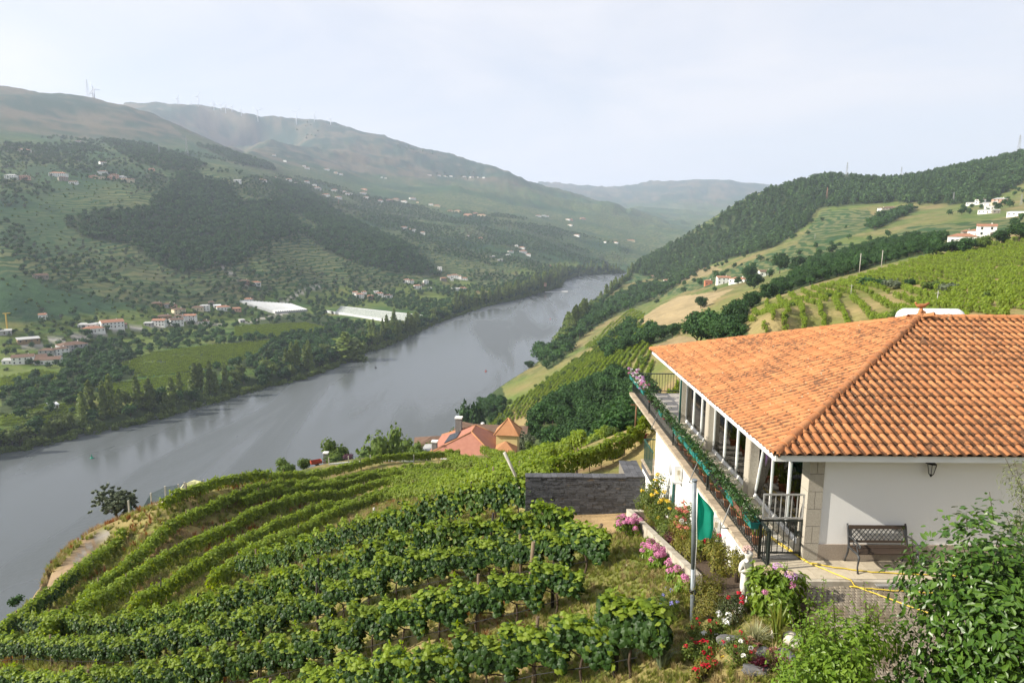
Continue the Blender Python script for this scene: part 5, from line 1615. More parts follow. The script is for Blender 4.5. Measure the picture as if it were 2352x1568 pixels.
scatter('flood_plain_vines', 'rows of yellow green vines in the fields of the flood plain', FP, VINE_D, np.stack([np.zeros(n), np.zeros(n), FA], 1), np.stack([RNG.uniform(1.5, 2.0, n), RNG.uniform(1.1, 1.6, n), RNG.uniform(1.0, 1.5, n)], 1))

for poly, a, b_, dz, kp, sp, sd_ in (
    ([(1110,985),(1180,925),(1270,865),(1340,815),(1420,770),(1500,740),(1500,870),(1400,885),(1290,915),(1210,960)], 110, 430, 1.9, .30, .95, 3),
    ([(1340,800),(1400,745),(1450,710),(1480,720),(1470,780),(1400,800)], 300, 900, 2.6, .36, 1.6, 4)):
    p_, an_ = contour_rows(poly, a, b_, dz, kp, sp, sd_)
    CP.append(p_); CA.append(an_)
CP = np.vstack(CP); CA = np.concatenate(CA); n = len(CP)
print('terrace vines', n)
scatter('terrace_vines', 'rows of bright green vines following the terraces of the right hillside', CP, VINE_D, np.stack([np.zeros(n), np.zeros(n), CA], 1), np.stack([RNG.uniform(.9, 1.3, n), RNG.uniform(.8, 1.2, n), RNG.uniform(.8, 1.25, n)], 1))

# ------------------------------------------------------------------ trees
def blob(seed, n_lobes, spread, size, sub=2, flat=.85, height=1.0):
    """Lumpy crown core of overlapping noisy spheres, unit height about 1."""
    rng = np.random.default_rng(seed)
    V_all, F_all = [], []
    off = 0
    bm = bmesh.new(); bmesh.ops.create_icosphere(bm, subdivisions=sub, radius=1.0)
    base = np.array([v.co[:] for v in bm.verts]); faces = np.array([[v.index for v in f.verts] for f in bm.faces]); bm.free()
    for k in range(n_lobes):
        a = rng.uniform(0, 6.28); rr = spread * math.sqrt(rng.random())
        z = height * rng.uniform(.35, .78)
        s = size * rng.uniform(.7, 1.15)
        c = np.array([rr * math.cos(a), rr * math.sin(a), z])
        V = base * (1 + .32 * (vnoise(base[:, 0] * 2.6 + k * 9, base[:, 1] * 2.6 + base[:, 2] * 3.1 + seed, seed + k)[:, None] - .5) * 2)
        V = V * s * np.array([1, 1, flat]) + c
        V_all.append(V); F_all.append(faces + off); off += len(V)
    return np.vstack(V_all), np.vstack(F_all)

def crown_mesh(seed, m, lobes=7, spread=.30, size=.24, nleaf=500, leaf=.075, sub=2, flat=.85, name='crown', core=True, tmpl=LEAF_PENT, height=1.0):
    rng = np.random.default_rng(seed + 5)
    V, F = blob(seed, lobes, spread, size, sub, flat, height)
    ce = V.reshape(lobes, -1, 3).mean(axis=1)
    idx = rng.integers(0, len(V), nleaf)
    per = len(V) // lobes
    Nn = _unit(V[idx] - ce[idx // per])
    C = V[idx] + Nn * rng.uniform(-.02, .05, (nleaf, 1)) * size / .24
    lv, lf = leaves_np(C, Nn + [0, 0, .25], leaf * rng.uniform(.6, 1.35, nleaf), tmpl, rng, droop=.4, jitter=.55)
    if core:
        Vc = V - (V - ce[np.arange(len(V)) // per]) * .24
        return mesh_np(name, np.vstack([Vc, lv]), [F, lf + len(Vc)], [m], smooth=False)
    return mesh_np(name, lv, [lf], [m])

def trunk_mesh(seed, h, r, m=None, limbs=4, reach=.3):
    rng = random.Random(seed)
    q = MB()
    q.tube([(0, 0, -.06), (rng.uniform(-.01, .01), 0, h * .4), (rng.uniform(-.02, .02), rng.uniform(-.02, .02), h), (0, 0, h * 1.7)], [r * 1.35, r, r * .8, r * .25], 6)
    for k in range(limbs):
        a = 6.28 * k / limbs + rng.uniform(-.4, .4)
        q.tube([(0, 0, h * rng.uniform(.7, 1.0)), (reach * .5 * math.cos(a), reach * .5 * math.sin(a), h * 1.35), (reach * math.cos(a), reach * math.sin(a), h * 1.8)], [r * .55, r * .4, r * .12], 5)
    return q.mesh('trunk', m or M_BARK)

def poplar_mesh(seed, m):
    rng = np.random.default_rng(seed)
    n = 620
    z = rng.uniform(.10, 1.0, n)
    w = .115 * np.sin(np.clip((z - .02) / 1.0, 0, 1) ** .7 * math.pi) ** .6 * (1 + .35 * np.sin(z * 23 + seed))
    a = rng.uniform(0, 6.28, n)
    k = rng.uniform(.5, 1.1, n)
    C = np.stack([w * k * np.cos(a), w * k * np.sin(a), z], 1)
    Nn = np.stack([np.cos(a), np.sin(a), np.full(n, .4)], 1)
    V, F = leaves_np(C, Nn, .055 * rng.uniform(.7, 1.4, n), LEAF_PENT, rng, droop=-.6, jitter=.5)
    return mesh_np('crown', V, [F], [m])

def pine_mesh(seed, m, n=260):
    rng = np.random.default_rng(seed)
    z = rng.uniform(.28, 1.0, n)
    w = .31 * (1 - ((z - .28) / .75) ** 1.8) * (1 + .4 * np.sin(z * 26 + seed)) + .03
    a = rng.uniform(0, 6.28, n); k = rng.random(n) ** .5
    C = np.stack([w * k * np.cos(a), w * k * np.sin(a), z], 1)
    Nn = np.stack([np.cos(a), np.sin(a), np.full(n, .7)], 1)
    V, F = leaves_np(C, Nn, .10 * rng.uniform(.6, 1.4, n), LEAF_QUAD, rng, droop=.2, jitter=.5)
    return mesh_np('crown', V, [F], [m])

def joined(crown, trunk, name):
    """Crown and trunk in one mesh, for woods nobody could count."""
    bm = bmesh.new(); bm.from_mesh(crown)
    n = len(bm.faces); bm.from_mesh(trunk)
    me = bpy.data.meshes.new(name); bm.faces.ensure_lookup_table()
    for f in bm.faces[n:]: f.material_index = 1
    bm.to_mesh(me); bm.free()
    me.materials.append(crown.materials[0]); me.materials.append(trunk.materials[0])
    return me

T_SHORT = [trunk_mesh(k, .26, .022) for k in range(3)]
T_TALL = [trunk_mesh(10 + k, .40, .012, limbs=3, reach=.1) for k in range(2)]
CROWNS = {
 'broad': [crown_mesh(k, M_TREE, lobes=6, spread=.26, size=.25, nleaf=260, leaf=.11, sub=1) for k in range(4)],
 'leafy': [crown_mesh(20 + k, M_TREE, lobes=11, spread=.30, size=.20, nleaf=2000, leaf=.062, sub=2) for k in range(4)],
 'bright': [crown_mesh(30 + k, M_TREE2, lobes=9, spread=.28, size=.21, nleaf=1300, leaf=.07, sub=2) for k in range(3)],
 'olive': [crown_mesh(40 + k, M_OLIVE, lobes=18, spread=.27, size=.21, nleaf=9000, leaf=.040, sub=1, core=False) for k in range(3)],
 'willow': [crown_mesh(50 + k, M_POPLAR, lobes=8, spread=.28, size=.22, nleaf=800, leaf=.085, sub=1) for k in range(3)],
 'pine': [pine_mesh(60 + k, M_PINE) for k in range(2)] + [crown_mesh(64 + k, M_PINE, lobes=6, spread=.20, size=.24, nleaf=320, leaf=.10, sub=1, flat=1.1) for k in range(3)],
 'poplar': [poplar_mesh(70 + k, M_POPLAR) for k in range(3)],
 'bush': [crown_mesh(80 + k, M_TREE2, lobes=7, spread=.34, size=.26, nleaf=500, leaf=.10, sub=1, height=.75) for k in range(3)],
}
KINDNAME = {'broad': 'broadleaf_tree', 'leafy': 'broadleaf_tree', 'bright': 'broadleaf_tree', 'olive': 'olive_tree', 'willow': 'willow_tree', 'pine': 'pine_tree', 'poplar': 'poplar_tree', 'bush': 'bush'}
LOOK = {'broad': 'dark green round tree', 'leafy': 'dark green leafy tree', 'bright': 'fresh green leafy tree', 'olive': 'grey green olive tree', 'willow': 'pale green willow', 'pine': 'dark pine tree', 'poplar': 'slender upright poplar', 'bush': 'low green bush'}
TREES = []          # x, y, z, height, width factor, kind, place

GLASS_PX = ([(545,686),(715,700),(720,724),(625,730)], [(735,704),(900,708),(985,727),(940,756),(760,732)])
FIELD_PX = ([(270,838),(360,808),(480,795),(620,782),(600,812),(520,842),(330,868)], [(210,890),(330,872),(480,850),(430,900),(300,930)], [(540,750),(700,742),(760,755),(640,775),(540,775)])
def fill(poly, spacing, kind, h, place, seed, rmin=100, rmax=2600, dens=None):
    vs = [spot(*p) for p in poly]
    rs = [math.hypot(v[0], v[1]) for v in vs]
    lo, hi = max(rmin, min(rs) * .85), min(rmax, max(rs) * 1.15)
    xs = [v[0] for v in vs]; ys = [v[1] for v in vs]
    rng = np.random.default_rng(seed)
    nx, ny = int((max(xs) - min(xs)) / spacing) + 2, int((max(ys) - min(ys)) / spacing) + 2
    gx, gy = np.meshgrid(min(xs) + spacing * np.arange(nx), min(ys) + spacing * np.arange(ny))
    gx = (gx + rng.uniform(-.5, .5, gx.shape) * spacing).ravel(); gy = (gy + rng.uniform(-.5, .5, gy.shape) * spacing).ravel()
    r = np.hypot(gx, gy); z = gz(gx, gy); px, py = project(gx, gy, z)
    m = in_poly(px, py, poly) & (r > lo) & (r < hi) & (gy > 1) & (z > RIVER_Z + .5)
    for gp_ in GLASS_PX + FIELD_PX: m &= ~in_poly(px, py, gp_)
    if dens is not None: m &= fbm(gx / dens[0], gy / dens[0], seed, 3) > dens[1]
    for x, y, zz in zip(gx[m], gy[m], z[m]):
        TREES.append((x, y, zz - .2, h * rng.uniform(.65, 1.3), rng.uniform(.8, 1.25), kind, place))

PLACES = ['in the dark wood on the left hillside', 'on the spur of the left hill', 'on the upper left slope', 'on the wooded ridge above the greenhouses', 'on the upper spur', 'in the pine wood of the right hill', 'in the copse between the right hill vineyards',
          'in the tree belt above the orange roof', 'in the wood below the terraced rows', 'along the right bank of the river', 'below the bare tan slope', 'at the water below the terraced rows', 'in the orchard wood on the flood plain', 'in the orchards by the left bank', 'on the far left bank', 'around the greenhouses']
for i, (poly, sp, kind, h) in enumerate(FOREST):
    k = 'leafy' if i in (7, 8, 11) else kind
    fill(poly, sp, k, h, PLACES[i], 300 + i, rmin=70)
# loose trees all over the terraced hillsides and the fields
LH = [(0,330),(200,330),(420,420),(640,400),(900,440),(1200,470),(1450,520),(1440,610),(1280,640),(1050,650),(800,690),(500,740),(200,770),(0,800)]
fill(LH, 12, 'broad', 6.0, 'scattered over the terraces of the left hillside', 401, dens=(110, -.05))
fill(LH, 17, 'bush', 3.2, 'in the hedges of the left hillside', 411, dens=(60, -.3))
fill(LH, 15, 'olive', 4.5, 'among the terraces of the left hillside', 402, dens=(90, .10))
fill([(0,290),(300,330),(560,360),(560,420),(0,420)], 22, 'broad', 8, 'on the upper left slope', 403, dens=(150, .12))
fill([(0,800),(150,790),(500,740),(800,760),(640,860),(400,910),(200,950),(0,980)], 10, 'broad', 6.0, 'in the fields of the flood plain', 404, dens=(45, -.12))
fill([(0,760),(300,700),(640,690),(900,720),(1250,650),(1240,670),(1000,740),(820,800),(700,860),(300,960),(0,1020)], 14, 'bush', 3.0, 'in the hedges of the flood plain', 414, dens=(30, -.1))
fill([(1480,640),(1700,560),(1900,500),(2352,440),(2352,540),(2000,580),(1700,660),(1500,700)], 24, 'broad', 6.5, 'on the terraces of the right hill', 405, dens=(100, .10))
fill([(1900,420),(2352,380),(2352,480),(2100,480)], 26, 'broad', 7, 'near the top of the right hill', 406, dens=(60, .0))
fill([(700,280),(1150,392),(1200,430),(1000,430),(800,380),(650,330)], 60, 'broad', 12, 'on the far moorland ridge', 407, rmax=5200, dens=(300, .15))
fill([(1120,1000),(1180,930),(1300,860),(1480,800),(1480,880),(1380,890),(1250,960)], 9, 'bush', 3.0, 'between the terraced rows by the river', 408, rmin=100, dens=(25, .15))
fill([(1700,760),(1800,690),(2000,650),(2200,660),(2352,640),(2352,740),(2000,745)], 8, 'bush', 2.2, 'on the banks of the bright terraces', 409, rmin=125, dens=(18, .22))
fill([(640,700),(900,672),(1250,640),(1265,652),(1000,740),(900,780),(820,790)], 9, 'broad', 6.0, 'in the orchards beyond the greenhouses', 415, dens=(60, -.12))
fill([(1060,990),(1150,935),(1280,855),(1360,800),(1440,740),(1480,720),(1400,800),(1250,900)], 7, 'bush', 2.6, 'on the slope above the right bank', 416, dens=(26, -.25))
# the riverside belt: willows low at the water, poplars behind
def belt(bank, side, n0, n1, seed, place):
    B = np.array(bank); d = np.concatenate([[0], np.cumsum(np.hypot(*np.diff(B, axis=0).T))])
    rng = np.random.default_rng(seed)
    for s in np.arange(4, d[-1] - 4, 3.2):
        x = np.interp(s, d, B[:, 0]); y = np.interp(s, d, B[:, 1])
        x2 = np.interp(s + 2, d, B[:, 0]); y2 = np.interp(s + 2, d, B[:, 1])
        nx_, ny_ = -(y2 - y), (x2 - x); L_ = math.hypot(nx_, ny_) + 1e-6; nx_, ny_ = nx_ / L_ * side, ny_ / L_ * side
        grove = float(fbm(np.array([s / 70.0]), np.array([seed * 1.0]), seed, 2)[0])
        for j in range(2):
            o = rng.uniform(1, 6) if j == 0 else rng.uniform(6, 24)
            X, Y = x + nx_ * o, y + ny_ * o
            k = 'willow' if j == 0 else ('poplar' if grove > -.05 and rng.random() < .65 else 'broad' if rng.random() < .5 else 'willow')
            h = rng.uniform(4, 8) if j == 0 else (rng.uniform(13, 23) if k == 'poplar' else rng.uniform(7, 13))
            TREES.append((X, Y, gz1(X, Y) - .3, h, rng.uniform(.85, 1.25), k, place))
belt(BANK_L[2:], 1, 0, 0, 5, 'in the riverside belt of the left bank')
belt(BANK_L[:3], 1, 0, 0, 8, 'in the riverside belt at the left edge')
belt(BANK_R[2:9], 1, 0, 0, 6, 'in the riverside belt of the right bank')
def one(x, y, hpx, kind, place, wide=1.0, r=None):
    """A tree whose foot shows at a pixel and whose height in pixels was read off."""
    X, Y, Z = spot(x, y) if r is None else px_at(x, y, r)
    if r is not None: Z = gz1(X, Y)
    d = math.hypot(X, Y)
    h = hpx / F_PX * d; hh = h if r is None else max(h, px_at(x, y - hpx, r)[2] - Z + .1)
    TREES.append((X, Y, Z - .1, hh, wide * (h / hh) ** .5, kind, place))
for a in ((270,1192,82,'olive','standing alone at the bend of the gravel track',1.25,88),(775,1040,36,'bright','beside the red cart',1.35,125),(890,1008,36,'bright','behind the paved terrace by the river',.9,150),(860,1020,30,'bright','left of the paved terrace',1.6,140),
          (930,1024,20,'bright','right of the paved terrace',1.3,140),(660,1085,34,'bright','left of the red cart',1.3,118),(700,1075,28,'bright','nearer the red cart',1.2,118),(585,1100,30,'bush','on the brow beside the fence',1.3,117),(510,1112,24,'bush','round and grey green on the brow',1.1,117),(470,1125,20,'bush','yellowish on the brow',1.7,116),
          (1000,1024,16,'bright','in front of the old ruin',1.7,125),(960,1034,20,'bright','left of the red roofed house',1.5,118),(1045,1003,18,'bright','against the red roofed house',1.5,128),
          (1225,1050,38,'bright','right of the turret house',1.1,112),(1255,1048,34,'leafy','right of the turret house behind the first',1.2,118),(1290,1052,30,'bright','further right of the turret house',1.2,105),(1210,1020,30,'olive','pale behind the turret',1.3,125),(1330,1050,40,'leafy','left of the telegraph poles',1.2,120),(1380,1060,36,'leafy','right of the telegraph poles',1.3,105),
          (1400,1085,26,'bright','behind the slate wall, left',1.5,60),(1370,1080,30,'bright','behind the slate wall, further left',1.3,66),(1480,1040,46,'olive','beside the annex railing',1.2,85),
          (1640,780,72,'leafy','left end of the tree belt by the orange roof',1.25,205),(1600,770,58,'leafy','at the far left of the tree belt by the orange roof',1.2,225),(1690,760,60,'leafy','in front of the tree belt by the orange roof',1.3,215),(1610,700,24,'leafy','above the tan slope',1.2,420),(1730,690,38,'leafy','beside the white houses',1.2,420),(1720,655,40,'leafy','behind the white houses, left',.9,560),(1790,640,46,'leafy','behind the white houses, right',1.0,560),(1830,630,30,'leafy','far right behind the white houses',1.1,560),
          (1246,850,56,'leafy','large and round at the right bank',1.2,600),(1090,940,28,'leafy','standing out at the right bank',1.1,330),(1215,860,20,'leafy','below the large round tree of the right bank',1.3,500),(2150,592,34,'leafy','in front of the vineyard estate, first',1.3,None),(2185,586,30,'leafy','in front of the vineyard estate, second',1.3,None),(2215,582,36,'leafy','in front of the vineyard estate, third',1.3,None),(2250,574,30,'bright','in front of the vineyard estate, fourth',1.3,None),(2300,560,30,'leafy','right of the vineyard estate',1.5,None),(2340,556,38,'leafy','at the right edge by the vineyard estate',1.4,None),(795,835,70,'poplar','broad one among the left bank trees',2.6,None),(820,838,40,'willow','at the water below the greenhouses',1.4,None)):
    one(*a)

# the largest in the picture are trees of their own, the rest make up the woods
def tree_px(t):
    X, Y = project(t[0], t[1], t[2]); d = math.hypot(t[0], t[1])
    if X < -20 or X > 2372 or Y < -60 or Y > 1620: return 0
    ia = int(np.clip(np.searchsorted(_az, math.atan2(t[0], t[1])) - 1, 0, len(_az) - 2))
    ir = int(np.searchsorted(_rr, d))
    if ir > 3 and GT[ia, 20:ir - 3].max() > (t[2] + t[3] - CAM_Z) / d + .001: return 0
    return t[3] * t[4] ** .5 / d * F_PX
TREES.sort(key=lambda t: -tree_px(t))
NBIG = 290
def tree_z(x, y, z): return z
_grp = {}
for t in TREES[:NBIG]: _grp.setdefault((t[5], t[6]), []).append(t)
rng_t = random.Random(9)
for (kind, place), ts in _grp.items():
    ts.sort(key=lambda t: float(project(t[0], t[1], t[2])[0]))
    for n_, (x, y, z, h, wd, _k, _p) in enumerate(ts):
        lab = LOOK[kind] + (', ' + ordinal(n_) + ' from the left ' if len(ts) > 1 else ' ') + place
        r = empty(KINDNAME[kind], (x, y, z), lab, 'bush' if kind == 'bush' else 'tree', LOOK[kind] + 's ' + place if len(ts) > 1 else None, rz=rng_t.uniform(0, 6.28))
        r.scale = (h * wd, h * wd, h)
        src = CROWNS['leafy' if kind == 'broad' else kind]
        obj('crown', rng_t.choice(src), r)
        obj('trunk', rng_t.choice(T_TALL if kind in ('pine', 'poplar') else T_SHORT), r)
rest = {}
for t in TREES[NBIG:]: rest.setdefault(t[5], []).append(t)
WOODNAME = {'broad': ('broadleaf_woods', 'dark broadleaf woods and scattered trees covering the valley sides'), 'leafy': ('copse', 'dense dark green copse of oaks on the right slope'), 'pine': ('pine_woods', 'dark pine woods covering the right hill'),
            'olive': ('olive_groves', 'grey green olive groves on the terraces'), 'willow': ('riverside_willows', 'pale willows lining the river banks'), 'poplar': ('riverside_poplars', 'tall poplars lining the river banks'), 'bush': ('scrub', 'low green scrub on the terrace banks'), 'bright': ('garden_trees', 'fresh green garden trees')}
for kind, ts in rest.items():
    n = len(ts)
    pr = [joined(c, T_TALL[0] if kind in ('pine', 'poplar') else T_SHORT[i % 3], 'wood_source') for i, c in enumerate(CROWNS[kind])]
    A = np.array([t[:5] for t in ts])
    scatter(WOODNAME[kind][0], WOODNAME[kind][1], A[:, :3], pr, np.stack([np.zeros(n), np.zeros(n), RNG.uniform(0, 6.28, n)], 1), np.stack([A[:, 3] * A[:, 4], A[:, 3] * A[:, 4], A[:, 3]], 1))
print('trees', len(TREES), {k: len(v) for k, v in rest.items()}, 'smallest own', tree_px(TREES[NBIG - 1]))

# ------------------------------------------------------------------ far houses
WALLS = {'white': mat('village_white', (.78, .77, .74), (.70, .69, .66), scale=.6, rough=.9), 'cream': mat('village_cream', (.62, .54, .38), (.56, .48, .33), scale=.6, rough=.9),
         'grey': mat('village_grey', (.40, .39, .38), (.32, .31, .30), scale=.8, rough=.9), 'brown': mat('village_brown', (.27, .19, .10), (.22, .15, .085), scale=.6, rough=.9),
         'stone': mat('village_stone', (.30, .27, .22), (.21, .19, .155), scale=1.5, rough=.95), 'pink': mat('village_pink', (.58, .36, .26), (.50, .30, .22), scale=.6, rough=.9), 'red': mat('village_red', (.50, .19, .10), (.44, .16, .085), scale=.6, rough=.9)}
def rib_roof(name, a, b_):
    m, nt, bs = _bsdf(name, .85, .15)
    tc = nt.nodes.new('ShaderNodeTexCoord'); w_ = nt.nodes.new('ShaderNodeTexWave'); w_.inputs['Scale'].default_value = 3.2; w_.inputs['Distortion'].default_value = .6
    n = nt.nodes.new('ShaderNodeTexNoise'); n.inputs['Scale'].default_value = 1.1; n.inputs['Detail'].default_value = 6
    r = nt.nodes.new('ShaderNodeValToRGB'); r.color_ramp.elements[0].position = .3; r.color_ramp.elements[0].color = (*a, 1); r.color_ramp.elements[1].position = .7; r.color_ramp.elements[1].color = (*b_, 1)
    L = nt.links.new
    L(tc.outputs['Object'], w_.inputs['Vector']); L(tc.outputs['Object'], n.inputs['Vector']); L(n.outputs['Fac'], r.inputs['Fac']); L(r.outputs['Color'], bs.inputs['Base Color'])
    bp = nt.nodes.new('ShaderNodeBump'); bp.inputs['Strength'].default_value = .6; bp.inputs['Distance'].default_value = .06
    L(w_.outputs['Fac'], bp.inputs['Height']); L(bp.outputs['Normal'], bs.inputs['Normal'])
    return m
ROOFS = {'orange': rib_roof('village_orange_tiles', (.36, .185, .115), (.29, .145, .095)), 'brown': rib_roof('village_brown_tiles', (.19, .12, .085), (.13, .085, .062)), 'grey': rib_roof('village_grey_sheet', (.44, .44, .43), (.36, .36, .35)), 'white': rib_roof('village_white_sheet', (.72, .73, .74), (.62, .63, .65))}
M_WIN = mat('dark_window', (.035, .04, .045), rough=.15, spec=.6)
M_SHUT = mat('window_shutter', (.14, .11, .09), rough=.7)
_wq = MB(); _wq.box(-.5, .5, -.06, .02, -.65, .65); WIN_ME = _wq.mesh('window', M_WIN)
_dq = MB(); _dq.box(-.5, .5, -.06, .02, 0, 2.1); DOOR_ME = _dq.mesh('door', M_SHUT)
def village_house(loc, w_, d, h, wall, roof, kind='hip', rz=0.0, label='', group=None, name='village_house', windows=True):
    r = empty(name, loc, label, 'house', group, rz=rz)
    q = MB(); q.box(-w_ / 2, w_ / 2, -d / 2, d / 2, -3.5, h)
    rise = .30 * d / 2 + .2
    if kind == 'gable':
        q.add([(-w_ / 2, -d / 2, h), (-w_ / 2, d / 2, h), (-w_ / 2, 0, h + rise)], [(0, 2, 1)]); q.add([(w_ / 2, -d / 2, h), (w_ / 2, d / 2, h), (w_ / 2, 0, h + rise)], [(0, 1, 2)])
    q.build('wall', WALLS[wall], r)
    o_ = .35; W, D = w_ / 2 + o_, d / 2 + o_; e = h - .08
    q = MB()
    if kind == 'hip':
        k = max(W - D, .3)
        T = [(-k, 0, h + rise), (k, 0, h + rise)]
        q.add([(-W, -D, e), (W, -D, e), (W, D, e), (-W, D, e)] + T, [(0, 1, 5, 4), (1, 2, 5), (2, 3, 4, 5), (3, 0, 4), (3, 2, 1, 0)])
    elif kind == 'gable':
        t = .14
        for s in (-1, 1):
            V = [(-W, s * D, e - .05), (W, s * D, e - .05), (W, 0, h + rise + .05), (-W, 0, h + rise + .05)]
            q.add(V + [(x, y, z + t) for x, y, z in V], [(0, 1, 2, 3), (7, 6, 5, 4), (0, 4, 5, 1), (1, 5, 6, 2), (2, 6, 7, 3), (3, 7, 4, 0)])
    elif kind == 'shed':
        V = [(-W, -D, e), (W, -D, e), (W, D, e + .8), (-W, D, e + .8)]
        q.add(V + [(x, y, z + .15) for x, y, z in V], [(3, 2, 1, 0), (4, 5, 6, 7), (0, 1, 5, 4), (1, 2, 6, 5), (2, 3, 7, 6), (3, 0, 4, 7)])
    rf = q.build('roof', ROOFS[roof], r)
    if kind != 'shed':
        q = MB(); q.box(w_ * .22, w_ * .22 + .6, .2, .8, h + .2, h + rise + .7); q.build('chimney', WALLS['white' if wall != 'stone' else 'stone'], rf)
    if windows:
        n = max(2, int(w_ / 3.2))
        for fl in range(2 if h > 4.5 else 1):
            for k in range(n):
                x = -w_ / 2 + w_ * (k + .5) / n
                if fl == 0 and k == n // 2: obj('door', DOOR_ME, r, (x, -d / 2, .05 if h < 4.5 else .0))
                else: obj('window', WIN_ME, r, (x, -d / 2, 1.5 + 2.7 * fl))
        for k in range(2): obj('window', WIN_ME, r, (w_ / 2, -d / 4 + d / 2 * k, h - 1.3), (0, 0, math.pi / 2))
    return r

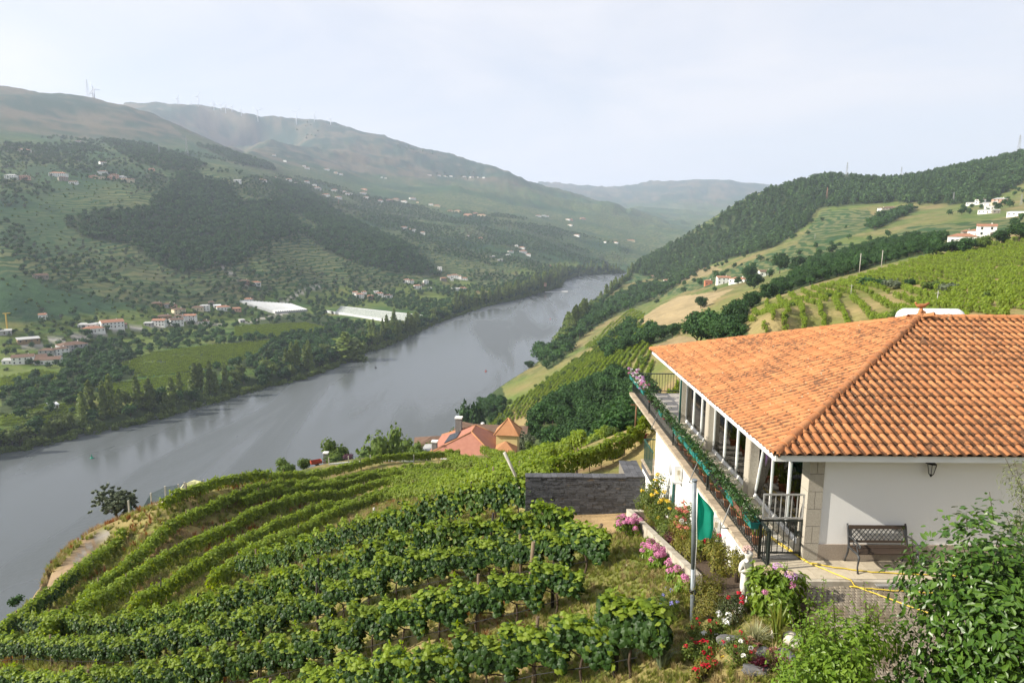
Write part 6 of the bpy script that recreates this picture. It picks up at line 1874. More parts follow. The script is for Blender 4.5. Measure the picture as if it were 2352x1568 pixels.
def zA(x, y): return x / 2.9257, 631.6 + y / 2.9257
def zB(x, y): return x / 2.9257, 172.3 + y / 2.9257
def zC(x, y): return 689 + x / 2.9257, 344.5 + y / 2.9257
def zD(x, y): return 1378 + x / 2.4155, 287.1 + y / 2.4155
HAMLETS = [
 # cluster phrase, crop, [(x, y of wall foot, width in crop px, wall, roof, kind)]
 ('the farm at the left edge', zA, [(95,592,105,'white','grey','shed'),(160,592,110,'white','brown','gable'),(250,575,95,'stone','brown','gable'),(330,592,130,'white','brown','gable'),(325,545,85,'grey','brown','hip'),(412,535,75,'white','brown','hip'),(485,505,150,'grey','brown','hip')]),
 ('the group by the road', zA, [(190,448,110,'brown','grey','shed'),(625,380,115,'white','orange','hip'),(752,350,125,'white','orange','gable'),(595,350,100,'white','grey','shed'),(820,350,55,'grey','orange','shed'),(1000,340,50,'grey','grey','shed'),(30,395,70,'grey','grey','shed')]),
 ('the hamlet by the greenhouses', zA, [(1055,208,60,'brown','brown','hip'),(1130,215,60,'grey','brown','hip'),(1162,220,45,'pink','brown','hip'),(1108,295,80,'brown','brown','hip'),(1202,262,75,'cream','brown','hip'),(1208,297,75,'white','brown','hip'),(1280,304,75,'white','orange','gable'),(1075,338,80,'white','orange','gable'),(1185,333,80,'white','brown','gable'),(1372,330,65,'white','brown','hip'),(1330,236,70,'cream','brown','hip'),(1378,236,60,'white','grey','hip'),(1420,200,35,'stone','brown','hip'),(1460,220,45,'white','white','shed'),(1500,232,85,'white','orange','hip'),(1582,240,65,'pink','orange','shed')]),
 ('the terraced slope above', zA, [(1670,178,56,'white','orange','hip'),(1718,65,66,'white','orange','hip'),(1643,55,66,'brown','brown','hip'),(290,290,40,'white','orange','gable'),(275,22,70,'stone','brown','gable'),(1625,318,34,'grey','grey','shed'),(360,897,44,'white','white','shed')]),
 ('the upper left village', zB, [(165,515,60,'white','orange','hip'),(80,698,62,'white','grey','hip'),(165,702,55,'pink','brown','hip'),(395,682,92,'white','orange','hip'),(423,710,48,'stone','brown','hip'),(495,732,46,'white','brown','gable'),(690,605,36,'white','brown','gable'),(530,455,36,'grey','brown','hip'),(630,692,50,'pink','brown','hip'),(665,697,60,'cream','brown','hip'),(695,668,56,'white','brown','hip'),(735,698,70,'pink','brown','hip'),(770,690,50,'pink','brown','hip'),(812,695,60,'white','grey','hip'),(840,718,50,'cream','brown','hip'),(875,722,44,'cream','brown','gable'),(1020,642,36,'pink','orange','hip'),(1597,724,46,'white','grey','gable'),(1812,846,30,'white','orange','hip')]),
 ('the mid slope villages', zB, [(1755,712,34,'white','orange','hip'),(1780,716,28,'white','orange','hip'),(1840,700,30,'white','orange','gable'),(1857,722,26,'white','grey','hip'),(1942,712,40,'white','orange','hip'),(1990,736,30,'white','brown','hip'),(2028,740,22,'white','grey','shed'),(2062,726,34,'white','orange','hip'),(2130,768,46,'white','orange','hip'),(2112,745,26,'white','grey','hip'),(2180,812,44,'white','brown','hip'),(2245,782,38,'white','orange','hip'),(2308,790,36,'white','orange','hip'),(2335,806,26,'white','orange','hip'),(2275,832,44,'white','orange','hip'),(2292,672,24,'white','orange','hip'),(2255,663,22,'cream','orange','hip'),(2195,640,34,'white','orange','hip'),(2065,632,30,'white','orange','hip'),(2045,618,22,'white','orange','hip'),(1915,584,20,'white','grey','hip'),(1842,545,24,'white','orange','hip'),(2190,906,20,'white','orange','gable')]),
 ('the riverside hamlet', zC, [(372,974,34,'white','orange','gable'),(402,992,58,'white','orange','hip'),(430,972,36,'white','orange','hip'),(474,1002,44,'brown','orange','hip'),(512,970,34,'white','grey','gable'),(535,985,52,'white','orange','hip'),(590,990,60,'white','brown','hip'),(718,892,48,'white','orange','hip'),(750,896,36,'white','orange','hip'),(790,932,54,'white','orange','hip'),(820,910,34,'stone','brown','hip'),(846,898,38,'white','grey','hip'),(873,940,24,'white','grey','gable')]),
 ('the hamlet under the spur', zC, [(940,806,30,'white','grey','gable'),(1002,858,26,'white','orange','gable'),(1040,858,50,'white','orange','hip'),(1070,866,36,'white','orange','hip'),(1105,872,44,'white','orange','hip'),(965,880,46,'stone','orange','hip'),(1020,878,24,'white','grey','shed'),(1050,942,62,'white','grey','shed'),(1095,940,56,'white','orange','hip'),(1625,905,60,'pink','orange','hip')]),
 ('the terrace village', zC, [(700,532,42,'white','orange','hip'),(735,540,36,'cream','orange','hip'),(765,548,30,'white','brown','hip'),(825,566,34,'white','orange','hip'),(1415,688,40,'white','brown','hip'),(1400,712,34,'white','grey','hip'),(1490,662,44,'white','orange','hip'),(1500,692,52,'white','orange','hip'),(1534,712,34,'white','orange','hip'),(1455,648,22,'white','grey','hip'),(1290,720,40,'grey','grey','shed'),(1345,745,40,'grey','grey','shed'),(1675,782,28,'pink','orange','hip'),(1215,602,26,'pink','orange','hip'),(1130,585,20,'white','orange','hip')]),
 ('the long far village', zC, [(540,350,40,'white','orange','hip'),(600,345,44,'stone','orange','hip'),(645,338,50,'stone','orange','hip'),(700,352,40,'white','orange','hip'),(755,332,44,'white','orange','hip'),(445,326,34,'white','orange','hip'),(425,297,44,'white','orange','hip'),(338,300,30,'white','grey','hip'),(290,284,32,'white','grey','hip'),(235,278,36,'white','orange','hip'),(175,306,52,'white','orange','hip'),(118,264,50,'white','orange','hip'),(98,244,26,'white','grey','hip'),(255,325,40,'white','orange','hip'),(430,268,44,'pink','orange','hip'),(790,356,16,'cream','orange','gable'),(1010,414,40,'cream','orange','hip'),(1060,418,46,'cream','orange','hip'),(1130,442,60,'pink','orange','hip'),(1178,430,36,'pink','orange','hip'),(1222,446,60,'cream','orange','hip'),(920,382,46,'cream','orange','hip'),(880,372,30,'white','orange','hip')]),
 ('the haziest village', zC, [(1600,446,44,'white','orange','hip'),(1640,446,34,'white','grey','hip'),(1660,448,26,'white','orange','hip'),(1800,470,34,'white','orange','hip'),(1820,474,30,'pink','orange','hip'),(1815,508,34,'white','orange','hip'),(1900,466,38,'pink','orange','hip'),(1860,580,40,'white','orange','hip'),(2120,626,36,'white','orange','hip'),(2222,612,60,'cream','orange','hip'),(2050,624,16,'white','orange','hip'),(870,172,30,'white','orange','hip'),(935,176,24,'white','orange','hip'),(980,180,26,'white','orange','hip'),(1015,180,22,'white','orange','hip'),(1105,182,22,'white','orange','hip'),(1155,186,26,'white','orange','hip'),(1190,186,20,'white','orange','hip'),(1235,190,16,'white','grey','hip'),(550,190,16,'white','grey','hip'),(576,192,18,'white','orange','hip'),(180,134,38,'white','orange','hip'),(242,158,26,'white','orange','hip'),(280,168,22,'cream','orange','hip'),(48,128,32,'white','orange','hip')]),
 ('the tan slope row', zD, [(600,888,42,'red','orange','hip'),(682,880,72,'white','orange','gable'),(768,876,92,'white','orange','hip'),(918,836,74,'white','brown','gable'),(850,848,46,'grey','white','shed'),(320,888,20,'white','orange','gable'),(370,880,38,'white','orange','hip'),(290,848,20,'white','orange','hip')]),
 ('the right hill village', zD, [(1560,484,34,'white','brown','hip'),(1605,484,70,'stone','brown','hip'),(2065,446,50,'white','grey','shed'),(2110,440,44,'white','brown','hip'),(2150,448,40,'white','grey','shed'),(2215,440,60,'pink','grey','hip'),(2190,446,30,'cream','grey','hip'),(2160,468,44,'white','grey','shed'),(2150,490,70,'white','grey','shed'),(2196,490,30,'stone','grey','shed'),(2320,505,80,'white','white','shed'),(2240,302,32,'white','orange','gable'),(2268,306,30,'cream','grey','gable'),(2305,278,40,'cream','orange','hip'),(2335,274,34,'cream','orange','hip'),(1920,302,30,'white','brown','hip')]),
 ('the vineyard estate', zD, [(2010,660,130,'white','orange','hip'),(2140,618,80,'white','orange','gable'),(2075,622,50,'white','orange','hip'),(2030,618,40,'stone','orange','hip')]),
]
rng_h = random.Random(3)
WORDW = {'white': 'white', 'cream': 'cream', 'grey': 'grey', 'brown': 'brown', 'stone': 'stone', 'pink': 'pinkish', 'red': 'brick red'}
n_h = 0
for phrase, crop, items in HAMLETS:
    cnt = {}
    for it in sorted(items, key=lambda t: t[0]):
        x, y, wpx, wall, roof, kind = it
        key = (wall, roof); cnt[key] = cnt.get(key, 0) + 1
    seen = {}
    for it in sorted(items, key=lambda t: t[0]):
        x, y, wpx, wall, roof, kind = it
        px_, py_ = crop(x, y)
        sc = 2.4155 if crop is zD else 2.9257
        X, Y, Z = spot(px_, py_)
        d = math.hypot(X, Y)
        w_ = wpx / sc / F_PX * math.hypot(d, Z - CAM_Z) * .92
        dep = min(max(w_ * .62, 5), 13)
        h = (5.6 if rng_h.random() < .55 else 3.6) if kind != 'shed' else 3.0
        h = min(h, max(2.6, w_ * .62))
        key = (wall, roof)
        k = seen.get(key, 0); seen[key] = k + 1
        who = WORDW[wall] + ' house with ' + roof + ' roof' if kind != 'shed' else WORDW[wall] + ' ' + roof + ' roofed shed'
        lab = who + (', ' + ordinal(k) + ' such from left' if cnt[key] > 1 else '') + ' in ' + phrase
        village_house((X, Y, Z), w_, dep, h, wall, roof, kind, rz=-math.atan2(X, Y) + rng_h.uniform(-.45, .45), label=lab, group='houses of ' + phrase, windows=wpx / sc > 8)
        n_h += 1
print('village houses', n_h)

# ------------------------------------------------------------------ greenhouses on the flood plain
M_FILM = mat('white_greenhouse_film', (.50, .51, .51), (.42, .43, .43), scale=.3, rough=.45, spec=.4)
M_NET = mat('grey_green_net', (.22, .25, .22), (.30, .32, .29), scale=.35, rough=.8, c3=(.48, .50, .46), s3=.9, t3=(.52, .62))
def tunnels(name, corners, n, label, m_of, group=None):
    A, B, C, D = [Vector(spot(*c)) for c in corners]        # back left, back right, front right, front left
    o = (A + B + C + D) / 4
    r = empty(name, o, label, 'greenhouse', group)
    for k in range(n):
        t0, t1 = k / n, (k + .80) / n
        V = []; F = []; S = 8; NL = 10
        for j in range(NL + 1):
            v = j / NL
            L0 = (A.lerp(D, v)); R0 = (B.lerp(C, v))
            p0, p1 = L0.lerp(R0, t0), L0.lerp(R0, t1)
            for i in range(S + 1):
                a = math.pi * i / S
                q_ = p0.lerp(p1, .5 - .5 * math.cos(a))
                zz = gz1(q_.x, q_.y) if j in (0, NL) else (p0.z + p1.z) / 2
                V.append((q_.x - o.x, q_.y - o.y, p0.lerp(p1, .5).z + .8 + 2.6 * math.sin(a) - o.z if 0 < i < S else p0.lerp(p1, .5).z - 1.5 - o.z))
        for j in range(NL):
            for i in range(S):
                a = j * (S + 1) + i; F.append((a, a + 1, a + S + 2, a + S + 1))
        F.append(tuple(range(S + 1))); F.append(tuple(NL * (S + 1) + i for i in reversed(range(S + 1))))
        q = MB(); q.add(V, F, True); q.build('tunnel', m_of(k), r)
tunnels('greenhouse_block', [(550,694),(671,702),(708,715),(632,720)], 15, 'block of gleaming white plastic greenhouse tunnels in parallel rows', lambda k: M_FILM)
tunnels('greenhouse_block', [(783,708),(770,722),(934,747),(972,729)], 20, 'large block of netted grey greenhouse tunnels nearer the river', lambda k: M_FILM if k in (0, 1, 20, 21, 19) else M_NET)
tunnels('greenhouse_block', [(740,716),(770,722),(934,748),(925,750)], 2, 'strip of white greenhouse tunnels along the netted block', lambda k: M_FILM)

# ------------------------------------------------------------------ wind turbines, pylons, mast, poles
M_TURB = mat('turbine_white', (.62, .64, .68), rough=.5)
M_STEEL = mat('pylon_steel', (.30, .30, .31), rough=.6, metal=.3)
M_STEELR = mat('pylon_red_white', (.42, .22, .18), rough=.6)
def far_point(x, y):
    """Ground point on the skyline nearest a pixel column (its own ridge)."""
    return spot(x, y)
def turbine(x, y_hub, y_foot, r, ang, label):
    X, Y, Z = px_at(x, y_foot, r); Zg = gz1(X, Y)
    hub = px_at(x, y_hub, r)[2]
    R_ = min(42.0, max(30.0, (hub - Zg) * .62))
    t = empty('wind_turbine', (X, Y, Zg - 3), label, 'wind turbine', 'wind turbines on the left ridge')
    H = hub - Zg + 3
    q = MB(); q.tube([(0, 0, 0), (0, 0, H)], [2.6, 1.5], 8); q.build('tower', M_TURB, t)
    q = MB(); q.tube([(0, -4, H), (0, 4, H)], 2.0, 8); q.build('nacelle', M_TURB, t)
    for k in range(3):
        a = ang + k * 2 * math.pi / 3
        q = MB(); q.tube([(0, -4.5, H), (R_ * .25 * math.sin(a), -4.5, H + R_ * .25 * math.cos(a)), (R_ * math.sin(a), -4.5, H + R_ * math.cos(a))], [1.2, 1.9, .5], 6); q.build('blade', M_TURB, t)
def b_(x, y): return zB(x, y)
for i, (x, yh, yf, r, a) in enumerate(((635,95,150,3500,-.35),(622,128,148,3700,.6),(1195,162,202,5200,.5),(1285,200,212,5200,.6),(1333,147,213,5150,.55),(1437,188,222,5200,.2),(1485,205,228,5200,.9),(1516,212,234,5100,.3),(1557,218,246,5100,.7),(1622,240,266,5000,.1),(1732,242,280,4950,-.9),(1990,252,284,4900,.9),(2112,272,298,4900,.4),(2222,296,318,4900,.6))):
    px_, p1_ = b_(x, yh); _, p2_ = b_(x, yf)
    turbine(px_, p1_, p2_, r, a, 'pale wind turbine, ' + ordinal(i if x != 622 else 0) + ' along the left skyline' if x not in (635, 622) else ('pale wind turbine beside the lattice mast on the left skyline' if x == 635 else 'small pale wind turbine close behind the lattice mast'))
def pylon(foot, top, r, label, m=M_STEEL, arms=True, name='pylon', cat='pylon', wide=.13):
    X, Y, Z0 = px_at(foot[0], foot[1], r)
    if cat == 'pylon':
        S_ = spot(foot[0], foot[1]); ds = math.hypot(S_[0], S_[1])
        if ds < r * 1.8: X, Y, r = S_[0], S_[1], ds
    Zg = gz1(X, Y); Zt = px_at(foot[0], top, r)[2]
    H = max(Zt - Zg, 12)
    t = empty(name, (X, Y, Zg - 1), label, cat, 'power pylons on the hills' if cat == 'pylon' else None)
    w_ = H * wide / 2; tw = w_ * .16; th_ = H * .0035 + .06
    q = MB()
    lv = [0, .28, .5, .66, .78, .88, 1.0]
    prev = None
    for l in lv:
        k = w_ * (1 - l) ** 1.15 + tw
        ring = [(-k, -k, H * l), (k, -k, H * l), (k, k, H * l), (-k, k, H * l)]
        if prev:
            for i in range(4):
                q.bar(prev[i], ring[i], th_); q.bar(prev[i], ring[(i + 1) % 4], th_ * .7); q.bar(ring[i], ring[(i + 1) % 4], th_ * .7)
        prev = ring
    o = q.build('lattice', m, t)
    if arms:
        for l, s in ((.74, 1.15), (.84, .95), (.94, .75)):
            q = MB(); q.bar((-w_ * s * 1.1, 0, H * l), (w_ * s * 1.1, 0, H * l), th_ * 1.3); q.build('cross_arm', m, t)
for f_, tp, r, lab, m in (((*zD(1365, 318),), zD(0, 205)[1], 1420, 'tall grey pylon on the crest of the right hill', M_STEEL), ((*zD(1668, 310),), zD(0, 230)[1], 1420, 'grey pylon on the right crest, right of the taller one', M_STEEL), ((*zD(2320, 165),), zD(0, 53)[1], 1380, 'grey pylon at the top right corner of the hills', M_STEEL),
                          ((*zD(1258, 408),), zD(0, 343)[1], 1350, 'reddish pylon standing in the pine wood of the right hill', M_STEELR), ((*zD(1958, 440),), zD(0, 368)[1], 1050, 'grey pylon in front of the pine wood', M_STEEL), ((*zD(2335, 445),), zD(0, 405)[1], 900, 'small grey pylon at the right edge', M_STEEL),
                          ((*zB(1072, 545),), zB(0, 465)[1], 1500, 'grey pylon on the left slope, left of two', M_STEEL), ((*zB(1258, 560),), zB(0, 415)[1], 1480, 'grey pylon on the left slope, right of two', M_STEEL), ((*zC(260, 370),), zC(0, 325)[1], 2300, 'reddish pylon in the terraces of the middle slope', M_STEELR)):
    pylon(f_, tp, r, lab, m)
pylon(zB(590, 138), zB(0, 30)[1], 3480, 'tall lattice radio mast on the left skyline', M_STEEL, False, 'radio_mast', 'mast', .12)
def pole(x, y0, y1, r, label, m=M_POST, rad=.13, lamp=False):
    X, Y, _ = px_at(x, y0, r); Zg = gz1(X, Y); H = max(px_at(x, y1, r)[2] - Zg, 3)
    t = empty('telegraph_pole', (X, Y, Zg - .3), label, 'pole', 'poles on the right slopes')
    q = MB(); q.tube([(0, 0, 0), (.03, 0, H)], [rad, rad * .8], 7); q.build('shaft', m, t)
    q = MB(); q.box(-.5, .5, -.05, .05, H - .5, H - .4); q.build('cross_bar', m, t)
    if lamp:
        q = MB(); q.tube([(0, 0, H), (.3, 0, H + .3), (.9, 0, H + .4)], .05, 6); q.box(.8, 1.3, -.1, .1, H + .34, H + .44); q.build('lamp_arm', M_GALV, t)
M_POLEB = mat('brown_creosote_pole', (.19, .10, .05), (.14, .075, .04), scale=5, rough=.9)
pole(1457, 1040, 973, 62, 'brown wooden telegraph pole left of the house', M_POLEB, .10)
pole(1318, 1050, 1012, 110, 'thin grey pole beside the street lamp', M_POSTW)
pole(1326, 1050, 1018, 110, 'grey street lamp pole behind the vines', M_POSTW, .08, True)
for a in (zD(1440, 800), zD(1563, 770), zD(1193, 640), zD(1390, 960), zD(1865, 1030), zD(1670, 745), zD(1327, 625)):
    pass
for x, y0, y1, r, lab in ((1974, 622, 580, 300, 'grey pole on the edge of the bright vineyard'), (2025, 605, 573, 310, 'second grey pole on the edge of the bright vineyard'), (1953, 690, 650, 210, 'thin pole among the bright terraces'), (2150, 712, 686, 150, 'thin pole just above the gas tank'), (1871, 553, 536, 780, 'pole on the vineyard of the right hill')):
    pole(x, y0, y1, r, lab, M_POSTW, .09 if r < 250 else .16)
# crane at the left edge, buoys, jetty
cr = empty('crane', spot(17, 758), 'slim yellow building crane at the left edge', 'crane')
M_CRANE = mat('crane_yellow', (.50, .33, .06), rough=.6)
q = MB(); q.bar((0, 0, -1), (0, 0, 15), .9); q.build('mast', M_CRANE, cr)
q = MB(); q.bar((-2.5, 0, 14.6), (4, 0, 15.2), .6); q.build('jib', M_CRANE, cr)
def buoy(x, y, m, label):
    X, Y = on_water(x, y)
    t = empty('buoy', (X, Y, RIVER_Z), label, 'buoy')
    q = MB(); q.lathe([(.3, -.4), (.9, 0), (.9, .35), (.5, .6)], (0, 0, 0), 12); q.build('float', m, t)
    q = MB(); q.lathe([(.25, .6), (.22, 1.5), (.32, 1.6), (.05, 2.0)], (0, 0, 0), 8); q.build('marker', m, t)
buoy(211, 1052, mat('buoy_green', (.01, .22, .14), rough=.5), 'small green buoy floating on the river at left')
buoy(1116, 853, mat('buoy_red', (.30, .05, .04), rough=.5), 'small red buoy in the middle of the river')
buoy(1264, 733, bpy.data.materials['buoy_red'], 'thin red marker further up the river')
buoy(863, 845, M_BLACKP, 'tiny dark buoy near the left bank')
jx, jy = on_water(1285, 671)
jt = empty('jetty', (jx, jy, RIVER_Z), 'white floating jetty at the river bend', 'jetty')
q = MB(); q.box(-28, 10, -2, 2, .1, .8); q.build('pontoon', WALLS['white'], jt); q = MB(); q.box(4, 16, -3, 3, .2, 2.2); q.build('boat_house', WALLS['white'], jt)

# ------------------------------------------------------------------ the house with the turret, below the vineyard
RTM = rib_roof('salmon_roof_tiles', (.44, .205, .145), (.38, .165, .115))
RTO = rib_roof('turret_roof_tiles', (.46, .23, .115), (.40, .19, .09))
M_YW = mat('pale_yellow_wall', (.60, .50, .24), (.54, .45, .21), scale=.6, rough=.9)
M_PV = mat('solar_panel', (.035, .04, .055), (.05, .055, .07), scale=1.5, rough=.2, spec=.6)
M_STK = mat('dark_stone_chimney', (.20, .19, .18), (.14, .135, .13), scale=2.5, rough=.9)
th_ = empty('turret_house', (-7.3, 118.6, -36.3), 'salmon tiled villa with a square turret and solar panels beyond the vines', 'house', rz=math.radians(-7))
hw, hd = 5.9, 5.6
q = MB(); q.box(-hw + .5, hw - .5, -hd + .5, hd - .5, -3, 4.9); q.build('wall', M_YW, th_)
E_ = 4.85; RI = 7.75
q = MB()
q.add([(-hw, -hd, E_), (hw, -hd, E_), (hw, hd, E_), (-hw, hd, E_), (1.0, -1.2, RI), (1.0, 3.2, RI)], [(0, 1, 4), (1, 2, 5, 4), (2, 3, 5), (3, 0, 4, 5), (3, 2, 1, 0)])
rf = q.build('roof', RTM, th_)
q = MB()
for a, c in (((-hw, -hd, E_), (1.0, -1.2, RI)), ((hw, -hd, E_), (1.0, -1.2, RI)), ((1.0, -1.2, RI), (1.0, 3.2, RI)), ((hw, hd, E_), (1, 3.2, RI)), ((-hw, hd, E_), (1, 3.2, RI))): q.tube([a, c], .14, 6)
q.build('ridge_tiles', RTO, rf)
q = MB(); n_ = Vector((-(RI - E_), 0, 6.9)).normalized()
def west(u, v): return Vector((-hw + u * 6.9, -2.6 + v, E_ + (RI - E_) * u + .18))
A_, B_, C_, D_ = west(.32, 0), west(.32, 5.0), west(.62, 5.0), west(.62, 0.6)
q.add([A_, B_, C_, D_] + [p_ - Vector((0, 0, .08)) for p_ in (A_, B_, C_, D_)], [(3, 2, 1, 0), (4, 5, 6, 7), (0, 1, 5, 4), (1, 2, 6, 5), (2, 3, 7, 6), (3, 0, 4, 7)])
q.build('solar_panel', M_PV, rf)
for x, y, z0, z1, s in ((-2.2, 3.4, 5.8, 8.9, .55), (-5.0, -4.2, 4.6, 6.6, .42)):
    q = MB(); q.box(x - s, x + s, y - s, y + s, z0, z1); ch = q.build('chimney', M_STK, rf); q = MB(); q.box(x - s - .12, x + s + .12, y - s - .12, y + s + .12, z1 + .002, z1 + .22); q.build('chimney_cap', WALLS['white'], ch)
q = MB(); q.box(-3.4, 4.8, -hd - 1.05, -hd - .92, 4.35, 4.5); q.build('frame_rail', WALLS['white'], th_)
for k in range(6):
    x = -3.3 + k * 1.36
    q = MB(); q.add([(x, -hd - 1.0, 4.4), (x + 1.28, -hd - 1.0, 4.4), (x + 1.28, -hd - 1.7, 3.3), (x, -hd - 1.7, 3.3), (x, -hd - .96, 4.34), (x + 1.28, -hd - .96, 4.34), (x + 1.28, -hd - 1.66, 3.24), (x, -hd - 1.66, 3.24)], [(0, 1, 2, 3), (7, 6, 5, 4), (0, 4, 5, 1), (1, 5, 6, 2), (2, 6, 7, 3), (3, 7, 4, 0)]); q.build('solar_collector', M_PV, th_)
q = MB(); q.box(5.3, 9.1, -.3, 3.5, -3, 7.3); q.build('turret_wall', M_YW, th_)
q = MB(); q.add([(4.9, -.7, 7.2), (9.5, -.7, 7.2), (9.5, 3.9, 7.2), (4.9, 3.9, 7.2), (7.2, 1.6, 9.8)], [(0, 1, 4), (1, 2, 4), (2, 3, 4), (3, 0, 4), (3, 2, 1, 0)]); tr_ = q.build('turret_roof', RTO, th_)
q = MB()
for a in ((4.9, -.7, 7.2), (9.5, -.7, 7.2), (9.5, 3.9, 7.2)): q.tube([a, (7.2, 1.6, 9.8)], .12, 6)
q.build('ridge_tiles', RTO, tr_)
q = MB(); q.add([(5.2, -3.6, 4.9), (9.2, -3.6, 4.9), (9.2, -.3, 5.2), (5.2, -.3, 5.2), (7.2, -1.6, 6.5)], [(0, 1, 4), (1, 2, 4), (2, 3, 4), (3, 0, 4), (3, 2, 1, 0)]); q.build('porch_roof', RTO, th_)
for x in (5.5, 8.9):
    q = MB(); q.box(x - .2, x + .2, -3.4, -3.0, -2, 4.88); q.build('porch_pillar', M_YW, th_)
q = MB(); q.box(5.7, 8.7, -3.3, -3.1, 1.2, 2.4); q.build('parapet', M_YW, th_)
q = MB(); q.add([(-8.6, -2.2, 4.1), (-5.9, -2.2, 4.3), (-5.3, 1.4, 4.5), (-8.0, 1.4, 4.3)] + [(-8.6, -2.2, 4.0), (-5.9, -2.2, 4.2), (-5.3, 1.4, 4.4), (-8.0, 1.4, 4.2)], [(0, 1, 2, 3), (7, 6, 5, 4), (0, 4, 5, 1), (1, 5, 6, 2), (2, 6, 7, 3), (3, 7, 4, 0)]); q.build('canopy_roof', ROOFS['grey'], th_)
for x, y in ((-8.4, -2.0), (-7.8, 1.2)):
    q = MB(); q.box(x - .06, x + .06, y - .06, y + .06, -3, 4.05); q.build('canopy_post', M_GALV, th_)
for k in range(3): obj('window', WIN_ME, th_, (-4.0 + 3.4 * k, -hd + .5, 2.6))
village_house((-14.2, 136.0, -40.2), 9.5, 6.5, 3.9, 'stone', 'brown', 'hip', rz=.12, label='old stone ruin with sagging brown tile roof left of the villa', name='stone_house')
village_house((-3.0, 140.0, -40.0), 14, 8, 4.6, 'stone', 'brown', 'gable', rz=-.12, label='long house with dark brown roof behind the villa', name='stone_house')
village_house((-7.5, 150.0, -42.5), 7, 6, 4.6, 'white', 'brown', 'gable', rz=-.6, label='small white gabled house with brown roof behind the villa', name='stone_house')

# ------------------------------------------------------------------ fence, cart and car above the river
def fence(pts, h, label, sp=1, mesh=True):
    P_ = [Vector(spot(*p)) if math.hypot(*spot(*p)[:2]) < 140 else Vector((px_at(*p, 105)[0], px_at(*p, 105)[1], gz1(*px_at(*p, 105)[:2]))) for p in pts]
    o = P_[len(P_) // 2]
    r = empty('wire_fence', o, label, 'fence')
    for i, p_ in enumerate(P_):
        q = MB(); q.box(-.07, .07, -.07, .07, -.3, h); f_ = q.build('fence_post', M_POSTW, r); f_.location = p_ - o
    if mesh:
        q = MB()
        for a, c in zip(P_[:-1], P_[1:]):
            a = a - o; c = c - o
            for k in range(7):
                z_ = Vector((0, 0, .15 + (h - .25) * k / 6)); q.bar(a + z_, c + z_, .014)
            n = int((c - a).length / .35)
            for j in range(1, n): 
                m_ = a.lerp(c, j / n); q.bar(m_ + Vector((0, 0, .12)), m_ + Vector((0, 0, h - .1)), .012)
        m_ = q.build('wire_mesh', M_GRAIL, r); m_['kind'] = 'stuff'
        q = MB()
        for a, c in zip(P_[:-1], P_[1:]): q.bar(a - o + Vector((0, 0, .02)), c - o + Vector((0, 0, .02)), .22, .36)
        q.build('kerb', WALLS['white'], r)
fence([c1(*p) for p in [(440,590),(472,552),(505,510),(550,472),(613,430),(672,390),(730,352),(788,318)]], 1.7, 'mesh fence with concrete posts on the bend of the track')
fence([c1(*p) for p in [(1040,222),(1103,190),(1220,155),(1335,118),(1440,82),(1488,66),(1640,20)]], 1.7, 'mesh fence with concrete posts right of the round olive tree')
fence([(755,1052),(800,1043),(850,1036),(900,1031),(950,1032)], 1.2, 'low wire fence round the paved terrace by the river')
gp = empty('gate_pillar', px_at(749, 1058, 118), 'grey stone gate pillar beside the red cart', 'pillar'); gp.location.z = gz1(gp.location.x, gp.location.y)
q = MB(); q.box(-.35, .35, -.35, .35, -.5, 1.9); q.build('shaft', M_STK, gp); q = MB(); q.box(-.45, .45, -.45, .45, 1.902, 2.1); q.build('cap', WALLS['white'], gp)
ca = empty('red_cart', px_at(726, 1064, 116), 'rusty red farm cart parked by the gate pillar', 'cart', rz=.5); ca.location.z = gz1(ca.location.x, ca.location.y)
M_REDP = mat('rusty_red_paint', (.38, .065, .03), (.28, .05, .03), scale=4, rough=.6)
q = MB(); q.box(-.9, .9, -.5, .5, .55, .62); q.box(-.9, .9, -.5, -.46, .62, 1.05); q.box(-.9, .9, .46, .5, .62, 1.05); q.box(-.9, -.86, -.46, .46, .62, 1.05); q.box(.86, .9, -.46, .46, .62, 1.05); q.build('tray', M_REDP, ca)
for s in (-1, 1):
    q = MB(); q.tube([(.1, s * .56, .32), (.1, s * .66, .32)], .32, 14); q.build('wheel', M_BLACKP, ca)
q = MB(); q.tube([(.9, 0, .58), (2.0, 0, .35)], .05, 6); q.build('drawbar', M_REDP, ca)
pv = MB(); V = []
for p in ((780, 1052), (800, 1047), (850, 1039), (905, 1040), (915, 1046), (880, 1050), (830, 1058)):
    s_ = px_at(*p, 122); V.append((s_[0], s_[1]))
zt = max(gz1(*v) for v in V) + .12
pv.prism(V[::-1] if True else V, zt - 1.2, zt); tag(pv.build('paved_terrace', WALLS['grey']), 'pale paved terrace among the bushes above the river', 'terrace')
vx = px_at(446, 1176, 96)
va_ = empty('car', (vx[0], vx[1], gz1(vx[0], vx[1])), 'small pale yellow car parked behind the vines above the river', 'car', rz=math.radians(65))
M_CARY = mat('pale_yellow_car_paint', (.55, .52, .22), rough=.25, spec=.6)
q = MB()
prof = [(-1.9, .35), (-1.95, .75), (-1.75, .98), (-1.25, 1.05), (-.8, 1.48), (.9, 1.52), (1.75, 1.02), (1.9, .8), (1.92, .35)]
V = [(x, -.8 + (.1 if z > 1.1 else 0), z) for x, z in prof] + [(x, .8 - (.1 if z > 1.1 else 0), z) for x, z in prof]
n = len(prof); q.add(V, [tuple(range(n)), tuple(reversed(range(n, 2 * n)))] + [(i, n + i, n + (i + 1) % n, (i + 1) % n) for i in range(n)])
q.build('body', M_CARY, va_)
q = MB(); q.box(-.75, .85, -.74, -.712, 1.06, 1.42); q.build('side_window', M_WIN, va_)
q = MB(); q.box(-.75, .85, .712, .74, 1.06, 1.42); q.build('side_window', M_WIN, va_)
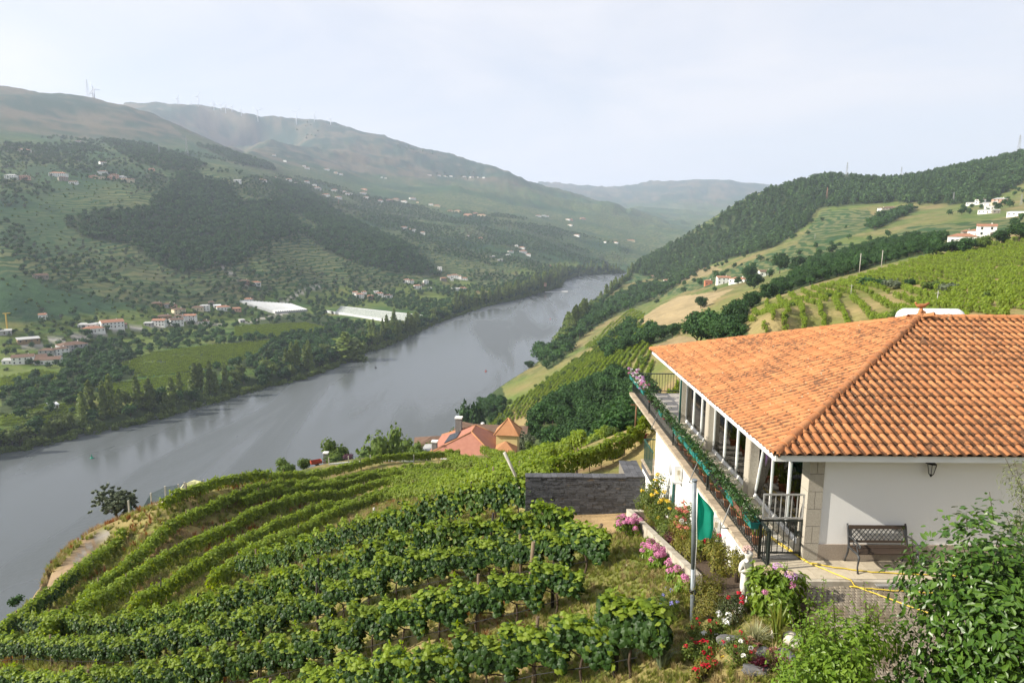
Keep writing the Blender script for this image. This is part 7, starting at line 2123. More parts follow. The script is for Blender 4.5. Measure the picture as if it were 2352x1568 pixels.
q = MB(); q.add([(-1.22, -.62, 1.09), (-1.22, .62, 1.09), (-.83, .6, 1.46), (-.83, -.6, 1.46)], [(0, 3, 2, 1)]); q.build('windscreen', M_WIN, va_)
q = MB(); q.add([(1.68, -.62, 1.08), (1.68, .62, 1.08), (.95, .6, 1.50), (.95, -.6, 1.50)], [(0, 1, 2, 3)]); q.build('rear_window', M_WIN, va_)
for x in (-1.2, 1.2):
    for s in (-1, 1):
        q = MB(); q.tube([(x, s * .66, .31), (x, s * .82, .31)], .31, 14); q.build('wheel', M_BLACKP, va_)

# ------------------------------------------------------------------ garden plants close to the camera
M_CAM = leafmat('camellia_leaf', (.030, .080, .009), (.080, .150, .018), trans=.20, rough=.36, spec=.4, per_obj=0, sub=1.5)
M_SHRUB = leafmat('shrub_leaf', (.085, .16, .013), (.16, .245, .026), trans=.36, rough=.42, spec=.35, per_obj=.05, sub=1.7)
M_HYD = leafmat('hydrangea_leaf', (.10, .18, .016), (.19, .27, .032), trans=.36, rough=.4, spec=.4, per_obj=.08, sub=1.6)
M_ROSEL = leafmat('rose_leaf', (.060, .105, .018), (.145, .18, .032), trans=.30, rough=.45, spec=.3, per_obj=.12, sub=1.5)
M_YGL = leafmat('yellowing_leaf', (.11, .13, .02), (.22, .19, .035), trans=.30, rough=.5, spec=.3, per_obj=.1, sub=1.4)
M_STRAW = leafmat('strawberry_leaf', (.020, .060, .014), (.055, .115, .026), trans=.25, rough=.4, spec=.4, per_obj=.15, sub=1.5)
M_STRAP = leafmat('strap_leaf', (.075, .125, .018), (.19, .22, .035), trans=.35, rough=.45, spec=.35, per_obj=.12, sub=1.5)
M_GRASS = leafmat('grass_blade', (.115, .16, .026), (.24, .25, .055), trans=.35, rough=.6, spec=.2, per_obj=.35, sub=1.4)
M_DRY = leafmat('dry_grass_blade', (.25, .19, .085), (.36, .29, .14), trans=.3, rough=.7, spec=.15, per_obj=.25, sub=1.2)
M_RUST = leafmat('rusty_weed', (.20, .075, .025), (.28, .13, .045), trans=.3, rough=.7, spec=.15, per_obj=.25, sub=1.2)
def petal(name, a, b_): return leafmat(name, a, b_, trans=.3, rough=.6, spec=.15, per_obj=.08, sub=1.1)
M_PINK = petal('pink_petal', (.55, .16, .34), (.72, .36, .52)); M_LILAC = petal('lilac_petal', (.50, .24, .52), (.66, .42, .66)); M_CREAMP = petal('cream_petal', (.62, .58, .30), (.70, .50, .40))
M_WHITEP = petal('white_petal', (.74, .73, .70), (.80, .80, .78)); M_REDP2 = petal('red_petal', (.50, .015, .03), (.62, .03, .06)); M_YELP = petal('yellow_petal', (.72, .52, .05), (.80, .62, .09)); M_BLUEP = petal('blue_petal', (.20, .20, .52), (.30, .28, .62)); M_CORAL = petal('coral_petal', (.66, .18, .14), (.74, .30, .24))
M_SUCC = leafmat('pink_succulent_leaf', (.36, .17, .12), (.52, .28, .20), trans=.1, rough=.5, spec=.3, per_obj=.1); M_AEON = leafmat('dark_red_aeonium_leaf', (.045, .008, .014), (.10, .018, .028), trans=.1, rough=.3, spec=.5, per_obj=.05)

def leafy(C, N, S, tmpl, m, rng, droop=.4, jitter=.45, name='foliage'):
    V, F = leaves_np(C, N, S, tmpl, rng, droop=droop, jitter=jitter)
    return mesh_np(name, V, [F], [m], smooth=False)

def shrub(name, loc, rad, n, leaf, m, tmpl, label, cat, seed, lumps=26, shoots=30, shoot_len=.35, group=None, stem_m=None, low=.0, zc=None, sector=None):
    """Bush of leafy lumps and upright shoots on a few stems; loc is its foot, rad its half sizes."""
    rng = np.random.default_rng(seed)
    r = empty(name, loc, label, cat, group)
    zc = rad[2] if zc is None else zc
    c0 = np.array([0, 0, zc])
    d = _unit(rng.normal(0, 1, (lumps, 3))); d[:, 2] = np.where(d[:, 2] < -.8, -d[:, 2] * .5, d[:, 2])
    LC = c0 + d * np.asarray(rad) * rng.uniform(.35, .86, (lumps, 1))
    ls = np.mean(rad) * rng.uniform(.26, .42, lumps)
    k = rng.integers(0, lumps, n)
    dd = _unit(rng.normal(0, 1, (n, 3)))
    C = LC[k] + dd * (ls[k] * rng.uniform(.25, 1.0, n) ** .55)[:, None]
    N = dd * .8 + _unit(C - c0) * .7 + [0, 0, .45]
    S = leaf * rng.uniform(.65, 1.2, n)
    st = MB()
    for i in range(shoots):
        a = LC[rng.integers(0, lumps)]
        out = _unit((a - c0)[None])[0]
        dirv = out * .5 + np.array([0, 0, 1.0]) + rng.normal(0, .25, 3)
        L_ = shoot_len * rng.uniform(.5, 1.3)
        p0 = a + out * ls.mean() * .5
        kk = max(5, int(L_ / leaf * 3.2))
        t = np.linspace(0, 1, kk)
        P_ = p0 + t[:, None] * dirv * L_ / np.linalg.norm(dirv)
        off = _unit(rng.normal(0, 1, (kk, 3)))
        C = np.vstack([C, P_ + off * leaf * .22]); N = np.vstack([N, off * .6 + dirv * .6]); S = np.concatenate([S, leaf * rng.uniform(.6, 1.0, kk) * (1 - .35 * t)])
        st.tube([Vector(p0), Vector(P_[-1])], [.006, .003], 4)
    keep = C[:, 2] > low
    obj('foliage', leafy(C[keep], N[keep], S[keep], tmpl, m, rng), r)
    for i in range(7):
        a = 6.28 * i / 7 + rng.uniform(-.3, .3); q = LC[rng.integers(0, lumps)]
        st.tube([(.05 * math.cos(a), .05 * math.sin(a), -.2), (q[0] * .35 + .04 * math.cos(a), q[1] * .35, q[2] * .45), tuple(q)], [.022, .016, .008], 5)
    st.build('stems', stem_m or M_WOOD, r)
    return r, LC, ls

def flower_ball(seed, rad, n, m, size=.032, flat=.75):
    rng = np.random.default_rng(seed)
    d = _unit(rng.normal(0, 1, (n, 3))); d[:, 2] = np.abs(d[:, 2]) * 1.1 - .25; d = _unit(d)
    return leafy(d * rad * [1, 1, flat], d, size * rng.uniform(.8, 1.2, n), LEAF_QUAD, m, rng, droop=0, jitter=.25, name='flower_head')
HEADS = {'pink': [flower_ball(k, .085, 110, M_PINK) for k in range(3)], 'lilac': [flower_ball(5 + k, .10, 120, M_LILAC) for k in range(2)], 'cream': [flower_ball(8 + k, .07, 80, M_CREAMP) for k in range(2)],
         'white': [flower_ball(11 + k, .05, 34, M_WHITEP, .045) for k in range(2)], 'yellow': [flower_ball(14 + k, .055, 30, M_YELP, .05) for k in range(2)], 'red': [flower_ball(17 + k, .04, 22, M_REDP2, .04) for k in range(2)], 'coral': [flower_ball(20 + k, .075, 60, M_CORAL, .035) for k in range(2)], 'blue': [flower_ball(24, .035, 16, M_BLUEP, .03)]}
def blooms(root, LC, ls, kinds, n, seed, top=.5, scale=1.0, c0=None, name='flower_head'):
    rng = random.Random(seed); idx = list(range(len(LC)))
    idx.sort(key=lambda i: -(LC[i][2] + .35 * -LC[i][1] + rng.uniform(0, .25)))
    for i in range(n):
        c = LC[idx[i % max(1, int(len(idx) * top))]]; s = ls[idx[i % max(1, int(len(idx) * top))]]
        u = Vector((c[0] + rng.uniform(-.6, .6) * s, c[1] - rng.uniform(.2, .8) * s, c[2] + rng.uniform(.55, 1.0) * s))
        kd = rng.choice(kinds)
        obj(name, rng.choice(HEADS[kd]), root, u, (rng.uniform(-.6, .2), rng.uniform(-.3, .3), rng.uniform(0, 6)), (scale * rng.uniform(.75, 1.15),) * 3)

# hydrangea at the corner of the terrace
zg = gz1(5.27, 12.5)
r, LC, ls = shrub('hydrangea', (5.36, 12.48, zg), (.58, .52, .84), 1700, .155, M_HYD, LEAF_OVAL, 'big fresh green hydrangea with lilac and cream heads at the terrace corner', 'hydrangea', 1, lumps=22, shoots=14, shoot_len=.25, zc=.02 - zg)
blooms(r, LC, ls, ['lilac'], 2, 3, .3, 1.1); blooms(r, LC, ls, ['cream', 'pink', 'cream'], 6, 4, .9, .8)
# camellia and shrub at the bottom right
zg = gz1(6.35, 8.1)
shrub('camellia_bush', (6.30, 7.9, zg), (1.25, 1.0, (3.3 - zg) * .62), 15000, .112, M_CAM, LEAF_OVAL, 'large glossy dark green camellia bush filling the bottom right corner', 'bush', 2, lumps=60, shoots=80, shoot_len=.42, zc=(3.3 - zg) * .58)
zg = gz1(7.75, 7.6)
shrub('camellia_bush', (7.75, 7.7, zg), (1.0, .8, (2.6 - zg) * .52), 6000, .105, M_CAM, LEAF_OVAL, 'second camellia bush at the right edge behind the large one', 'bush', 21, lumps=40, shoots=40, shoot_len=.40, zc=(2.6 - zg) * .50)
zg = gz1(4.35, 8.0)
shrub('evergreen_shrub', (4.42, 8.15, zg), (.98, .72, (2.05 - zg) * .60), 13000, .082, M_SHRUB, LEAF_OVAL, 'bright green small leaved shrub in front of the cobbled yard', 'bush', 3, lumps=50, shoots=110, shoot_len=.50, zc=(2.05 - zg) * .54)
zg = gz1(5.3, 7.2)
shrub('evergreen_shrub', (5.35, 6.9, zg), (1.0, .7, (1.75 - zg) * .52), 8000, .082, M_SHRUB, LEAF_OVAL, 'bright green small leaved shrub at the foot of the camellia', 'bush', 31, lumps=30, shoots=60, shoot_len=.35, zc=(1.75 - zg) * .48)
# olive at the right edge
M_OLN = leafmat('young_olive_leaf', (.10, .13, .045), (.20, .23, .10), trans=.3, rough=.4, spec=.3, per_obj=0, sub=1.3)
zg = gz1(8.65, 9.9)
LEAF_LANCE = (np.array([(0, 0, 0), (-.10, .35, .03), (-.08, .7, .03), (0, 1, -.04), (.08, .7, .03), (.10, .35, .03), (0, .5, 0)], float), LEAF_OVAL[1])
shrub('olive_tree', (8.6, 9.7, zg), (.95, .9, .95), 11000, .085, M_OLN, LEAF_LANCE, 'pale olive tree reaching in at the right edge before the white wall', 'tree', 5, lumps=34, shoots=70, shoot_len=.45, zc=2.95 - zg)

# ------------------------------------------------------------------ flower bed under the white wall
def bedplant(name, x, y, rad, n, leaf, m, label, seed, kinds=None, nb=0, cat='bush', group=None, tmpl=LEAF_OVAL, sc=1.0, shoots=12, z=None):
    n = int(n * 2.6)
    z = bed_z(y) if z is None else z
    r, LC, ls = shrub(name, (x, y, z - .05), rad, n, leaf, m, tmpl, label, cat, seed, lumps=18, shoots=shoots, shoot_len=rad[2] * .5, group=group, low=-.02)
    if kinds: blooms(r, LC, ls, kinds, nb, seed, .8, sc)
    return r
bedplant('rose_bush', 5.05, 21.9, (.55, .75, .80), 1000, .085, M_ROSEL, 'tall rose bush with yellow blooms against the white wall', 51, ['yellow'], 12, shoots=22)
bedplant('rose_bush', 4.85, 20.4, (.50, .65, .52), 760, .08, M_ROSEL, 'smaller rose bush with a few yellow blooms beside the bed wall', 52, ['yellow'], 5)
bedplant('rose_bush', 5.1, 19.0, (.42, .60, .60), 700, .08, M_ROSEL, 'rose bush with coral red clusters halfway along the white wall', 53, ['coral'], 9)
bedplant('rose_bush', 4.85, 17.7, (.40, .60, .45), 640, .075, M_YGL, 'yellowish rose bush with small coral blooms left of the flag', 54, ['coral', 'white'], 6)
bedplant('rose_bush', 5.05, 16.4, (.38, .60, .46), 620, .075, M_ROSEL, 'low rose bush with red blooms below the green flag', 55, ['coral', 'red'], 6)
bedplant('leafy_bush', 4.95, 15.1, (.42, .55, .40), 620, .07, M_YGL, 'light green low bush at the near end of the flower bed', 56)
bedplant('leafy_bush', 4.95, 23.0, (.40, .3, .45), 420, .07, M_ROSEL, 'green bush at the far end of the flower bed', 58)
bedplant('leafy_bush', 4.72, 21.3, (.22, .9, .30), 620, .06, M_YGL, 'low green plants spilling over the far bed wall', 59)
bedplant('leafy_bush', 4.70, 19.3, (.22, .9, .28), 620, .06, M_ROSEL, 'low green plants in the middle of the bed wall edge', 571)
bedplant('leafy_bush', 4.72, 16.6, (.24, .9, .26), 620, .06, M_YGL, 'low green plants along the near bed wall edge', 572)
bedplant('leafy_bush', 5.25, 17.8, (.22, .7, .30), 520, .06, M_ROSEL, 'low green plants at the foot of the white wall', 573)
bedplant('leafy_bush', 5.2, 14.3, (.30, .6, .45), 520, .06, M_YGL, 'yellow green weeds against the stained wall end', 574)
bedplant('leafy_bush', 4.75, 18.3, (.25, .5, .22), 320, .06, M_AEON, 'dark red leafed low plants along the bed edge', 57)
HYP = [(1441, 1232, .50, 9), (1462, 1222, .40, 5), (1486, 1262, .26, 3), (1496, 1281, .28, 4), (1523, 1290, .36, 7), (1543, 1302, .36, 7), (1562, 1330, .34, 5), (1573, 1352, .26, 2)]
for i, (x, y, s, nb) in enumerate(HYP):
    X, Y, Z = spot(x, y)
    X = min(X, 4.22 - s * .35)
    r, LC, ls = shrub('hydrangea', (X, Y, gz1(X, Y) - .05), (s, s, s * .75), int(800 * s / .4), .12, M_HYD, LEAF_OVAL, 'pink hydrangea, ' + ordinal(i) + ' from the far end of the concrete bed wall', 'hydrangea', 60 + i, lumps=14, shoots=6, shoot_len=.12, group='pink hydrangeas along the bed wall')
    blooms(r, LC, ls, ['pink'], nb * 2, 60 + i, .75, 1.05)

# ------------------------------------------------------------------ mixed border round the pole and rockery
def tuft_mesh(seed, n, h, spread, m, w=1.0, name='tuft'):
    rng = np.random.default_rng(seed)
    V, F = [], []
    for i in range(n):
        a = rng.uniform(0, 6.28); L_ = h * rng.uniform(.5, 1.15); b0 = rng.uniform(0, .12 * spread); lean = rng.uniform(.1, 1.0) * spread
        ca, sa = math.cos(a), math.sin(a); wd = .012 * w * rng.uniform(.7, 1.4)
        base = np.array([b0 * ca, b0 * sa, 0]); side = np.array([-sa, ca, 0]) * wd
        p = [base, base + np.array([ca * lean * .35, sa * lean * .35, .55]) * L_, base + np.array([ca * lean, sa * lean, .95 - lean * .35]) * L_]
        b_ = len(V)
        V += [p[0] - side, p[0] + side, p[1] - side * .8, p[1] + side * .8, p[2]]
        F += [(b_, b_ + 1, b_ + 3), (b_, b_ + 3, b_ + 2), (b_ + 2, b_ + 3, b_ + 4)]
    return mesh_np(name, np.array(V), [np.array(F)], [m])
zf = lambda x, y: gz1(x, y) - .04
def clump(name, x, y, mesh, label, cat='plant', s=1.0, z=None):
    r = empty(name, (x, y, zf(x, y) if z is None else z), label, cat); obj('leaves', mesh, r, scale=(s, s, s)); return r
LAV = tuft_mesh(1, 130, .75, .55, M_GRASS, .7); LAV2 = tuft_mesh(2, 150, .65, .6, leafmat('lavender_stem', (.10, .14, .07), (.17, .20, .12), trans=.2, per_obj=0), .6); SPIKY = tuft_mesh(3, 120, .45, .9, leafmat('striped_grass', (.22, .23, .11), (.36, .36, .20), trans=.2, per_obj=0), .8); IRIS = tuft_mesh(4, 26, .95, .45, leafmat('iris_blade', (.12, .17, .03), (.22, .23, .04), trans=.3, per_obj=0), 2.6)
clump('lavender', 3.05, 12.15, LAV2, 'tall grey green lavender tuft at the bottom edge, left of red flowers', s=1.2)
clump('lavender', 2.55, 12.95, LAV2, 'grey green lavender tuft behind the end of the nearest vine row', s=1.15)
clump('ornamental_grass', 3.05, 13.2, LAV, 'upright green grass tuft left of the pole', s=1.1)
clump('ornamental_grass', 4.62, 11.55, SPIKY, 'silvery striped spiky grass clump in the rockery')
clump('iris', 5.0, 11.5, IRIS, 'tall sword leaved iris beside the pale boulder')
bz = lambda x, y: zf(x, y)
def bord(name, x, y, rad, n, leaf, m, label, seed, kinds=None, nb=0, sc=1.0, tmpl=LEAF_OVAL):
    return bedplant(name, x, y, rad, n, leaf, m, label, seed, kinds, nb, 'bush', None, tmpl, sc, 14, gz1(x, y))
bord('flowering_shrub', 3.75, 11.95, (.48, .40, .34), 900, .05, M_ROSEL, 'low bush full of small red flowers at the bottom edge', 71, ['red'], 14, .7)
bord('flowering_shrub', 4.05, 12.75, (.45, .40, .36), 850, .05, M_ROSEL, 'low bush with red and white flowers at the foot of the pole', 72, ['red', 'red', 'red', 'white'], 10, .75)
bord('flowering_shrub', 4.15, 11.15, (.42, .34, .26), 700, .045, M_ROSEL, 'low red flowered bush with white roses below the rockery', 73, ['red', 'white', 'red'], 10, .7)
bord('flowering_shrub', 3.55, 11.1, (.40, .30, .22), 600, .045, M_YGL, 'sparse low plants with red flowers in the bottom border', 78, ['red'], 8)
bord('white_rose', 4.35, 12.55, (.22, .20, .32), 200, .06, M_ROSEL, 'small rose bush with a cluster of pure white blooms', 74, ['white'], 6, .9)
bord('leafy_bush', 4.45, 13.7, (.58, .60, .52), 1400, .05, M_YGL, 'yellow green fine leaved shrub behind the pole', 75)
bord('leafy_bush', 3.5, 14.0, (.55, .55, .30), 900, .045, M_ROSEL, 'loose green weeds with blue flowers left of the pole', 76, ['blue'], 12)
bord('leafy_bush', 4.65, 12.7, (.42, .38, .34), 900, .04, leafmat('dark_fine_leaf', (.035, .060, .016), (.075, .085, .028), trans=.2, per_obj=0), 'dark fine leaved shrub at the feet of the statue', 77, ['red'], 4)
bord('leafy_bush', 2.9, 14.6, (.5, .5, .22), 700, .045, M_YGL, 'light green weeds with lilac flowers on the lawn edge', 79, ['blue', 'lilac'], 8, .6)
M_ROCK = mat('dark_slate_rock', (.085, .085, .092), (.14, .135, .13), scale=5, rough=.85, bump=.5, bscale=14); M_ROCKW = mat('pale_boulder', (.52, .48, .40), (.40, .36, .29), scale=5, rough=.9, bump=.5, bscale=12)
def rock(x, y, s, m, label, seed, z=None):
    bm = bmesh.new(); bmesh.ops.create_icosphere(bm, subdivisions=3, radius=1.0)
    P_ = np.array([v.co[:] for v in bm.verts])
    k = 1 + .55 * (vnoise(P_[:, 0] * 1.3 + seed, P_[:, 1] * 1.3 + P_[:, 2] * 1.7, seed) - .5) + .22 * (vnoise(P_[:, 0] * 3.6, P_[:, 1] * 3.6 + P_[:, 2] * 4, seed + 3) - .5)
    for v, kk in zip(bm.verts, k): v.co = Vector((v.co.x * s[0] * kk, v.co.y * s[1] * kk, v.co.z * s[2] * kk))
    me = bpy.data.meshes.new('rock'); bm.to_mesh(me); bm.free(); me.materials.append(m)
    o = obj('rock', me, None, (x, y, (gz1(x, y) if z is None else z) + s[2] * .35), (0, 0, seed)); tag(o, label, 'rock')
rock(5.25, 11.45, (.20, .17, .17), M_ROCKW, 'pale round boulder beside the iris', 1); rock(5.02, 11.62, (.11, .10, .10), M_ROCKW, 'small pale stone left of the round boulder', 2)
rock(4.28, 11.75, (.30, .16, .10), M_ROCK, 'long flat dark slate rock edging the rockery', 3); rock(4.62, 11.15, (.17, .12, .09), M_ROCK, 'grey rock among pink succulents', 4); rock(4.95, 11.05, (.28, .16, .10), M_ROCK, 'dark slate rock under the bright green shrub', 5); rock(4.35, 10.75, (.22, .16, .10), M_ROCK, 'dark rock beside the dark red rosettes', 6)
def rosette(seed, rad, n, m, rows=4):
    rng = np.random.default_rng(seed); C, N, S = [], [], []
    V_, F_ = [], []
    tv, tf = LEAF_OVAL
    for i in range(n):
        k = i / n; a = i * 2.4; el = .25 + 1.1 * k
        d = np.array([math.cos(a) * math.cos(el), math.sin(a) * math.cos(el), math.sin(el)]); up = np.array([-math.cos(a) * math.sin(el), -math.sin(a) * math.sin(el), math.cos(el)]); sd = np.cross(d, up)
        L_ = rad * (1.1 - .5 * k)
        P_ = L_ * (tv[:, 0, None] * sd * 1.2 + tv[:, 1, None] * d + tv[:, 2, None] * up)
        F_.append(tf + len(V_) * len(tv)); V_.append(P_)
    return mesh_np('rosette', np.vstack(V_), [np.vstack(F_)], [m])
def succulents(x, y, n, m, rad, label, seed, name, spread=.2):
    rng = random.Random(seed); r = empty(name, (x, y, gz1(x, y)), label, 'plant'); me = [rosette(seed + k, rad, 22, m) for k in range(2)]
    for i in range(n):
        a = rng.uniform(0, 6.28); q = spread * rng.random() ** .5; obj('rosette', rng.choice(me), r, (q * math.cos(a), q * math.sin(a), .05 + rng.uniform(0, .09)), (rng.uniform(-.4, .4), rng.uniform(-.4, .4), a), (rng.uniform(.7, 1.2),) * 3)
succulents(4.45, 11.35, 16, M_SUCC, .075, 'mat of pink grey succulent rosettes on the rocks', 1, 'succulent'); succulents(4.25, 11.05, 12, M_SUCC, .07, 'smaller mat of pink succulents nearer the bottom edge', 2, 'succulent', .16); succulents(4.8, 11.0, 10, M_SUCC, .07, 'pink succulents at the right of the grey rock', 3, 'succulent', .15)
succulents(4.42, 10.72, 5, M_AEON, .15, 'dark red leafy rosettes, left of two', 4, 'aeonium', .13); succulents(4.78, 10.62, 5, M_AEON, .17, 'dark red leafy rosettes, right of two', 5, 'aeonium', .15)
gl = empty('gladiolus', (4.72, 6.1, gz1(4.72, 6.1)), 'pink gladiolus spike at the bottom edge before the camellia', 'flower')
zt = 1.95 - gz1(4.72, 6.1)
q = MB(); q.tube([(0, 0, 0), (.01, 0, zt * .6), (.07, 0, zt)], [.010, .008, .004], 6); q.build('stalk', M_HYD, gl)
rngg = np.random.default_rng(4)
for k in range(9): obj('flower_head', HEADS['coral' if k % 2 else 'pink'][k % 2], gl, (.02 + .04 * (k / 9) + rngg.normal(0, .02), rngg.normal(0, .02) - .03, zt - .62 + k * .05), (rngg.uniform(-.5, .5),) * 3, (.75 - .04 * k,) * 3)

# ------------------------------------------------------------------ planters on the terrace
def box_mesh(w_, h, d_, m):
    q = MB(); t = .012
    q.add([(-d_ * .42, -w_ * .47, 0), (d_ * .42, -w_ * .47, 0), (d_ * .42, w_ * .47, 0), (-d_ * .42, w_ * .47, 0), (-d_ / 2, -w_ / 2, h), (d_ / 2, -w_ / 2, h), (d_ / 2, w_ / 2, h), (-d_ / 2, w_ / 2, h)], [(0, 3, 2, 1), (0, 1, 5, 4), (1, 2, 6, 5), (2, 3, 7, 6), (3, 0, 4, 7)])
    q.box(-d_ / 2 - t, -d_ / 2, -w_ / 2 - t, w_ / 2 + t, h - .03, h + .005); q.box(d_ / 2, d_ / 2 + t, -w_ / 2 - t, w_ / 2 + t, h - .03, h + .005); q.box(-d_ / 2, d_ / 2, -w_ / 2 - t, -w_ / 2, h - .03, h + .005); q.box(-d_ / 2, d_ / 2, w_ / 2, w_ / 2 + t, h - .03, h + .005)
    return q.mesh('trough', m)
BOXM = {'teal': box_mesh(.56, .16, .18, M_TEAL), 'black': box_mesh(.56, .16, .18, M_BLACKP), 'brown': box_mesh(.62, .16, .18, M_BROWNP)}
_sq = MB(); _sq.box(-.085, .085, -.27, .27, .10, .145); SOILM = _sq.mesh('soil', M_SOIL)
def plantlet(seed, m, n=230, leaf=.08, h=.26, w_=.26, d_=.14, tmpl=LEAF_OVAL):
    rng = np.random.default_rng(seed)
    C = np.stack([rng.normal(0, d_ * .6, n), rng.uniform(-w_, w_, n), .14 + h * rng.random(n) ** 1.3], 1)
    N = np.stack([C[:, 0] * 4, rng.normal(0, .4, n), np.full(n, .8)], 1)
    return leafy(C, N, leaf * rng.uniform(.6, 1.2, n), tmpl, m, rng, name='plant')
STR = [plantlet(k, M_STRAW) for k in range(5)]; PET = [plantlet(10 + k, M_ROSEL, 130, .05, .26) for k in range(3)]
BX = [('teal', 14.28), ('brown', 14.95), ('teal', 15.55), ('black', 16.20), ('black', 16.85), ('teal', 17.55), ('teal', 18.25), ('teal', 18.95), ('teal', 19.65), ('teal', 20.35), ('teal', 21.05), ('black', 21.8), ('black', 22.5), ('teal', 23.2), ('black', 24.0), ('black', 24.9), ('black', 25.7), ('teal', 26.5), ('teal', 27.35), ('teal', 28.2), ('teal', 29.0)]
cntb = {}
for i, (c, y) in enumerate(BX):
    k = cntb.get(c, 0); cntb[c] = k + 1
    flo = y > 26.2
    lab = c + ' flower box ' + ('of white and pink petunias, ' if flo else 'of low green plants, ') + ordinal(k) + ' ' + c + ' one from gate'
    r = empty('flower_box', (5.41, y, .69), lab, 'flower box', 'flower boxes hung on the terrace railing', rz=RNG.normal(0, .03))
    obj('trough', BOXM[c], r); obj('soil', SOILM, r)
    if not flo: obj('foliage', STR[i % 5], r, None, (0, 0, math.pi * (i % 2)))
    else:
        obj('foliage', PET[i % 3], r, None, None, (1.2, 1.1, 1.2))
        for k2 in range(16):
            obj('flower_head', HEADS[['white', 'white', 'pink', 'lilac'][k2 % 4]][0], r, (RNG.normal(0, .10), RNG.uniform(-.28, .28), RNG.uniform(.2, .5)), (RNG.uniform(-.5, .5), RNG.uniform(-.5, .5), 0), (.62,) * 3)
    if not flo and i % 3 == 0:
        for k2 in range(2): obj('berry', HEADS['red'][0], r, (-.10, RNG.uniform(-.2, .2), RNG.uniform(.06, .14)), None, (.45,) * 3)
pq = MB(); pq.lathe([(.085, 0), (.12, .20), (.135, .20), (.135, .235), (.115, .235), (.10, .19)], (0, 0, 0), 14); POTM = pq.mesh('pot', M_TERRA)
STRAP = []
for k in range(4):
    STRAP.append(tuft_mesh(40 + k, 34, .62, .95, M_STRAP, 1.5, 'leaves'))
py = 14.75; k = 0
while py < 22.6:
    r = empty('potted_plant', (5.74 + RNG.normal(0, .02), py, .0), 'terracotta pot of strappy leaves behind the railing, ' + ordinal(k) + ' from the gate', 'potted plant', 'terracotta pots along the terrace railing', rz=RNG.uniform(0, 6))
    obj('pot', POTM, r); obj('leaves', STRAP[k % 4], r, (0, 0, .20)); py += .50 + RNG.uniform(0, .14); k += 1

# ------------------------------------------------------------------ statue of a child
M_MARB = mat('weathered_marble', (.62, .60, .55), (.52, .49, .44), scale=5, rough=.85, c3=(.30, .25, .20), s3=6, t3=(.56, .72), bump=.15); M_HAIRS = mat('pinkish_stained_stone', (.48, .33, .29), (.38, .27, .24), scale=16, rough=.95, bump=.8, bscale=26)
def skin_figure(name, verts, edges, radii, m, parent, levels=2, root=0):
    me = bpy.data.meshes.new(name); me.from_pydata(verts, edges, []); o = bpy.data.objects.new(name, me); COL.objects.link(o)
    md = o.modifiers.new('s', 'SKIN'); md.use_smooth_shade = True
    for i, rr in enumerate(radii): me.skin_vertices[0].data[i].radius = rr if hasattr(rr, '__len__') else (rr, rr)
    me.skin_vertices[0].data[root].use_root = True
    ss = o.modifiers.new('u', 'SUBSURF'); ss.levels = levels; ss.render_levels = levels
    dg = bpy.context.evaluated_depsgraph_get(); e = o.evaluated_get(dg); m2 = bpy.data.meshes.new_from_object(e)
    COL.objects.unlink(o); bpy.data.objects.remove(o)
    m2.materials.clear(); m2.materials.append(m); m2.name = name
    for p_ in m2.polygons: p_.use_smooth = True
    return obj(name, m2, parent)
sx, sy = 4.93, 13.05
stt = empty('statue', (sx, sy, gz1(sx, sy) - .02), 'weathered white stone statue of a curly haired child by the wall', 'statue', rz=.55)
SH = (.72 - (gz1(sx, sy) - .02)) / 1.22
vs = [(0, 0, .62), (0, .01, .76), (0, .02, .90), (0, .01, .985), (0, -.01, 1.03),           # pelvis, belly, chest, neck base, neck
      (-.065, 0, .52), (-.07, -.02, .34), (-.065, .02, .14), (-.07, -.05, .10),                # left leg: hip, knee, ankle, toe
      (.065, .01, .52), (.085, -.06, .35), (.075, .02, .16), (.085, -.05, .12),
      (-.125, .02, .94), (-.16, .03, .80), (-.06, -.12, .86), (-.02, -.14, .93),               # left arm folded to the chin
      (.125, .02, .94), (.17, .03, .80), (.07, -.12, .84), (.02, -.14, .90),
      (0, -.02, 1.10), (0, -.03, 1.18)]
es = [(0, 1), (1, 2), (2, 3), (3, 4), (0, 5), (5, 6), (6, 7), (7, 8), (0, 9), (9, 10), (10, 11), (11, 12), (2, 13), (13, 14), (14, 15), (15, 16), (2, 17), (17, 18), (18, 19), (19, 20), (4, 21), (21, 22)]
rs = [.095, .088, .098, .055, .045, .075, .052, .034, .028, .075, .052, .034, .028, .048, .040, .030, .026, .048, .040, .030, .026, .085, .075]
vs = [(x * SH, y * SH, z * SH) for x, y, z in vs]
skin_figure('body', vs, es, [r_ * SH for r_ in rs], M_MARB, stt)
hv, hn = ellipsoid_pts(60, (0, .0, 1.17 * SH), (.092 * SH, .095 * SH, .085 * SH), np.random.default_rng(3), 1.0)
q = MB()
for p_, n_ in zip(hv, hn):
    if n_[2] < -.25 or (n_[1] < -.45 and n_[2] < .35): continue
    q.lathe([(.008, -.022), (.022, -.012), (.026, 0), (.018, .016), (.004, .022)], tuple(p_), 7)
o = q.build('hair', M_HAIRS, stt); o['kind'] = 'stuff'
q = MB(); q.tube([(.10 * SH, .10, -.15), (.09 * SH, .08, .18 * SH), (.08 * SH, .07, .42 * SH)], [.10, .075, .05], 9); q.build('tree_stump', M_MARB, stt)
q = MB(); q.lathe([(.20, -.3), (.20, .06), (.17, .10)], (0, 0, 0), 14); q.build('base', M_MARB, stt)

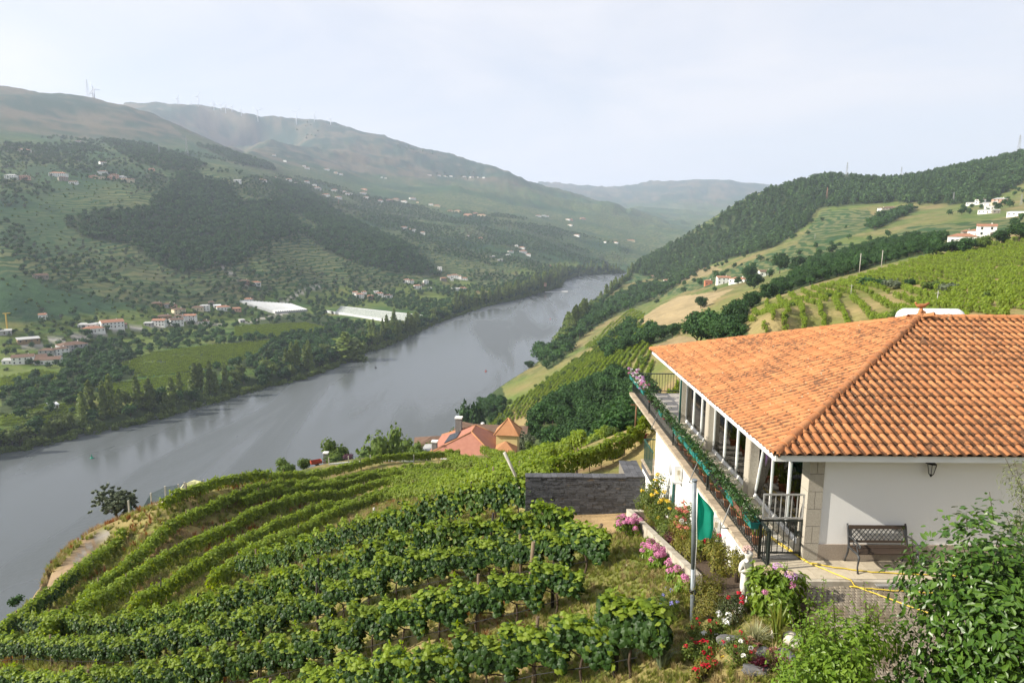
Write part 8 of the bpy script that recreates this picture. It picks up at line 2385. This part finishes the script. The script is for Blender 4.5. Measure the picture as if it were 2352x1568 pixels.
# ------------------------------------------------------------------ shrubs further off, agave, hedge
def far_bush(x, y, hpx, m, label, name='bush', wide=1.4, r=None, seed=0):
    X, Y, Z = spot(x, y) if r is None else px_at(x, y, r)
    if r is not None: Z = gz1(X, Y)
    d = math.hypot(X, Y); h = hpx / F_PX * d
    if r is not None: Z = max(Z, px_at(x, y, r)[2] - h * .6)
    rt = empty(name, (X, Y, Z - .1), label, 'bush', rz=seed); obj('foliage', crown_mesh(500 + seed, m, lobes=9, spread=.34, size=.26, nleaf=1100, leaf=.07, sub=1, height=.75, name='foliage'), rt, scale=(h * wide, h * wide, h)); obj('stems', T_SHORT[0], rt, scale=(h * .6, h * .6, h * .5))
far_bush(1432, 1075, 30, M_RED, 'red leaved photinia hedge behind the slate wall, left part', 'photinia', 1.5, 46, 1); far_bush(1468, 1072, 32, M_RED, 'red leaved photinia hedge behind the slate wall, right part', 'photinia', 1.4, 46, 2)
far_bush(800, 1052, 22, M_PURP, 'dark purple leaved shrub beside the paved terrace', 'purple_shrub', 1.3, 118, 3); far_bush(470, 1130, 20, M_YEL, 'yellowish flowering shrub on the brow by the fence', 'bush', 2.0, 115, 4); far_bush(770, 1060, 26, M_TREE2, 'round bright bush before the gate pillar', 'bush', 1.7, 114, 5)
far_bush(1405, 1095, 36, M_TREE2, 'bright green bush behind the middle of the slate wall', 'bush', 1.5, 44, 6); far_bush(1350, 1090, 30, M_TREE2, 'bright green bush behind the left end of the slate wall', 'bush', 1.5, 48, 7)
far_bush(36, 1372, 26, M_TREE, 'dark green conical bush at the left edge above the river', 'bush', 1.0, 58, 8)
AG = tuft_mesh(60, 34, 1.0, .85, leafmat('agave_leaf', (.36, .37, .20), (.52, .50, .30), trans=.05, per_obj=0), 6.0, 'leaves')
X, Y, Z = spot(14, 1408); ag = empty('agave', (X, Y, Z), 'pale spiky agave plant at the left edge beside the track', 'agave'); obj('leaves', AG, ag, scale=(1.5, 1.5, 1.5))
for i, (x, y, h, m, lab) in enumerate(((1990, 655, 26, M_TREE, 'dark bush on the bright terraces, first from the left'), (2022, 658, 24, M_TREE, 'dark bush on the bright terraces, second from the left'), (2052, 664, 26, M_OLIVE, 'grey green bush on the bright terraces'), (2088, 655, 20, M_TREE, 'dark round bush on the bright terraces right of the grey one'), (2140, 668, 28, M_TREE2, 'wide green bush on the bright terraces'), (2178, 672, 26, M_OLIVE, 'grey bush at the right of the wide green one'))):
    far_bush(x, y, h, m, lab, 'bush', 1.5, None, 20 + i)

# ------------------------------------------------------------------ grass on the near slope
def ground_tufts(n, protos, name, label, seed, rmin, rmax, size, test, zoff=0):
    rng = np.random.default_rng(seed)
    r = np.sqrt(rng.uniform(rmin ** 1.2, rmax ** 1.2, n * 4) ** (2 / 1.2)); a = rng.uniform(-.72, .62, n * 4)
    x, y = r * np.sin(a), r * np.cos(a); z = gz(x, y)
    px, py = project(x, y, z)
    m = (px > -30) & (px < 2380) & (py < 1640) & test(x, y, px, py)
    x, y, z, r = x[m][:n], y[m][:n], z[m][:n], r[m][:n]; k = len(x)
    s = size * rng.uniform(.5, 1.4, k) * np.clip(r / 22, .8, 2.2)
    scatter(name, label, np.stack([x, y, z - .02], 1), protos, np.stack([np.zeros(k), np.zeros(k), rng.uniform(0, 6.28, k)], 1), np.stack([s, s, s], 1))
def lawn(x, y, px, py):
    out = ~((x > 4.2) & (y > 13.0)) & ~((x > 5.3) & (y > 9.0)) & ~((y > 25.2) & (x > .6)) & ~in_poly(px, py, [(1275, 1180), (1452, 1178), (1440, 1222), (1340, 1240)])
    return out & ~in_poly(px, py, [(60, 1395), (90, 1350), (190, 1245), (262, 1222), (200, 1290), (75, 1400)])
G1 = [tuft_mesh(80 + k, 22, .34, .7, M_GRASS, 1.1) for k in range(3)]; G2 = [tuft_mesh(90 + k, 20, .40, .8, M_DRY, .9) for k in range(2)]; G3 = [tuft_mesh(95 + k, 20, .45, .6, M_RUST, 1.0) for k in range(2)]
ground_tufts(15000, G1, 'grass', 'tufts of green grass on the lawn and between the vine rows', 1, 9, 75, .62, lambda x, y, a, b_: lawn(x, y, a, b_) & (fbm(x / 2.5, y / 2.5, 77, 3) < .32))
ground_tufts(9000, G1 + G2[:1], 'lawn_grass', 'thick tufts of green and straw coloured grass on the lawn by the bed wall', 21, 9, 27, .5, lambda x, y, a, b_: lawn(x, y, a, b_) & (x > -2))
ground_tufts(6000, G2, 'dry_grass', 'tufts of dry straw coloured grass between the vine rows', 2, 10, 95, .60, lambda x, y, a, b_: lawn(x, y, a, b_) & (fbm(x / 2.5, y / 2.5, 77, 3) > .05))
ground_tufts(2600, G3, 'rusty_weeds', 'rust coloured seeding weeds under the vines', 3, 14, 90, .6, lambda x, y, a, b_: lawn(x, y, a, b_) & (fbm(x / 4, y / 4, 87, 3) > .22))
FL = [flower_ball(70, .05, 12, M_YELP, .05), flower_ball(71, .05, 12, M_WHITEP, .045), flower_ball(72, .05, 12, M_BLUEP, .045)]
ground_tufts(900, FL, 'wild_flowers', 'scattered yellow, white and blue wild flowers in the grass', 4, 11, 70, .8, lambda x, y, a, b_: lawn(x, y, a, b_) & (fbm(x / 3, y / 3, 97, 3) > .15))
"""pebbles and clods on the bare soil"""
rng_ = np.random.default_rng(8); st = []
for k in range(3):
    bm = bmesh.new(); bmesh.ops.create_icosphere(bm, subdivisions=1, radius=.05)
    for v in bm.verts: v.co = v.co * rng_.uniform(.6, 1.3); v.co.z *= .6
    me = bpy.data.meshes.new('clod'); bm.to_mesh(me); bm.free(); me.materials.append(mat('clod_%d' % k, (.36, .26, .15), (.28, .21, .14), scale=9, rough=1.0)); st.append(me)
ground_tufts(1500, st, 'clods', 'clods and stones lying on the bare soil below the slate wall', 9, 16, 27, .9, lambda x, y, a, b_: in_poly(a, b_, [(1270, 1185), (1460, 1180), (1445, 1245), (1340, 1262), (1200, 1240)]))

# ------------------------------------------------------------------ the valley air
hz = MB(); hz.box(-13000, 13000, -13000, 13000, float(GZ.min()) - 3.0, float(GZ.max()) + 40.0)
ho = hz.build('haze')
hm = bpy.data.materials.new('haze_air'); hm.use_nodes = True
hm.node_tree.nodes.clear()
_vo = hm.node_tree.nodes.new('ShaderNodeOutputMaterial'); _pv = hm.node_tree.nodes.new('ShaderNodeVolumePrincipled')
_pv.inputs['Density'].default_value = HAZE_DENSITY
_pv.inputs['Color'].default_value = (0.71, 0.80, 1.0, 1)
_pv.inputs['Anisotropy'].default_value = 0.2
hm.node_tree.links.new(_pv.outputs['Volume'], _vo.inputs['Volume'])
ho.data.materials.append(hm)
tag(ho, 'pale blue summer haze filling the valley air', 'haze', kind='stuff')
